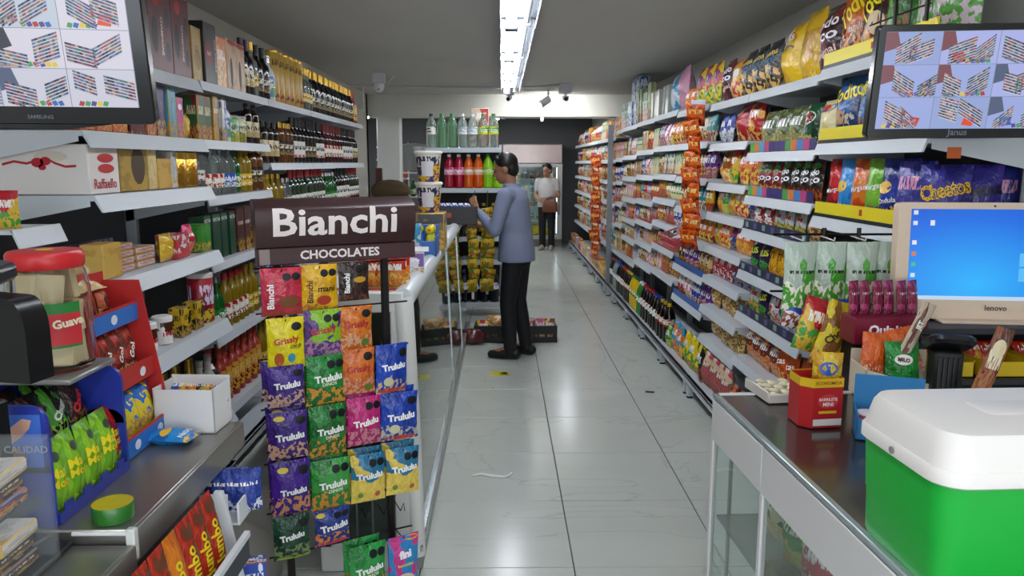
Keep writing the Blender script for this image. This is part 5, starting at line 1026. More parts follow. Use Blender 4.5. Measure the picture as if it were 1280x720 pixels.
# computer
e = empty('computer', (1.40, 2.17, 1.108), -.12); tag(e, 'cream all-in-one computer showing a blue desktop', 'computer')
CRM = mat('#d2bba4', .4)
m = MB(); rr_ = rr(.52, .335, .012, 3); n = len(rr_); vs = [(x, -.02, z+.1735) for x, z in rr_] + [(x, .02, z+.1735) for x, z in rr_]
m.add(vs, [tuple(range(n)), tuple(range(n, 2*n))[::-1]] + [((i+1) % n, i, n+i, n+(i+1) % n) for i in range(n)]); bz = m.build('case', CRM, e, (0, 0, .0), (-.06, 0, 0))
def desk_mat():
    m = bpy.data.materials.new('desktop_image'); m.use_nodes = True; nt = m.node_tree; b = nt.nodes['Principled BSDF']
    tc = nt.nodes.new('ShaderNodeTexCoord'); mp = nt.nodes.new('ShaderNodeMapping'); mp.inputs['Rotation'].default_value = (0, 0, 0); nt.links.new(tc.outputs['UV'], mp.inputs[0])
    g = nt.nodes.new('ShaderNodeTexGradient'); g.gradient_type = 'SPHERICAL'; mp.inputs['Location'].default_value = (-.35, -.1, 0); mp.inputs['Scale'].default_value = (.85, .75, 1); nt.links.new(mp.outputs[0], g.inputs[0])
    cr = nt.nodes.new('ShaderNodeValToRGB'); E_ = cr.color_ramp.elements; E_[0].color = lin('#0a18a8')+(1,); E_[1].color = lin('#28a4e8')+(1,); q = E_.new(.45); q.color = lin('#1266d0')+(1,); nt.links.new(g.outputs[0], cr.inputs[0])
    b.inputs['Base Color'].default_value = (0.01, .01, .01, 1); b.inputs['Roughness'].default_value = .15; nt.links.new(cr.outputs[0], b.inputs['Emission Color']); b.inputs['Emission Strength'].default_value = .95; return m
m = MB(); m.box(-.225, .225, -.0215, -.0205, .072, .322); sr = m.build('screen', desk_mat(), bz)
m = MB(); m.box(-.225, .225, -.0222, -.0216, .062, .073); m.build('taskbar', mat('#b8d0e8', .3, emit=.8), bz)
m = MB()
for z in (.312, .282, .226, .194, .163, .132): m = MB(); m.box(-.219, -.207, -.0224, -.0217, z-.006, z+.006); m.build('desktop_icon', mat(['#d8e4f0', '#3ac0a0', '#d87a5a', '#7ab4e8', '#f0e8f0', '#b0e8a8'][int(z*1000) % 6], .3, emit=.7), bz)
m = MB(); m.box(-.172, -.160, -.0224, -.0217, .275, .290); m.build('desktop_icon', mat('#e8e8e8', .3, emit=.7), bz)
for x0, x1, z0, z1 in ((.075, .115, .16, .198), (.12, .17, .158, .2), (.075, .115, .117, .155), (.12, .17, .112, .154)):
    m = MB(); m.box(x0, x1, -.0222, -.0217, z0, z1); m.build('window_logo', mat('#58b8f0', .3, emit=.8), sr)
m = MB(); text_on(m, 'lenovo', .06, .02, .04, lambda X, Z: -.0205, bold=.02); m.build('lettering', mat('#4a4038'), bz, smooth=0)
m = MB(); m.tube([(0, -.0205, .331), (0, -.0215, .331)], .003, 8); m.build('webcam', BLACK, bz)
m = MB(); m.cbox(-.14, .14, -.06, .09, -.001, .008, .003); m.cbox(-.05, .05, .02, .04, .0, .12, .004); m.build('foot_stand', CRM, e)
# surveillance screens
def cctv(mb_cols, w, h, seed, bgs):
    """pictures on a 3 x 3 camera grid: pale floors with slanted shelf rows, flat on the screen"""
    r = random.Random(seed); cells = []
    for i in range(3):
        for j in range(3):
            x0 = -w/2+w*i/3; x1 = x0+w/3*.99; z0 = -h/2+h*j/3; z1 = z0+h/3*.985; cw = x1-x0; chh = z1-z0
            mb_cols.setdefault(r.choice(bgs), MB()).add([(x0, -.0004, z0), (x1, -.0004, z0), (x1, -.0004, z1), (x0, -.0004, z1)], [(0, 1, 2, 3)])
            def quad(c, a, lay):
                P = [(x0+cw*min(max(u, 0), 1), -.0004-.0003*lay, z0+chh*min(max(v, 0), 1)) for u, v in a]; mb_cols.setdefault(c, MB()).add(P, [(0, 1, 2, 3)])
            fl_ = r.choice([0, 1]); fx = lambda u: 1-u if fl_ else u
            def Q(c, a, lay): quad(c, [(fx(u), v) for u, v in (a if not fl_ else [a[1], a[0], a[3], a[2]])], lay)
            for cl in range(2):
                nrow = r.randint(6, 9); ux = r.uniform(-.1, .15) + .45*cl; L_ = r.uniform(.3, .5); dr = r.uniform(.15, .5)*(1 if cl == 0 else r.choice([-1, 1])); vt = r.uniform(.7, 1.05) if dr > 0 else r.uniform(.3, .6)
                lp = lambda ua, va, t: (ua+L_*t, va-dr*t)
                Q(r.choice(['#6a7288', '#8088a0', '#5c6074', '#8a7a80']), [(ux, vt-.085*nrow), (ux+L_, vt-.085*nrow-dr), (ux+L_, vt-dr), (ux, vt)], 1)
                for k in range(nrow):
                    va = vt-.085*k; seg = 9
                    Q('#d0d4e2', [(ux, va-.08), (ux+L_, va-.08-dr), (ux+L_, va-.058-dr), (ux, va-.058)], 2)
                    for q in range(seg):
                        (a0, b0), (a1, b1) = lp(ux, va, q/seg), lp(ux, va, (q+.9)/seg)
                        if b1 < .05 or b1 > 1 or a0 > .97 or a1 < .03: continue
                        Q(r.choice(['#7a4a5a', '#4a5a8a', '#5a6a7a', '#98705f', '#3c4a6a', '#6a7a98', '#a85050', '#4c7a6a', '#8a8aa0', '#b89a84', '#2e3448']), [(a0, b0-.058), (a1, b1-.058), (a1, b1), (a0, b0)], 3)
            if r.random() < .5: Q(r.choice(['#2a5ac0', '#c04028', '#3a3a44', '#d8502a']), [(.55, .12), (.75, .08), (.8, .35), (.6, .4)], 2)
            if r.random() < .6: Q(r.choice(['#3a3c46', '#54607a', '#7a4a50']), [(.72, .55), (1, .4), (1, 1), (.8, 1)], 1)
            if r.random() < .7:
                for q in range(5): Q(r.choice(['#b03a3a', '#3a6ab0', '#d8c040', '#4a9a5a', '#5a4a8a']), [(.1+.09*q, .05), (.17+.09*q, .02), (.2+.09*q, .14), (.13+.09*q, .17)], 2)
def monitor(loc, rz, tilt, w, h, label, logo, bezel, chin, seed, armto, bgs):
    e = empty('monitor', loc, rz); tag(e, label, 'monitor')
    BZ = mat('#0d0d10', .18, coat=.4)
    m = MB(); rr_ = rr(w, h, .012, 3); n = len(rr_); vs = [(x, -.012, z) for x, z in rr_] + [(x*.99, -.018, z*.99) for x, z in rr_] + [(x, .02, z) for x, z in rr_]
    m.add(vs, [tuple(n+k for k in range(n)), tuple(range(2*n, 3*n))[::-1]] + [((i+1) % n, i, n+i, n+(i+1) % n) for i in range(n)][0:0] + [(i, (i+1) % n, n+(i+1) % n, n+i)[::-1] for i in range(n)] + [((i+1) % n, i, 2*n+i, 2*n+(i+1) % n) for i in range(n)])
    if chin: 
        pts = [(-w*.3+w*.6*k/10, -h/2-chin*sin(pi*k/10)) for k in range(11)]; m.prism(pts[::-1] , -.017, .01)
    c = m.build('case', BZ, e, (0, 0, 0), (tilt, 0, 0))
    sw_, sh_ = w-2*bezel, h-2.2*bezel; cols = {}; cctv(cols, sw_, sh_, seed, bgs); off = .005
    m = MB(); m.box(-sw_/2, sw_/2, -.0188, -.018, -sh_/2+off, sh_/2+off); s = m.build('screen', mat('#9aa0b4', .2, emit=.5), c)
    for col, mb in cols.items():
        o = mb.build('camera_picture', mat(col, .25, emit=.78), s, (0, -.0188, off), smooth=0); o['kind'] = 'stuff'
    m = MB(); text_on(m, logo, w*.11, 0, -h/2+.016, lambda X, Z: -.018, bold=.02); m.build('lettering', mat('#6a6c74', .4), c, smooth=0)
    m = MB(); v = Vector(armto); m.tube([(0, .02, 0), (v.x*.5, v.y*.6, v.z*.3), tuple(v)], .016, 8); m.build('wall_arm', mat('#141416', .5), e)
    return e
monitor((1.29, 2.2, 1.785), -.12, .16, .49, .31, 'black monitor of camera pictures above the cream computer', 'Janus', .021, 0, 3, (.3, .35, .05), ['#9aa8dc', '#a8b0e4', '#94a4d4'])
monitor((-1.005, 1.72, 1.80), .16, .2, .47, .31, 'black monitor of camera pictures at the upper left', 'SAMSUNG', .03, .012, 8, (-.5, .9, .05), ['#c8c8d6', '#d2cfdc', '#bcc6d4'])
# wire rack with hanging bags at the end of the showcase
e = empty('wire_rack', (.95, 2.39, 0)); tag(e, 'black wire rack holding hanging bags beside the computer', 'wire rack')
for x in (.06, .17): m = MB(); m.tube([(x, 0, 0), (x, 0, 1.36)], .007, 8); m.build('post', IRON, e)
for z in (1.34, 1.16, .6): m = MB(); m.tube([(-.1, 0, z), (.29, 0, z)] if z > .7 else [(.05, 0, z), (.18, 0, z)], .004, 6); m.build('rail', IRON, e)
m = MB(); m.cbox(.0, .2, -.05, .05, 0, .015, .003); m.build('foot_plate', IRON, e)
for i, x in enumerate((-.045, .05, .145, .23)): m = MB(); m.tube([(x, 0, 1.335), (x, -.1, 1.33), (x, -.105, 1.34)], .002, 6, ); m.build('hook', mat('#d8d4cc', .4), e)
B('lolli', 'lolly', .105, .235, .05, '#aebcae', '#4a9a34', '#22301c', '#e4e0cc', split=.45, mv=.62, mh=.02, name='lolly_bag', cat='sweets bag', rough=.12)
for i, x in enumerate((.905, 1.0, 1.095, 1.18)):
    put('lolli', x, 2.30+.01*(i % 2), 1.09, .1*(-1)**i, f'{["first", "second", "third", "fourth"][i]} clear green lolly bag from the left on the wire rack', 'green lolly bags on the wire rack')
B('quip', 'bag', .2, .125, .09, '#7a1238', '#5e0c2c', '#f4f0f4', '#7a1238', text=[('Quipitos', '#f4f0f4', .62, .5, .3, 0, None, .05)], split=0, name='sweets_bag', cat='sweets bag')
B('quips', 'maroon', .05, .12, .02, '#7a1238', '#a83a68', '#e8c8d8', '#5e0c2c', split=.15, mh=.03, name='sweets_sachet', cat='sachet')
for i in range(6): put('quips', 1.0+.034*i, 2.125+.006*(i % 2), 1.125, .55, f'{NUM[i]} dark red sachet from the left in the maroon display box', 'maroon sachets in their display box', tilt=-.1, sc=.9)
boxk('quipbox', 'maroon', .21, .075, .09, mat('#74122e', .4), [('Quipitos', '#f4eef2', .62, .5, .5, 0, None, .04)], name='display_box', cat='display box')
e = empty('box_riser', (1.08, 2.14, TOPZ+.0)); 
put('quipbox', 1.08, 2.115, 1.062, .02, 'maroon display box with white lettering beside the computer')
m = MB(); m.cbox(-.08, .08, -.04, .05, 0, 1.06, .004); o = m.build('box_riser', mat('#1a1416', .5), None, (1.08, 2.155, 0)); tag(o, 'dark narrow pedestal under the maroon display box', 'pedestal'); bpy.data.objects.remove(e)
B('yhang', 'bag', .09, .2, .05, '#d8c01a', '#8a5a2a', '#4a2a14', '#d8a020', text=[('Choc', '#3a2414', .7, .4, .5, 60, None, .04)], split=.2, name='sweets_bag', cat='sweets bag')
put('yhang', .945, 2.20, .965, .1, 'yellow chocolate bag hanging above the red sweets box', None, tilt=-.05, roll=.35); put('yhang', .985, 2.23, .955, -.1, 'second yellow bag behind the front yellow chocolate bag', None, roll=.15)
put('redgum', .915, 2.25, 1.0, .2, 'red bag hanging left of the yellow chocolate bags', None, sc=.75, roll=.3); put('blwh', 1.045, 2.27, 1.01, -.2, 'blue and silver bag hanging right of the yellow chocolate bags', None, sc=.8)
put('sw_blue', .885, 2.30, 1.06, .3, 'small blue pack under the green lolly bags', None, sc=.75, roll=.3)
K['cof'] = dict(K['choc'], desc='dark'); put('cof', 1.2, 2.34, 1.11, -.2, 'dark yellow-trimmed bag beside the computer edge', None, sc=1.1)
# sticker on the nearest shelf bracket, wire grid over the top rack
m = MB(); m.box(1.41, 1.455, 2.4488, 2.4498, 1.575, 1.61); o = m.build('sticker', mat('#c8602a', .5)); tag(o, 'orange sticker on the nearest right shelf bracket', 'sticker')
e = empty('wire_grid', (1.33, 2.47, 2.0)); tag(e, 'black wire grid above the right monitor', 'wire grid')
for i in range(4): m = MB(); m.tube([(0, .02+.1*i, 0), (0, .02+.1*i, .3)], .003 if i % 2 else .007, 6); m.build('wire', IRON, e)
for z in (.05, .15, .25): m = MB(); m.tube([(0, 0, z), (0, .4, z)], .003, 6); m.build('wire', IRON, e)
# ------------------------------------------------------------------ near left: steel counter and its displays
LST = mat('#96938e', .3, .8, bump=.05, bscale=5.); LFR = mat('#9a9892', .35, .75)
lc = empty('steel_counter', (-.645, 1.255, 0)); tag(lc, 'stainless steel counter with dark top at the lower left', 'counter')
m = MB(); m.cbox(-.68, 0, .004, .575, .90, .93, .003); m.build('steel_top', LST, lc)
m = MB(); m.cbox(-.008, .006, 0, .575, .868, .929, .002); m.build('front_band', LFR, lc)
m = MB(); m.cbox(-.66, -.06, .02, .555, 0, .90, .004); m.build('cabinet', mat('#5c5c5c', .5), lc)
m = MB(); m.tube([(-.10, .0, .926), (-.005, .0, .926)], .004, 8); m.build('joint_bar', mat('#d0d0cc', .3), lc)
m = MB(); m.cbox(-.008, .008, -.004, .012, .875, .934, .002); m.build('corner_clip', mat('#c8c8c4', .35), lc)
l2 = empty('steel_counter', (-.640, .45, 0)); tag(l2, 'lower steel counter section nearest the camera at left', 'counter')
m = MB(); m.cbox(-.68, 0, 0, .80, .88, .908, .003); m.build('steel_top', LST, l2)
m = MB(); m.cbox(-.008, .006, 0, .80, .848, .907, .002); m.build('front_band', LFR, l2)
m = MB(); m.cbox(-.66, -.06, .02, .78, 0, .88, .004); m.build('cabinet', mat('#5c5c5c', .5), l2)
m = MB(); m.cbox(-.17, -.10, .1, .80, .908, .918, .003); m.build('dark_rim', mat('#1a1a1c', .4), l2)
LZ = .931
# tape
e = empty('tape_roll', (-.698, 1.305, LZ)); tag(e, 'roll of green tape with yellow core on the steel counter', 'tape roll')
m = MB(); m.lathe([(.020, .0), (.034, 0), (.035, .002), (.035, .028), (.034, .030), (.020, .030), (.020, 0)], 28); m.build('tape', mat('#2a6a24', .3, coat=.3), e)
m = MB(); m.lathe([(.034, .0302), (.006, .0306), (.004, .028), (.0, .028)], 24); m.build('yellow_face', mat('#b8a81c', .35), e)
# white box with assorted packs
e = empty('open_box', (-.745, 1.795, LZ), -.05); tag(e, 'plain white cardboard box of small packs on the steel counter', 'box')
m = MB(); m.box(-.072, .072, -.05, .05, 0, .003); m.box(-.072, .072, -.05, -.047, 0, .105); m.box(-.072, .072, .047, .05, 0, .115); m.box(-.072, -.069, -.05, .05, 0, .108); m.box(.069, .072, -.05, .05, 0, .108); m.build('carton', mat('#d8d6d4', .6), e)
for i, k in enumerate(('sw_blue', 'sw_red', 'sw_orange', 'sw_black', 'sw_yellow', 'sw_blue')):
    put(k, -.797+.021*i, 1.815, LZ+.055, .2, f'{NUM[i]} small pack from the left standing in the white box', 'small packs in the white box', sc=.42, tilt=-.9)
put('csoda' if 0 else 'marg_blue', -.70, 1.685, LZ+.012, 1.45, 'light blue pack lying flat before the white box', None, tilt=-pi/2, sc=.5)
# red and blue three-tier sweets display
e = empty('sweets_display', (-.80, 1.675, LZ), pi/2); tag(e, 'red and blue three-tier cardboard sweets display on the left counter', 'sweets display')
RD = mat('#b42a28', .45); BD = mat('#2a6ab8', .45)
for x in (-.12, .116): m = MB(); m.prism([(0, 0), (.14, 0), (.14, .36), (.05, .36), (0, .05)], 0, .004, M=Matrix.Translation((x, 0, 0)) @ Matrix.Rotation(pi/2, 4, 'Z')); m.build('side_card', RD, e)
m = MB(); m.box(-.12, .12, .135, .14, 0, .38); m.build('back_card', RD, e)
for i, (y, z) in enumerate(((.0, .01), (.03, .145), (.06, .275))):
    m = MB(); m.box(-.116, .116, y, .135, z, z+.003); t = m.build('tier_board', RD, e)
    m = MB(); m.box(-.118, .118, y-.003, y, z-.008, z+.032); t2 = m.build('tier_front', [BD, RD, BD][i], e)
    m = MB(); m.box(-.118, .118, y-.0035, y+.001, z+.032, z+.037); m.build('tier_edge', RD, t2)
    for xx in ((-.06, .05) if i < 2 else (.0,)):
        m = MB(); disc_on(m, .014, xx, z+.012, lambda X, Z: y-.003, rz=.011); m.build('emblem', mat('#d8dce4', .4), t2, smooth=0)
def bars(keys, n, x, y0, dy, z, rz, label, grp, tilt=-.15, sc=1., roll=0.):
    for i in range(n): put(keys[i % len(keys)], x, y0+dy*i, z, rz + rnd.uniform(-.1, .1), f'{"nearest" if i == 0 else "farthest" if i == n-1 else NUM[i]} {label}', grp, tilt=tilt, sc=sc, roll=roll)
B('gol', 'brown', .06, .11, .025, '#6a2a20', '#a8382c', '#f0e4d8', '#c89a6a', text=[('Gol', '#f0e4d8', .6, .5, .45, 70, None, .04)], split=.2, name='chocolate_bar', cat='chocolate bar')
B('star', 'blue', .07, .11, .03, '#2a6ab8', '#d8c020', '#f0e4d8', '#b88a5a', split=.45, mh=0, name='chocolate_bar', cat='chocolate bar')
B('orcan', 'brown', .06, .08, .03, '#a84a1c', '#5a1c14', '#f0e4d8', '#c88a4a', split=.4, mh=0, name='chocolate_bar', cat='chocolate bar')
B('redwaf', 'red', .15, .06, .04, '#a81c20', '#c8a878', '#f0e4d8', '#d8c090', split=.5, mh=.0, name='wafer_pack', cat='wafer pack')
bars(['star'], 3, -.83, 1.605, .065, LZ+.014, pi/2, 'blue and yellow bar in the bottom tier of the red display', 'bars in the bottom tier')
bars(['gol'], 4, -.865, 1.595, .052, LZ+.150, pi/2, 'brown bar in the middle tier of the red display', 'bars in the middle tier')
bars(['orcan'], 3, -.90, 1.605, .06, LZ+.28, pi/2, 'brown and orange sweet in the top tier of the red display', 'sweets in the top tier', sc=.8)
put('redwaf', -.93, 1.70, LZ+.345, pi/2-.2, 'red and cream wafer pack lying on top of the red display', None, tilt=-1.2); put('redwaf', -.98, 1.79, LZ+.37, pi/2+.2, 'second red wafer pack lying behind the first on the display', None, tilt=-1.1)
# blue two-tier rack: green peanut bags below, dark chocolate-nut bags above
e = empty('snack_rack', (-.78, 1.405, LZ), pi/2); tag(e, 'dark blue two-tier snack rack with rounded end panels on the left counter', 'snack rack')
BL = mat('#20308c', .4)
def endp(w, h, z, x, col, y0=0.):
    pts = [(y0, z)] + [(y0+w, z)] + [(y0+w-.03*(1-cos(pi/2*k/5)), z+h-.03+.03*sin(pi/2*k/5)) for k in range(6)] + [(y0+.03*(1-cos(pi/2*k/5)), z+h-.03+.03*sin(pi/2*k/5)) for k in range(5, -1, -1)]
    m = MB(); m.prism(pts, -.004, .004, M=Matrix.Translation((x, 0, 0)) @ Matrix.Rotation(pi/2, 4, 'Z')); return m.build('end_panel', col, e)
for x in (-.13, .13): endp(.085, .13, 0, x, BL); 
for x in (-.13, .13): pe = endp(.165, .12, .10, x, BL, .0)
m = MB(); m.box(-.13, .13, .165, .17, 0, .215); m.build('back_panel', BL, e)
for i, (y, z, hh) in enumerate(((0, .0, .035), (.05, .10, .035))):
    m = MB(); m.box(-.126, .126, y, .165, z, z+.004); m.build('tier_board', BL, e)
    for k in range(4):
        m = MB(); x0 = -.126+.063*k; m.prism([(x0, z), (x0+.063, z), (x0+.063, z+.02), (x0+.045, z+.02), (x0+.045, z+.032), (x0+.018, z+.032), (x0+.018, z+.02), (x0, z+.02)][::-1], y-.003, y); m.build('tier_front', BL, e)
# picture of a hand with snacks printed on the near upper panel
PX = -.1345
def side_print(name, col, pts):
    m = MB(); m.add([(PX-.0003*(1 if name == 'blue_print' else 2), y, z) for y, z in pts], [tuple(range(len(pts)))[::-1]]); m.build(name, col, e, smooth=0)
side_print('blue_print', mat('#3a62b8', .4), [(.01, .11), (.155, .11), (.155, .205), (.01, .205)])
side_print('hand_print', mat('#c89a88', .5), [(y-.035, z-.03) for y, z in [(.06, .225), (.075, .228), (.10, .21), (.125, .20), (.14, .205), (.12, .185), (.105, .165), (.095, .185), (.08, .195), (.065, .21)]])
side_print('snack_print', mat('#8a5a44', .5), [(.04, .13), (.055, .148), (.07, .145), (.08, .125), (.06, .115)])
B('mani', 'green', .06, .135, .035, '#86bc20', '#6aa41c', '#e0c81c', '#b8d83a', text=[('Mani', '#e8d020', .8, .5, .57, 0, None, .02), ('Moto', '#e8d020', .8, .5, .43, 0, None, .02)], discs=[('#3a4a3a', .55, .78, .2, .07), ('#d86a1c', .65, .4, .12, .04)], split=.1, name='peanut_bag', cat='peanut bag')
B('maniR', 'red', .06, .13, .035, '#b01c24', '#7a1418', '#e0c81c', '#7ab41c', text=[('Mani', '#e8d020', .8, .5, .57, 0, None, .02), ('Moto', '#e8d020', .8, .5, .43, 0, None, .02)], split=.2, name='peanut_bag', cat='peanut bag')
B('chug', 'dark', .07, .125, .03, '#1e1412', '#3a2018', '#d8242c', '#7a5a34', text=[('Chugs', '#d8303a', .85, .5, .5, 60, None, .05)], split=.3, name='snack_bar', cat='snack bar')
B('chugg', 'green', .07, .125, .03, '#4a9a2a', '#1e1412', '#d8242c', '#8ab84a', text=[('Chugs', '#e8e8e0', .85, .5, .5, 40, None, .05)], split=.3, name='snack_bar', cat='snack bar')
bars(['mani'], 4, -.795, 1.31, .06, LZ+.006, pi/2, 'green peanut bag in the lower tier of the blue rack', 'green peanut bags in the blue rack')
put('maniR', -.80, 1.52, LZ+.01, pi/2, 'red peanut bag at the far end of the blue rack', None, tilt=-.15)
bars(['chug', 'chug', 'chugg'], 4, -.845, 1.315, .06, LZ+.106, pi/2, 'dark nut bar in the upper tier of the blue rack', 'nut bars in the blue rack', tilt=-.35, sc=.85)
bars(['chugg', 'chug'], 3, -.90, 1.34, .07, LZ+.12, pi/2, 'nut bar in the back row of the blue rack', 'nut bars at the back of the blue rack', tilt=-.5, sc=.8)
e2 = empty('snack_rack', (-.862, 1.553, LZ), .5); tag(e2, 'tall curved dark blue card standing behind the nut bars', 'display card')
m = MB(); m.prism([(-.04, 0), (.06, 0), (.068, .14), (.052, .19), (.02, .212), (-.025, .205), (-.05, .17)][::-1], 0, .006); m.build('card', BL, e2)
m = MB(); m.box(-.04, .06, 0, .02, 0, .004); m.build('card_foot', BL, e2)
# acrylic box with chocolate boxes
e = empty('acrylic_case', (-.86, 1.07, .918)); tag(e, 'clear acrylic case of boxed chocolates at the far lower left', 'acrylic case')
AC = mat('#e0e8e8', .05, alpha=.05)
for nm, a in (('side_pane', (-.125, -.121, -.13, .13, 0, .205)), ('side_pane', (.121, .125, -.13, .13, 0, .205)), ('front_pane', (-.121, .121, -.13, -.126, 0, .205)), ('back_pane', (-.121, .121, .126, .13, 0, .205)), ('shelf_pane', (-.121, .121, -.126, .126, .10, .104)), ('top_pane', (-.125, .125, -.13, .13, .205, .209)), ('base_pane', (-.125, .125, -.13, .13, -.004, 0))):
    m = MB(); m.box(*a); m.build(nm, AC, e)
m = MB(); text_on(m, 'CALIDAD', .07, .09, .185, lambda X, Z: .125, bold=.01); m.build('lettering', mat('#8a8a8c', .4), e, smooth=0)
GB('cb1', 'white', .05, .022, .1, '#d0ccc4', '#b8b0a8', mh=0); GB('cb2', 'orange', .05, .022, .1, '#c8742a', '#3a2a5a', c3='#2a2444'); GB('cb3', 'dark', .05, .022, .1, '#2a2624', '#5a3a2a', c3='#d8d0c0')
for i, (k, x, z, t) in enumerate((('cb3', .085, .001, 'lowest dark'), ('cb3', .08, .026, 'second dark'), ('cb1', .09, .051, 'white'), ('cb2', .08, .105, 'orange and purple'), ('cb3', .075, .130, 'upper dark'), ('cb1', .085, .155, 'upper white'))):
    put(k, -.86+x-.01, 1.135, .918+z, .02*i, f'{t} slim chocolate box stacked in the acrylic case')
put('cb1', -.745-.02, 1.12, .918, pi/2, 'upright white chocolate box beside the acrylic case corner', None, sc=1., tilt=0) if 0 else None
m = MB(); m.cbox(-.06, .06, -.05, .05, 0, .003, .001); o = m.build('leaflet', pmat('#c8c49a', '#3a7ab0', '#2a4a2a', '#b8a83a', .4, .6, .15, .4, 0), None, (-.83, 1.05, 1.128), (0, 0, .1)); tag(o, 'printed leaflet lying on the acrylic case', 'leaflet')
# jar of wafers on a grey platform
e = empty('platform', (-.875, 1.45, 0)); tag(e, 'grey board on dark legs carrying the wafer jar', 'platform')
m = MB(); m.cbox(-.12, .085, -.08, .09, 1.158, 1.168, .003); m.build('board', mat('#8c8a86', .35, .4), e)
for y in (-.08, .078): m = MB(); m.cbox(-.118, -.106, y, y+.012, LZ, 1.158, .002); m.build('leg', DARK, e)
e = empty('jar', (-.868, 1.462, 1.169), .75); tag(e, 'large clear jar of wafers with a red lid', 'jar')
JR = .072; m = MB(); m.lathe([(0, 0), (JR*.9, 0), (JR, .012), (JR, .155), (JR*.93, .185), (JR*.84, .2), (JR*.84, .206), (JR*.82, .206), (JR*.82, .2), (JR*.90, .184), (JR*.96, .155), (JR*.96, .014), (JR*.86, .006), (0, .006)], 28); m.build('jar_glass', mat('#f4f4f0', .03, trans=1., ior=1.2), e)
m = MB(); m.lathe([(JR*.88, .196), (JR*.92, .2), (JR*.92, .222), (JR*.86, .228), (0, .229)], 28); m.build('lid', mat('#c02428', .35), e)
m = MB(); m.lathe([(.016, .2292), (.014, .2305), (0, .2305)], 14); m.build('lid_spot', mat('#d8b04a', .4), e)
def band(mb, a0, a1, z0, z1, rad, n=8): mb.add([(rad*sin(a0+(a1-a0)*k/n), -rad*cos(a0+(a1-a0)*k/n), z) for z in (z0, z1) for k in range(n+1)], [(k, k+1, n+2+k, n+1+k) for k in range(n)])
m = MB(); band(m, -.9, .5, .05, .135, JR+.0008); lb = m.build('paper_label', mat('#2a7a34', .45), e)
m = MB(); band(m, -.35, .5, .055, .115, JR+.0014); m.build('red_field', mat('#c02c34', .45), lb)
m = MB(); band(m, -.85, -.4, .056, .066, JR+.0014); band(m, -.85, -.4, .105, .112, JR+.0014); m.build('white_fields', mat('#d8dcd0', .45), lb)
m = MB(); text_on(m, 'Guava', .055, .012, .098, lambda X, Z: -math.sqrt((JR+.002)**2-X*X), rot=.12, bold=.04); m.build('lettering', mat('#e8d8b8'), lb, smooth=0)
wf = MB(); wf.cbox(-.024, .024, -.008, .008, -.03, .03, .003); wfm = wf.mesh('wafer', mat('#e2cfa8', .6, noise=.06), 30)
for i in range(22):
    lay = i//8; a = i*2*pi/8+.3*lay; rr2 = JR*.60
    link('wafer', wfm, e, (rr2*cos(a), rr2*sin(a), .042+.058*lay), (rnd.uniform(-.15, .15), rnd.uniform(-.2, .2), a+pi/2))
# card terminal and phone
e = empty('card_terminal', (-.79, 1.21, LZ-.015), -.2); tag(e, 'black rounded card terminal with its back turned, far left', 'card terminal')
m = MB(); n = 14; prof = [(-.09, .045), (.052, .045)] + [(.052-.03*(1-cos(pi/2*k/6)), .125+.055*sin(pi/2*k/6)) for k in range(7)] + [(-.09, .185)]
m.prism(prof[::-1], -.02, .03, M=Matrix.Translation((0, 0, .255))); m.build('terminal_body', mat('#0c0c0e', .3), e)
m = MB(); m.cbox(-.06, -.03, -.01, .02, .0, .26, .004); m.build('pole', BLACK, e); m = MB(); m.cbox(-.09, .0, -.04, .05, .0, .01, .004); m.build('base', BLACK, e)
m = MB(); m.cbox(-.085, -.02, -.05, .05, 0, .03, .008); m.build('paper_feed', mat('#2a2a2e', .3), e, (0, .01, .443), (.2, .15, 0))
m = MB(); m.cbox(-.072, -.038, -.03, .03, .030, .034, .003); m.build('pale_keypad', mat('#a8a8ac', .4), e, (0, .01, .443), (.2, .15, 0))
# small shelf end with red figures at the far left
e = empty('shelf', (-1.48, 2.30, 1.36)); tag(e, 'short white shelf end at the far left edge', 'shelf')
m = MB(); m.box(-.22, .1, -.12, .12, 0, .012); m.build('board', SHM, e); m = MB(); m.prism([(.1, .014), (.12, -.04), (.114, -.04), (.094, .014)][::-1], -.12, .12); m.build('lip', SHM, e)
m = MB(); m.cbox(-.22, -.19, -.02, .02, -1.36, 0, .003); m.build('upright', SHU, e)
put('redgum', -1.43, 2.24, 1.373, .4, 'red and yellow wrapped sweet on the short left shelf', None, sc=.5)
# bar rack hanging on the counter's aisle side
e = empty('bar_rack', (-.634, 1.105, 0)); tag(e, 'white sloping rack of chocolate bars on the counter front', 'bar rack')
RW2 = mat('#d6d8da', .4)
for y in (.0, .465):
    m = MB(); m.prism([(0, .80), (.012, .86), (.03, .86), (.16, .10), (.0, .10)][::-1], y, y+.012); m.build('side_panel', RW2, e)
for i, (z, o) in enumerate(((.71, .05), (.42, .10))):
    m = MB(); m.box(.0, o+.03, .012, .465, z, z+.006); t = m.build('tray', RW2, e)
    m = MB(); m.box(o+.026, o+.032, .012, .465, z, z+.05); f = m.build('tray_front', mat('#2c2e34', .4), t)
    m = MB(); m.box(o+.024, o+.036, .012, .465, z+.05, z+.062); m.build('front_rail', RW2, f)
m = MB(); m.box(.0, .006, .012, .465, .1, .8); m.build('back_panel', RW2, e)
B('jumbo', 'red bar', .055, .17, .022, '#b8301c', '#a82818', '#e0c020', '#5a3018', text=[('Jumbo', '#e4cc20', 1.75, .34, .42, 90, None, .03)], split=.0, discs=[('#6a3a20', .5, .86, .4, .1), ('#7a4a28', .75, .6, .2, .12)], name='chocolate_bar', cat='chocolate bar')
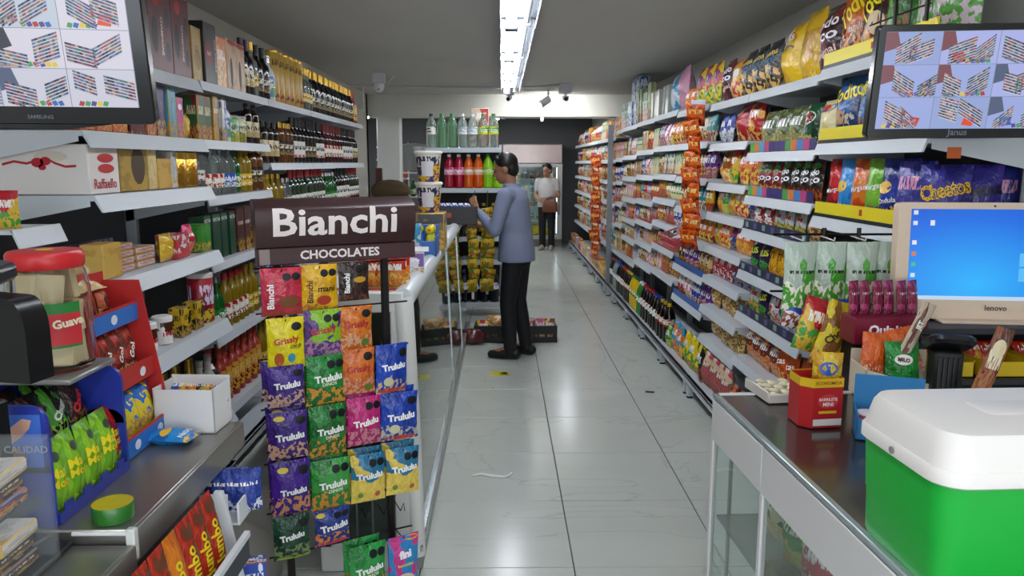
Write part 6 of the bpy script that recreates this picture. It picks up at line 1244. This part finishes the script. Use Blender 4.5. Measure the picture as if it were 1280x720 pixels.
B('jumboO', 'orange bar', .055, .17, .022, '#d8781c', '#c86818', '#e0c020', '#5a3018', text=[('Jumbo', '#e4cc20', 1.75, .34, .42, 90, None, .03)], split=.0, name='chocolate_bar', cat='chocolate bar')
for i in range(7):
    o_ = i in (0, 3); put('jumboO' if o_ else 'jumbo', -.585, 1.155+.058*i, .718, pi/2, f'{"nearest" if i == 0 else "farthest" if i == 6 else NUM[i]} {["red", "orange"][o_]} chocolate bar in the upper tray of the white rack', 'chocolate bars in the upper tray', tilt=-.18)
for i in range(5): put('orcan', -.555, 1.175+.08*i, .428, pi/2, f'{"nearest" if i == 0 else "farthest" if i == 4 else NUM[i]} brown sweet pack in the lower tray of the white rack', 'packs in the lower tray', tilt=-.2)
# far-side trays with blue packs
e = empty('side_rack', (-.635, 1.60, 0)); tag(e, 'small white side rack with two trays of blue packs', 'side rack')
for z in (.77, .55):
    m = MB(); m.box(-.03, .05, .0, .10, z, z+.005); t = m.build('tray', RW2, e); m = MB(); m.box(-.03, .05, .1, .105, z, z+.06); m.build('tray_lip', RW2, t); m = MB(); m.box(.05, .055, 0, .105, z, z+.05); m.build('tray_side', mat('#34406a', .4) if z < .6 else RW2, t)
m = MB(); m.box(-.03, .03, .0, .006, .1, .84); m.build('back_panel', RW2, e)
B('bluepk', 'blue', .115, .16, .06, '#2a3f90', '#22347c', c4='#c8c8d4', split=.25, mh=.04, name='sweets_bag', cat='sweets bag')
for i in range(3): put('bluepk', -.643+.03*i, 1.66, .776, .3, f'{["left", "middle", "right"][i]} blue pack in the upper side tray of the white rack', 'blue packs in the upper side tray', sc=.6, tilt=-.2)
for i in range(3): put('bx_blue' if i else 'bx_cream', -.647+.036*i, 1.655, .556, .3, f'{["cream", "middle blue", "right blue"][i]} pack in the lower side tray of the white rack', 'packs in the lower side tray', sc=.6)
# ------------------------------------------------------------------ back of the shop
sh = empty('soda_shelving', (-.76, 7.8, 0)); tag(sh, 'white shelving end stacked with large soda bottles', 'shelving')
for z in (1.69, 1.29, .80, .56, .12):
    m = MB(); m.cbox(0, .76, 0, .42, z, z+.02, .003); s_ = m.build('shelf', SHM, sh); m = MB(); m.cbox(0, .76, -.012, 0, z-.025, z+.022, .003); m.build('shelf_lip', mat('#c4ccd2', .4), s_)
for x in (0, .735): m = MB(); m.cbox(x, x+.025, .38, .42, 0, 1.75, .003); m.build('upright', SHU, sh)
m = MB(); m.box(.02, .74, .405, .415, .1, 1.7); m.build('back_panel', mat('#2e2c2c', .6), sh)
def bigsoda(key, desc, g, cap, lc, lc2='#f4f0e8'): bottle(key, desc, .052, .335, g, mat(cap, .4), pmat(lc, lc2, '#f4f0e8', lc2, .3, .5, .2, wr=0) if lc else None, 'soda', .93, (.40, .62), name='soda_bottle', n=12)
CLB = mat('#cfe4dc', .05, trans=.8, ior=1.3); GLB = mat('#9ad0a8', .05, trans=.75, ior=1.3); LIM = mat('#8ac41c', .12, coat=.3); ORB = mat('#d0560c', .12, coat=.3); REB = mat('#9c0c2a', .12, coat=.3); DKB = mat('#101828', .12, coat=.3)
bigsoda('t_blk', 'clear soda bottle with black label', CLB, '#1a1a1a', '#1c1c1c'); bigsoda('t_grn', 'pale green soda bottle', GLB, '#2a8a3a', None); bigsoda('t_clr', 'clear water bottle with pale cap', CLB, '#d8dce0', '#a8b8c4'); bigsoda('t_lem', 'clear lemon soda bottle with green label', CLB, '#2a8a3a', '#2a9a3a', '#d8d83a')
bigsoda('m_red', 'red soda bottle with pink label', REB, '#e0e0e0', '#c83a7a', '#e8a0c0'); bigsoda('m_or', 'orange soda bottle with pale orange label', ORB, '#e0e0e0', '#d8804a', '#e8b890'); bigsoda('m_lim', 'lime soda bottle with green label', LIM, '#2a8a2a', '#7ab81c', '#a8d84a'); bigsoda('m_blu', 'dark soda bottle with blue label', DKB, '#1c3a9a', '#2a4ab0')
bigsoda('m_malt', 'dark malt bottle with brown label', COLA, '#c8a020', '#5a2a1a', '#c8a05a')
def xrun(x0, y, z, seq, where, dx=.104):
    x = x0
    for k, n in seq:
        for i in range(n):
            pre = '' if n == 1 else ('left ', 'right ')[i] if n == 2 else 'leftmost ' if i == 0 else 'rightmost ' if i == n-1 else 'middle ' if n == 3 else NUM[i]+' '
            put(k, x, y, z, 0, f"{pre}{K[k]['desc']} {where}", f"{K[k]['desc']} {where}" if n > 1 else None); x += dx
xrun(-.705, 7.87, 1.711, [('t_blk', 1), ('t_grn', 2), ('t_clr', 2), ('t_lem', 2)], 'on the top soda shelf')
xrun(-.53, 7.87, 1.311, [('m_red', 2), ('m_or', 2), ('m_lim', 2)], 'on the second soda shelf', .098)
xrun(-.705, 7.87, .821, [('m_blu', 4), ('m_malt', 3)], 'on the third soda shelf')
xrun(-.705, 7.87, .141, [('m_malt', 3), ('m_blu', 4)], 'on the lowest soda shelf')
boxk('redcart', 'red', .16, .09, .1, pmat('#b02c2c', '#d8b8a0', '#f0e8e0', '#8a1c1c', .3, .6, .15, .4, 0), name='carton', cat='carton')
put('redcart', -.26, 8.12, 1.711+.24, .1, 'red carton standing behind the clear bottles on the soda shelf') if 0 else put('redcart', -.26, 8.12, 1.711, .1, 'red carton standing behind the clear bottles on the soda shelf', sc=3.4) if 0 else None
m = MB(); m.cbox(-.09, .09, -.05, .05, 0, .40, .004); o = m.build('carton', pmat('#b02c2c', '#d8b8a0', '#f0e8e0', '#8a1c1c', .1, .8, .1, .4, 0), None, (-.22, 8.05, 1.711)); tag(o, 'tall red carton standing behind the clear soda bottles', 'carton')
m = MB(); m.cbox(-.1, .1, -.06, .06, 0, .12, .004); o = m.build('carton', mat('#7a8a80', .5), None, (-.13, 7.9, .581)); tag(o, 'grey green carton on the lower soda shelf', 'carton')
# hanging strips of yellow packs
YP = [('#c8a81c', '#5a7a1c', '#b02c24', '#8a5a14'), ('#d8b820', '#7a9a24', '#b83a24', '#a86a1c')]
hang_strip('left strip of yellow packs hanging by the counter end', -.27, 7.10, 1.12, .30, YP, .10, .13, .1, 1, 21)
hang_strip('right strip of yellow packs hanging by the counter end', -.14, 7.15, 1.12, .34, YP, .13, .13, -.1, 1, 22)
for x, t in ((-.27, 'left'), (-.14, 'right')):
    m = MB(); m.tube([(x, 7.11 if x < -.2 else 7.16, 1.12), (x, 7.5, 1.15), (x, 7.80, 1.29)], .004, 6); o = m.build('hanger_arm', IRON); tag(o, f'thin black hanger holding the {t} strip of yellow packs', 'hanger')
# crates at the man's feet
def crate(x, y, rz, label, packs):
    e = empty('crate', (x, y, 0), rz); tag(e, label, 'crate'); C_ = mat('#1c1a1c', .5)
    m = MB(); m.box(-.16, .16, -.13, .13, 0, .01); m.build('crate_floor', C_, e)
    for nm, a in (('crate_wall', (-.16, .16, -.13, -.12)), ('crate_wall', (-.16, .16, .12, .13)), ('crate_wall', (-.16, -.15, -.12, .12)), ('crate_wall', (.15, .16, -.12, .12))):
        m = MB(); m.box(*a, 0, .05); m.box(*a, .075, .15); 
        if a[1]-a[0] > .1:
            for k in range(5): m.box(a[0]+.07*k, a[0]+.07*k+.02, a[2], a[3], .05, .075)
        else:
            for k in range(4): m.box(a[0], a[1], a[2]+.07*k, a[2]+.07*k+.02, .05, .075)
        m.build(nm, C_, e)
    for i, (k, dx, dy) in enumerate(packs): put(k, x+dx, y+dy, .02, rz, f'{NUM[i]} pack from the left in the {label.split(", ")[1].split(" side")[0]} black crate behind the man', None, tilt=-.4, sc=1.)
crate(.32, 6.72, .05, 'black plastic crate behind the man, right side', [('bx_white', -.08, 0), ('bx_pink', .03, 0), ('bx_brown', .11, 0)])
crate(-.08, 6.72, -.05, 'black plastic crate behind the man, left side', [('sw_red', -.09, 0), ('bread', .04, .02)])
e = empty('meat_bag', (-.26, 6.55, 0)); tag(e, 'clear bag of dark red sausages on the floor by the counter', 'bag')
m = MB(); m.ball((0, 0, .07), .12, .08, .07, 14, 8); m.build('sausages', mat('#5a1c1c', .25, coat=.3, noise=.3, nscale=40), e)
# floor sticker, scraps
m = MB(); m.box(-.07, .07, -.06, .06, .0003, .0012); st2 = m.build('floor_sticker', mat('#c8c022', .5), None, (-.02, 5.59, 0)); tag(st2, 'yellow and black floor sticker in front of the man', 'sticker')
m = MB(); m.add([(.0, .0, .0016), (.05, -.03, .0016), (.065, .0, .0016), (.05, .04, .0016), (.02, .03, .0016)], [(0, 1, 2, 3, 4)]); m.build('black_print', mat('#1c1c1a', .5), st2, smooth=0)
m = MB(); m.tube([(-.1, 0, .004), (-.06, .02, .005), (0, -.005, .004), (.06, -.02, .005), (.085, .0, .004), (.1, .03, .006)], [.004, .006, .007, .007, .006, .005], 6); o = m.build('paper_scrap', mat('#e4e6e2', .6), None, (-.05, 3.67, .002)); tag(o, 'twisted white paper scrap on the tiles', 'scrap')
m = MB(); m.cbox(-.03, .03, -.012, .012, 0, .006, .002); o = m.build('label_scrap', mat('#2a2c30', .6), None, (1.02, 5.1, .001), (0, 0, -.3)); tag(o, 'small dark scrap on the tiles by the right shelves', 'scrap')
# glass-door fridge
fr = empty('fridge', (.575, 14.5, 0)); tag(fr, 'tall glass-door display fridge against the back wall', 'fridge')
m = MB(); m.box(-.56, -.50, 0, .58, 0, 1.92); m.box(.50, .56, 0, .58, 0, 1.92); m.box(-.5, .5, .54, .58, 0, 1.92); m.box(-.5, .5, 0, .58, 0, .14); m.box(-.5, .5, 0, .58, 1.86, 1.92); m.build('cabinet', mat('#6f6a68', .35, .5), fr)
m = MB(); m.cbox(-.55, .55, -.03, .02, 1.56, 1.90, .006); m.build('header_panel', mat('#b8a8a4', .22, .6, noise=.2, nscale=3), fr)
m = MB(); m.cbox(-.56, -.44, -.03, .0, .14, 1.55, .004); m.cbox(.46, .56, -.03, .0, .14, 1.55, .004); m.box(-.44, .46, -.03, 0, .14, .20); m.box(-.44, .46, -.03, 0, 1.49, 1.55); d_ = m.build('door_frame', mat('#b0aeac', .3, .4), fr)
m = MB(); m.box(-.44, .46, -.018, -.012, .2, 1.49); m.build('door_glass', GLASS, d_)
m = MB(); m.tube([(.50, -.06, .6), (.50, -.06, 1.2)], .012); m.build('handle', CHROME, d_)
m = MB(); m.box(-.49, .49, .50, .53, .15, 1.85); m.build('back_liner', mat('#cfe0dc', .5), fr)
for z in (.18, .48, .74, 1.0, 1.26): m = MB(); m.box(-.49, .49, .06, .5, z, z+.012); m.build('shelf', mat('#d8e4e4', .3), fr)
for x in (-.47, .47): m = MB(); m.tube([(x, .05, .25), (x, .05, 1.48)], .012, 8); m.build('light_tube', mat('#eaf6ff', .3, emit=9.), fr)
for j, z in enumerate((.492, .752, 1.012, 1.272)):
    for i in range(7):
        k = ['csoda', 'sw_white', 'bx_white', 'bx_teal', 'bx_cream'][(i+j) % 5]; put(k, .575-.36+.12*i, 14.72, z, 0, f'{NUM[i]} {K[k]["desc"]} on the {["lowest", "second", "third", "highest"][j]} packed fridge shelf', 'packs in the fridge', sc=.75)
for i, (x, r_) in enumerate(((.28, .09), (.46, .10), (.62, .10), (.76, .09), (.90, .08))):
    m = MB(); m.ball((0, 0, r_), r_, r_*.9, r_, 14, 10); b_ = m.build('melon', mat(['#d8b818', '#b8c828', '#e0c01c', '#d8b010', '#c8a818'][i], .35), None, (.15+x*.8, 14.72, .193)); tag(b_, f'{NUM[i]} round yellow fruit from the left in the fridge', 'fruit', 'yellow fruit in the fridge'); m = MB(); m.cyl((0, 0, 2*r_-.004), (0, 0, 2*r_+.015), .006, .004, 6); m.build('stem', mat('#5a4a1c'), b_)
# side-room things left of the soda shelving
e = empty('steel_pot', (-1.28, 11.5, 0)); tag(e, 'large grey steel pot on a shelf behind the counter', 'pot')
m = MB(); m.lathe([(0, 1.45), (.2, 1.45), (.21, 1.47), (.21, 1.80), (.22, 1.81)], 24); m.build('pot_body', mat('#8f9494', .35, .7), e); m = MB(); m.lathe([(.22, 1.81), (.16, 1.84), (0, 1.85)], 24); m.build('lid', mat('#9aa0a0', .3, .7), e)
e = empty('shelving_unit', (-1.3, 11.3, 0)); tag(e, 'white rack of green bottles under the steel pot', 'shelving')
for z in (1.43, 1.08, .7, .3): m = MB(); m.cbox(-.3, .3, 0, .5, z-.02, z, .003); m.build('shelf', SHM, e)
for x in (-.3, .28):
    for y in (0, .48): m = MB(); m.cbox(x, x+.02, y, y+.02, 0, 1.43, .002); m.build('upright', SHU, e)
for i in range(5): put('greenb', -1.52+.11*i, 11.4, 1.082, 0, f'{NUM[i]} green bottle from the left on the far white rack', 'green bottles on the far rack'); put('wine_g', -1.52+.11*i, 11.4, .702, 0, f'{NUM[i]} red-capped bottle from the left on the far white rack', 'red-capped bottles on the far rack')
e = empty('garment_pile', (-1.30, 9.2, 0)); tag(e, 'brown bundle on a crate behind the candy sign', 'bundle')
m = MB(); m.cbox(-.25, .2, -.15, .15, 0, 1.15, .01); m.build('crate_stack', mat('#5a4438', .7), e); m = MB(); m.ball((-.02, 0, 1.24), .24, .16, .13, 14, 8); m.build('bundle', mat('#5a4a30', .8, bump=.8, bscale=20), e)
for i, (k, x, z) in enumerate((('m_blu', -1.60, 1.5), ('sw_yellow', -1.56, 1.3))): pass
m = MB(); m.cbox(-.04, .04, -.03, .03, 0, 1.5, .004); o = m.build('post', mat('#5a2c2c', .5), None, (-1.56, 9.9, 0)); tag(o, 'dark red post beside the left wall end', 'post')
e = empty('goods_rack', (-1.78, 12.6, 0)); tag(e, 'rack of blue and yellow goods seen between the pillars', 'rack')
for z in (.5, .9, 1.3, 1.6): m = MB(); m.cbox(-.25, .25, 0, .3, z, z+.02, .003); m.build('shelf', SHM, e)
for x in (-.25, .23): m = MB(); m.cbox(x, x+.02, .28, .30, 0, 1.9, .003); m.build('upright', SHU, e)
for i in range(4): put('sw_blue', -1.96+.12*i, 12.7, 1.622, 0, f'{NUM[i]} blue pack from the left on the goods rack between pillars', 'blue packs between the pillars', sc=1.3); put('sw_yellow', -1.96+.12*i, 12.7, 1.322, 0, f'{NUM[i]} yellow pack from the left on the goods rack between pillars', 'yellow packs between the pillars', sc=1.3)
# black rubbish bags and boots behind the left counter
e = empty('sack', (-.95, 2.55, 0)); tag(e, 'grey lumpy sack on the floor behind the candy stand', 'sack')
m = MB(); m.ball((0, 0, .16), .17, .14, .16, 14, 9); m.ball((.08, .12, .26), .13, .12, .13, 12, 8); m.build('sack_body', mat('#8a8680', .7, bump=.9, bscale=14), e)

# ------------------------------------------------------------------ people
SKIN = mat('#9a6a50', .5); SKIN2 = mat('#a87a62', .5); HAIR = mat('#0c0a0a', .45)
def solid(mb, voxel, name, m_, parent, smooth_it=6, keep=None):
    o = mb.build(name, m_, parent, smooth=0); o.data.shade_smooth()
    md = o.modifiers.new('remesh', 'REMESH'); md.mode = 'VOXEL'; md.voxel_size = voxel; md.use_smooth_shade = True
    sm = o.modifiers.new('smooth', 'SMOOTH'); sm.iterations = smooth_it; sm.factor = .5
    dg = bpy.context.evaluated_depsgraph_get(); ev = o.evaluated_get(dg); me = bpy.data.meshes.new_from_object(ev); o.modifiers.clear(); old = o.data; o.data = me; bpy.data.meshes.remove(old); me.name = name
    if not me.materials: me.materials.append(m_)
    me.shade_smooth(); return o
def hand(mb, w, d, palm_n, curl, side, s=1.):
    """w wrist, d finger direction, palm_n palm normal; five fingers rooted in the palm"""
    w = Vector(w); d = Vector(d).normalized(); n = (Vector(palm_n) - d*Vector(palm_n).dot(d)).normalized(); a = d.cross(n)*side
    pc = w + d*.045*s
    mb.capsule(w - d*.01, w + d*.02*s, .024*s, .028*s)
    for k in (-1, 0, 1): mb.capsule(pc + a*.018*k*s - d*.02*s, pc + a*.020*k*s + d*.03*s, .016*s, .014*s)
    for k, L in ((-1.5, .062), (-.5, .076), (.5, .08), (1.5, .07)):
        p = pc + a*.0185*k*s + d*.035*s; q = p + (d*cos(curl*.5) + n*sin(curl*.5))*L*.48*s; r = q + (d*cos(curl*1.3) + n*sin(curl*1.3))*L*.34*s; t = r + (d*cos(curl*1.9) + n*sin(curl*1.9))*L*.26*s
        mb.capsule(p, q, .0095*s, .009*s, 8); mb.capsule(q, r, .009*s, .0082*s, 8); mb.capsule(r, t, .0082*s, .007*s, 8)
    p = pc + a*.03*s - d*.015*s; q = p + (a*.75 + d*.6 + n*.25).normalized()*.035*s; r = q + (a*.25 + d*.85 + n*.5).normalized()*.03*s
    mb.capsule(p, q, .0125*s, .0105*s, 8); mb.capsule(q, r, .0105*s, .0085*s, 8)
def human(name, loc, rz, label, J, skin, shirtm, trous, shoem, sleeve=1., hair='short', voxel=.007, female=False):
    e = empty(name, loc, rz); tag(e, label, 'person')
    g = lambda k: Vector(J[k])
    b = MB()   # one continuous body
    hd = g('head'); nk = g('neck'); ch = g('chest'); pv = g('pelvis'); lk = J.get('look', 0.)
    Rz = Matrix.Rotation(lk, 3, 'Z') @ Matrix.Rotation(J.get('nod', 0.), 3, 'X')
    P = lambda x, y, z: hd + Rz @ Vector((x, y, z))
    hb = MB(); hb.ball((0, -.008, .03), .074, .092, .088, 18, 14); hb.ball((0, .022, -.045), .056, .066, .07, 16, 10); hb.ball((0, .055, -.085), .026, .026, .022, 10, 8)   # skull, jaw, chin
    hb.capsule((0, .088, -.005), (0, .104, -.032), .009, .014, 8); hb.ball((0.073, -.005, -.012), .012, .02, .03, 10, 8); hb.ball((-.073, -.005, -.012), .012, .02, .03, 10, 8)
    hb.ball((0, .084, -.066), .022, .012, .011, 10, 6); hb.capsule((-.035, .082, .018), (.035, .082, .018), .011, .011, 8)
    b.add([tuple(hd + Rz @ Vector(v)) for v in hb.v], hb.f)
    b.capsule(nk - Vector((0, 0, .05)), P(0, -.02, -.05), .052, .05)
    b.loft([(pv - Vector((0, 0, .08)), .15, .10), (pv, .155, .105), ((pv+ch)/2, .13, .09), (ch, .155, .10), (ch + Vector((0, 0, .12)), .13, .085), (nk - Vector((0, 0, .03)), .06, .055)], 20)
    for s in ('l', 'r'):
        b.capsule(g(s+'sh'), g(s+'el'), .046, .036); b.capsule(g(s+'el'), g(s+'wr'), .037, .025)
        b.capsule(g(s+'hip'), g(s+'kn'), .075, .052); b.capsule(g(s+'kn'), g(s+'an'), .05, .034); b.capsule(g(s+'an'), g(s+'to'), .034, .028)
        hand(b, g(s+'wr') + (g(s+'wr')-g(s+'el')).normalized()*.01, J[s+'hd'], J[s+'pn'], J.get(s+'curl', .6), 1 if s == 'l' else -1, .95)
    solid(b, voxel, 'body', skin, e)
    # shirt
    k = MB(); ex = .016
    hem = pv - Vector((0, 0, J.get('hem', .06)))
    k.loft([(hem, .182, .148), (pv + Vector((0, 0, .02)), .178, .142), ((pv+ch)/2, .160, .126), (ch, .172, .122), (ch + Vector((0, 0, .10)), .160, .108), (ch + Vector((0, .0, .17)), .10, .075), (nk + Vector((0, -.005, .0)), .068, .066)], 22)
    for s in ('l', 'r'):
        k.capsule(g(s+'sh'), g(s+'el') if sleeve > .6 else g(s+'sh').lerp(g(s+'el'), .55), .066, .052)
        if sleeve > .6: k.capsule(g(s+'el'), g(s+'el').lerp(g(s+'wr'), .88), .052, .036)
        k.capsule(ch + Vector((0, 0, .1)), g(s+'sh'), .075, .066)
    if sleeve > .6: k.lathe([(.072, 0), (.066, .035), (.058, .036), (.06, 0)], 18, c=tuple(nk + Vector((0, -.008, -.012))))
    solid(k, .010, 'shirt', shirtm, e, 5)
    t = MB(); t.loft([(pv - Vector((0, 0, .12)), .14, .105), (pv - Vector((0, 0, .04)), .16, .12), (pv + Vector((0, 0, .05)), .15, .11)], 18)
    for s in ('l', 'r'):
        t.capsule(g(s+'hip') - Vector((0, 0, .05)), g(s+'kn'), .086, .068); t.capsule(g(s+'kn'), g(s+'an') + Vector((0, -.005, -.02)), .068, .055)
    solid(t, .011, 'trousers', trous, e, 5)
    for s in ('l', 'r'):
        a = g(s+'an'); to = g(s+'to'); f = Vector((to.x-a.x, to.y-a.y, 0)).normalized()
        q = MB(); base = Vector((a.x, a.y, 0))
        q.capsule(base - f*.05 + Vector((0, 0, .045)), base + f*.05 + Vector((0, 0, .045)), .043, .045); q.capsule(base + f*.05 + Vector((0, 0, .038)), base + f*.155 + Vector((0, 0, .032)), .044, .034); q.capsule(base + Vector((0, 0, .05)), base + Vector((0, 0, .09)), .045, .042)
        o = solid(q, .008, 'shoe', shoem, e, 4)
        for v in o.data.vertices: v.co.z = max(v.co.z, .002)
    h = MB(); hh = MB(); hh.ball((0, -.018, .048), .083, .094, .082, 18, 14); hh.ball((0, -.05, -.005), .074, .058, .075, 16, 10); hh.capsule((-.04, .045, .088), (.045, .043, .088), .024, .024)
    if hair == 'tied': hh.ball((0, -.10, .05), .035, .035, .04); hh.ball((0, -.02, .05), .082, .092, .08)
    h.add([tuple(hd + Rz @ Vector(v)) for v in hh.v], hh.f); solid(h, .008, 'hair', HAIR, e, 3)
    for sx in (-.03, .03):
        m = MB(); m.ball((0, 0, 0), .010, .006, .006, 8, 6); m.build('eye', mat('#140e0c', .3), e, tuple(P(sx, .088, -.002)))
    m = MB(); m.ball((0, 0, 0), .022, .004, .005, 8, 6); m.build('mouth', mat('#7a4238', .5), e, tuple(P(0, .096, -.066)), (0, 0, lk))
    return e
MAN = dict(head=(.0, .075, 1.515), neck=(0, .03, 1.385), chest=(0, .0, 1.18), pelvis=(0, -.02, .86), look=.25, nod=-.22,
  lsh=(-.175, .01, 1.31), lel=(-.235, .07, 1.045), lwr=(-.13, .265, 1.19), lhd=(.25, .45, .8), lpn=(.9, .2, .1), lcurl=.7,
  rsh=(.175, .02, 1.31), rel=(.225, .10, 1.06), rwr=(.10, .32, 1.06), rhd=(-.35, .9, -.05), rpn=(-.3, -.2, -1), rcurl=.6,
  lhip=(-.088, -.02, .84), lkn=(-.092, .02, .46), lan=(-.095, -.0, .085), lto=(-.11, .13, .04),
  rhip=(.088, -.02, .84), rkn=(.09, .0, .46), ran=(.09, -.07, .085), rto=(.11, .06, .04), hem=.07)
human('person', (.10, 6.12, 0), 1.19, 'man in grey-blue shirt and black trousers at the glass counter', MAN, SKIN, mat('#7e86a0', .75, noise=.06, nscale=12), mat('#0d0d12', .7), mat('#0a0a0b', .5))
WOM = dict(head=(.0, .03, 1.43), neck=(0, .0, 1.30), chest=(0, .0, 1.10), pelvis=(0, 0, .80), look=-.25, nod=0.,
  lsh=(-.16, .0, 1.235), lel=(-.21, .0, .99), lwr=(-.06, .17, .93), lhd=(.9, .3, -.05), lpn=(0, -1, 0), lcurl=.5,
  rsh=(.16, .0, 1.235), rel=(.21, -.0, .98), rwr=(.10, .20, .92), rhd=(-.8, .3, .05), rpn=(0, -1, 0), rcurl=.5,
  lhip=(-.08, 0, .78), lkn=(-.085, .02, .42), lan=(-.08, -.02, .08), lto=(-.10, .11, .04), rhip=(.08, 0, .78), rkn=(.085, .0, .42), ran=(.085, -.02, .08), rto=(.10, .11, .04), hem=.02)
human('person', (.82, 13.95, 0), 2.85, 'woman in white T-shirt and dark trousers by the fridge', WOM, SKIN2, mat('#c4c2c0', .8), mat('#15161a', .7), mat('#9a948c', .6), .4, 'tied', .009)
e = empty('handbag', (.86, 13.72, .70), -.2); tag(e, 'brown leather handbag held by the woman in white', 'handbag')
m = MB(); rloft(m, [(.26, .09, .03, 0), (.28, .11, .04, .04), (.25, .09, .035, .17), (.22, .05, .02, .20)]); m.build('bag_body', mat('#6a3a20', .45), e)
m = MB(); m.tube([(.09*cos(pi*k/8), 0, .19+.07*sin(pi*k/8)) for k in range(9)], .008, 6); m.build('strap', mat('#4a2818', .5), e)
fm = Matrix.Translation((.10, 6.12, 0)) @ Matrix.Rotation(1.19, 4, 'Z')
pp = fm @ Vector((-.075, .35, 1.235)); m = MB(); m.cbox(-.006, .006, -.036, .036, -.075, .075, .004); o = m.build('phone', mat('#101014', .2), None, tuple(pp), (.15, .1, 1.3)); tag(o, 'dark phone held up in the man\'s left hand', 'phone')
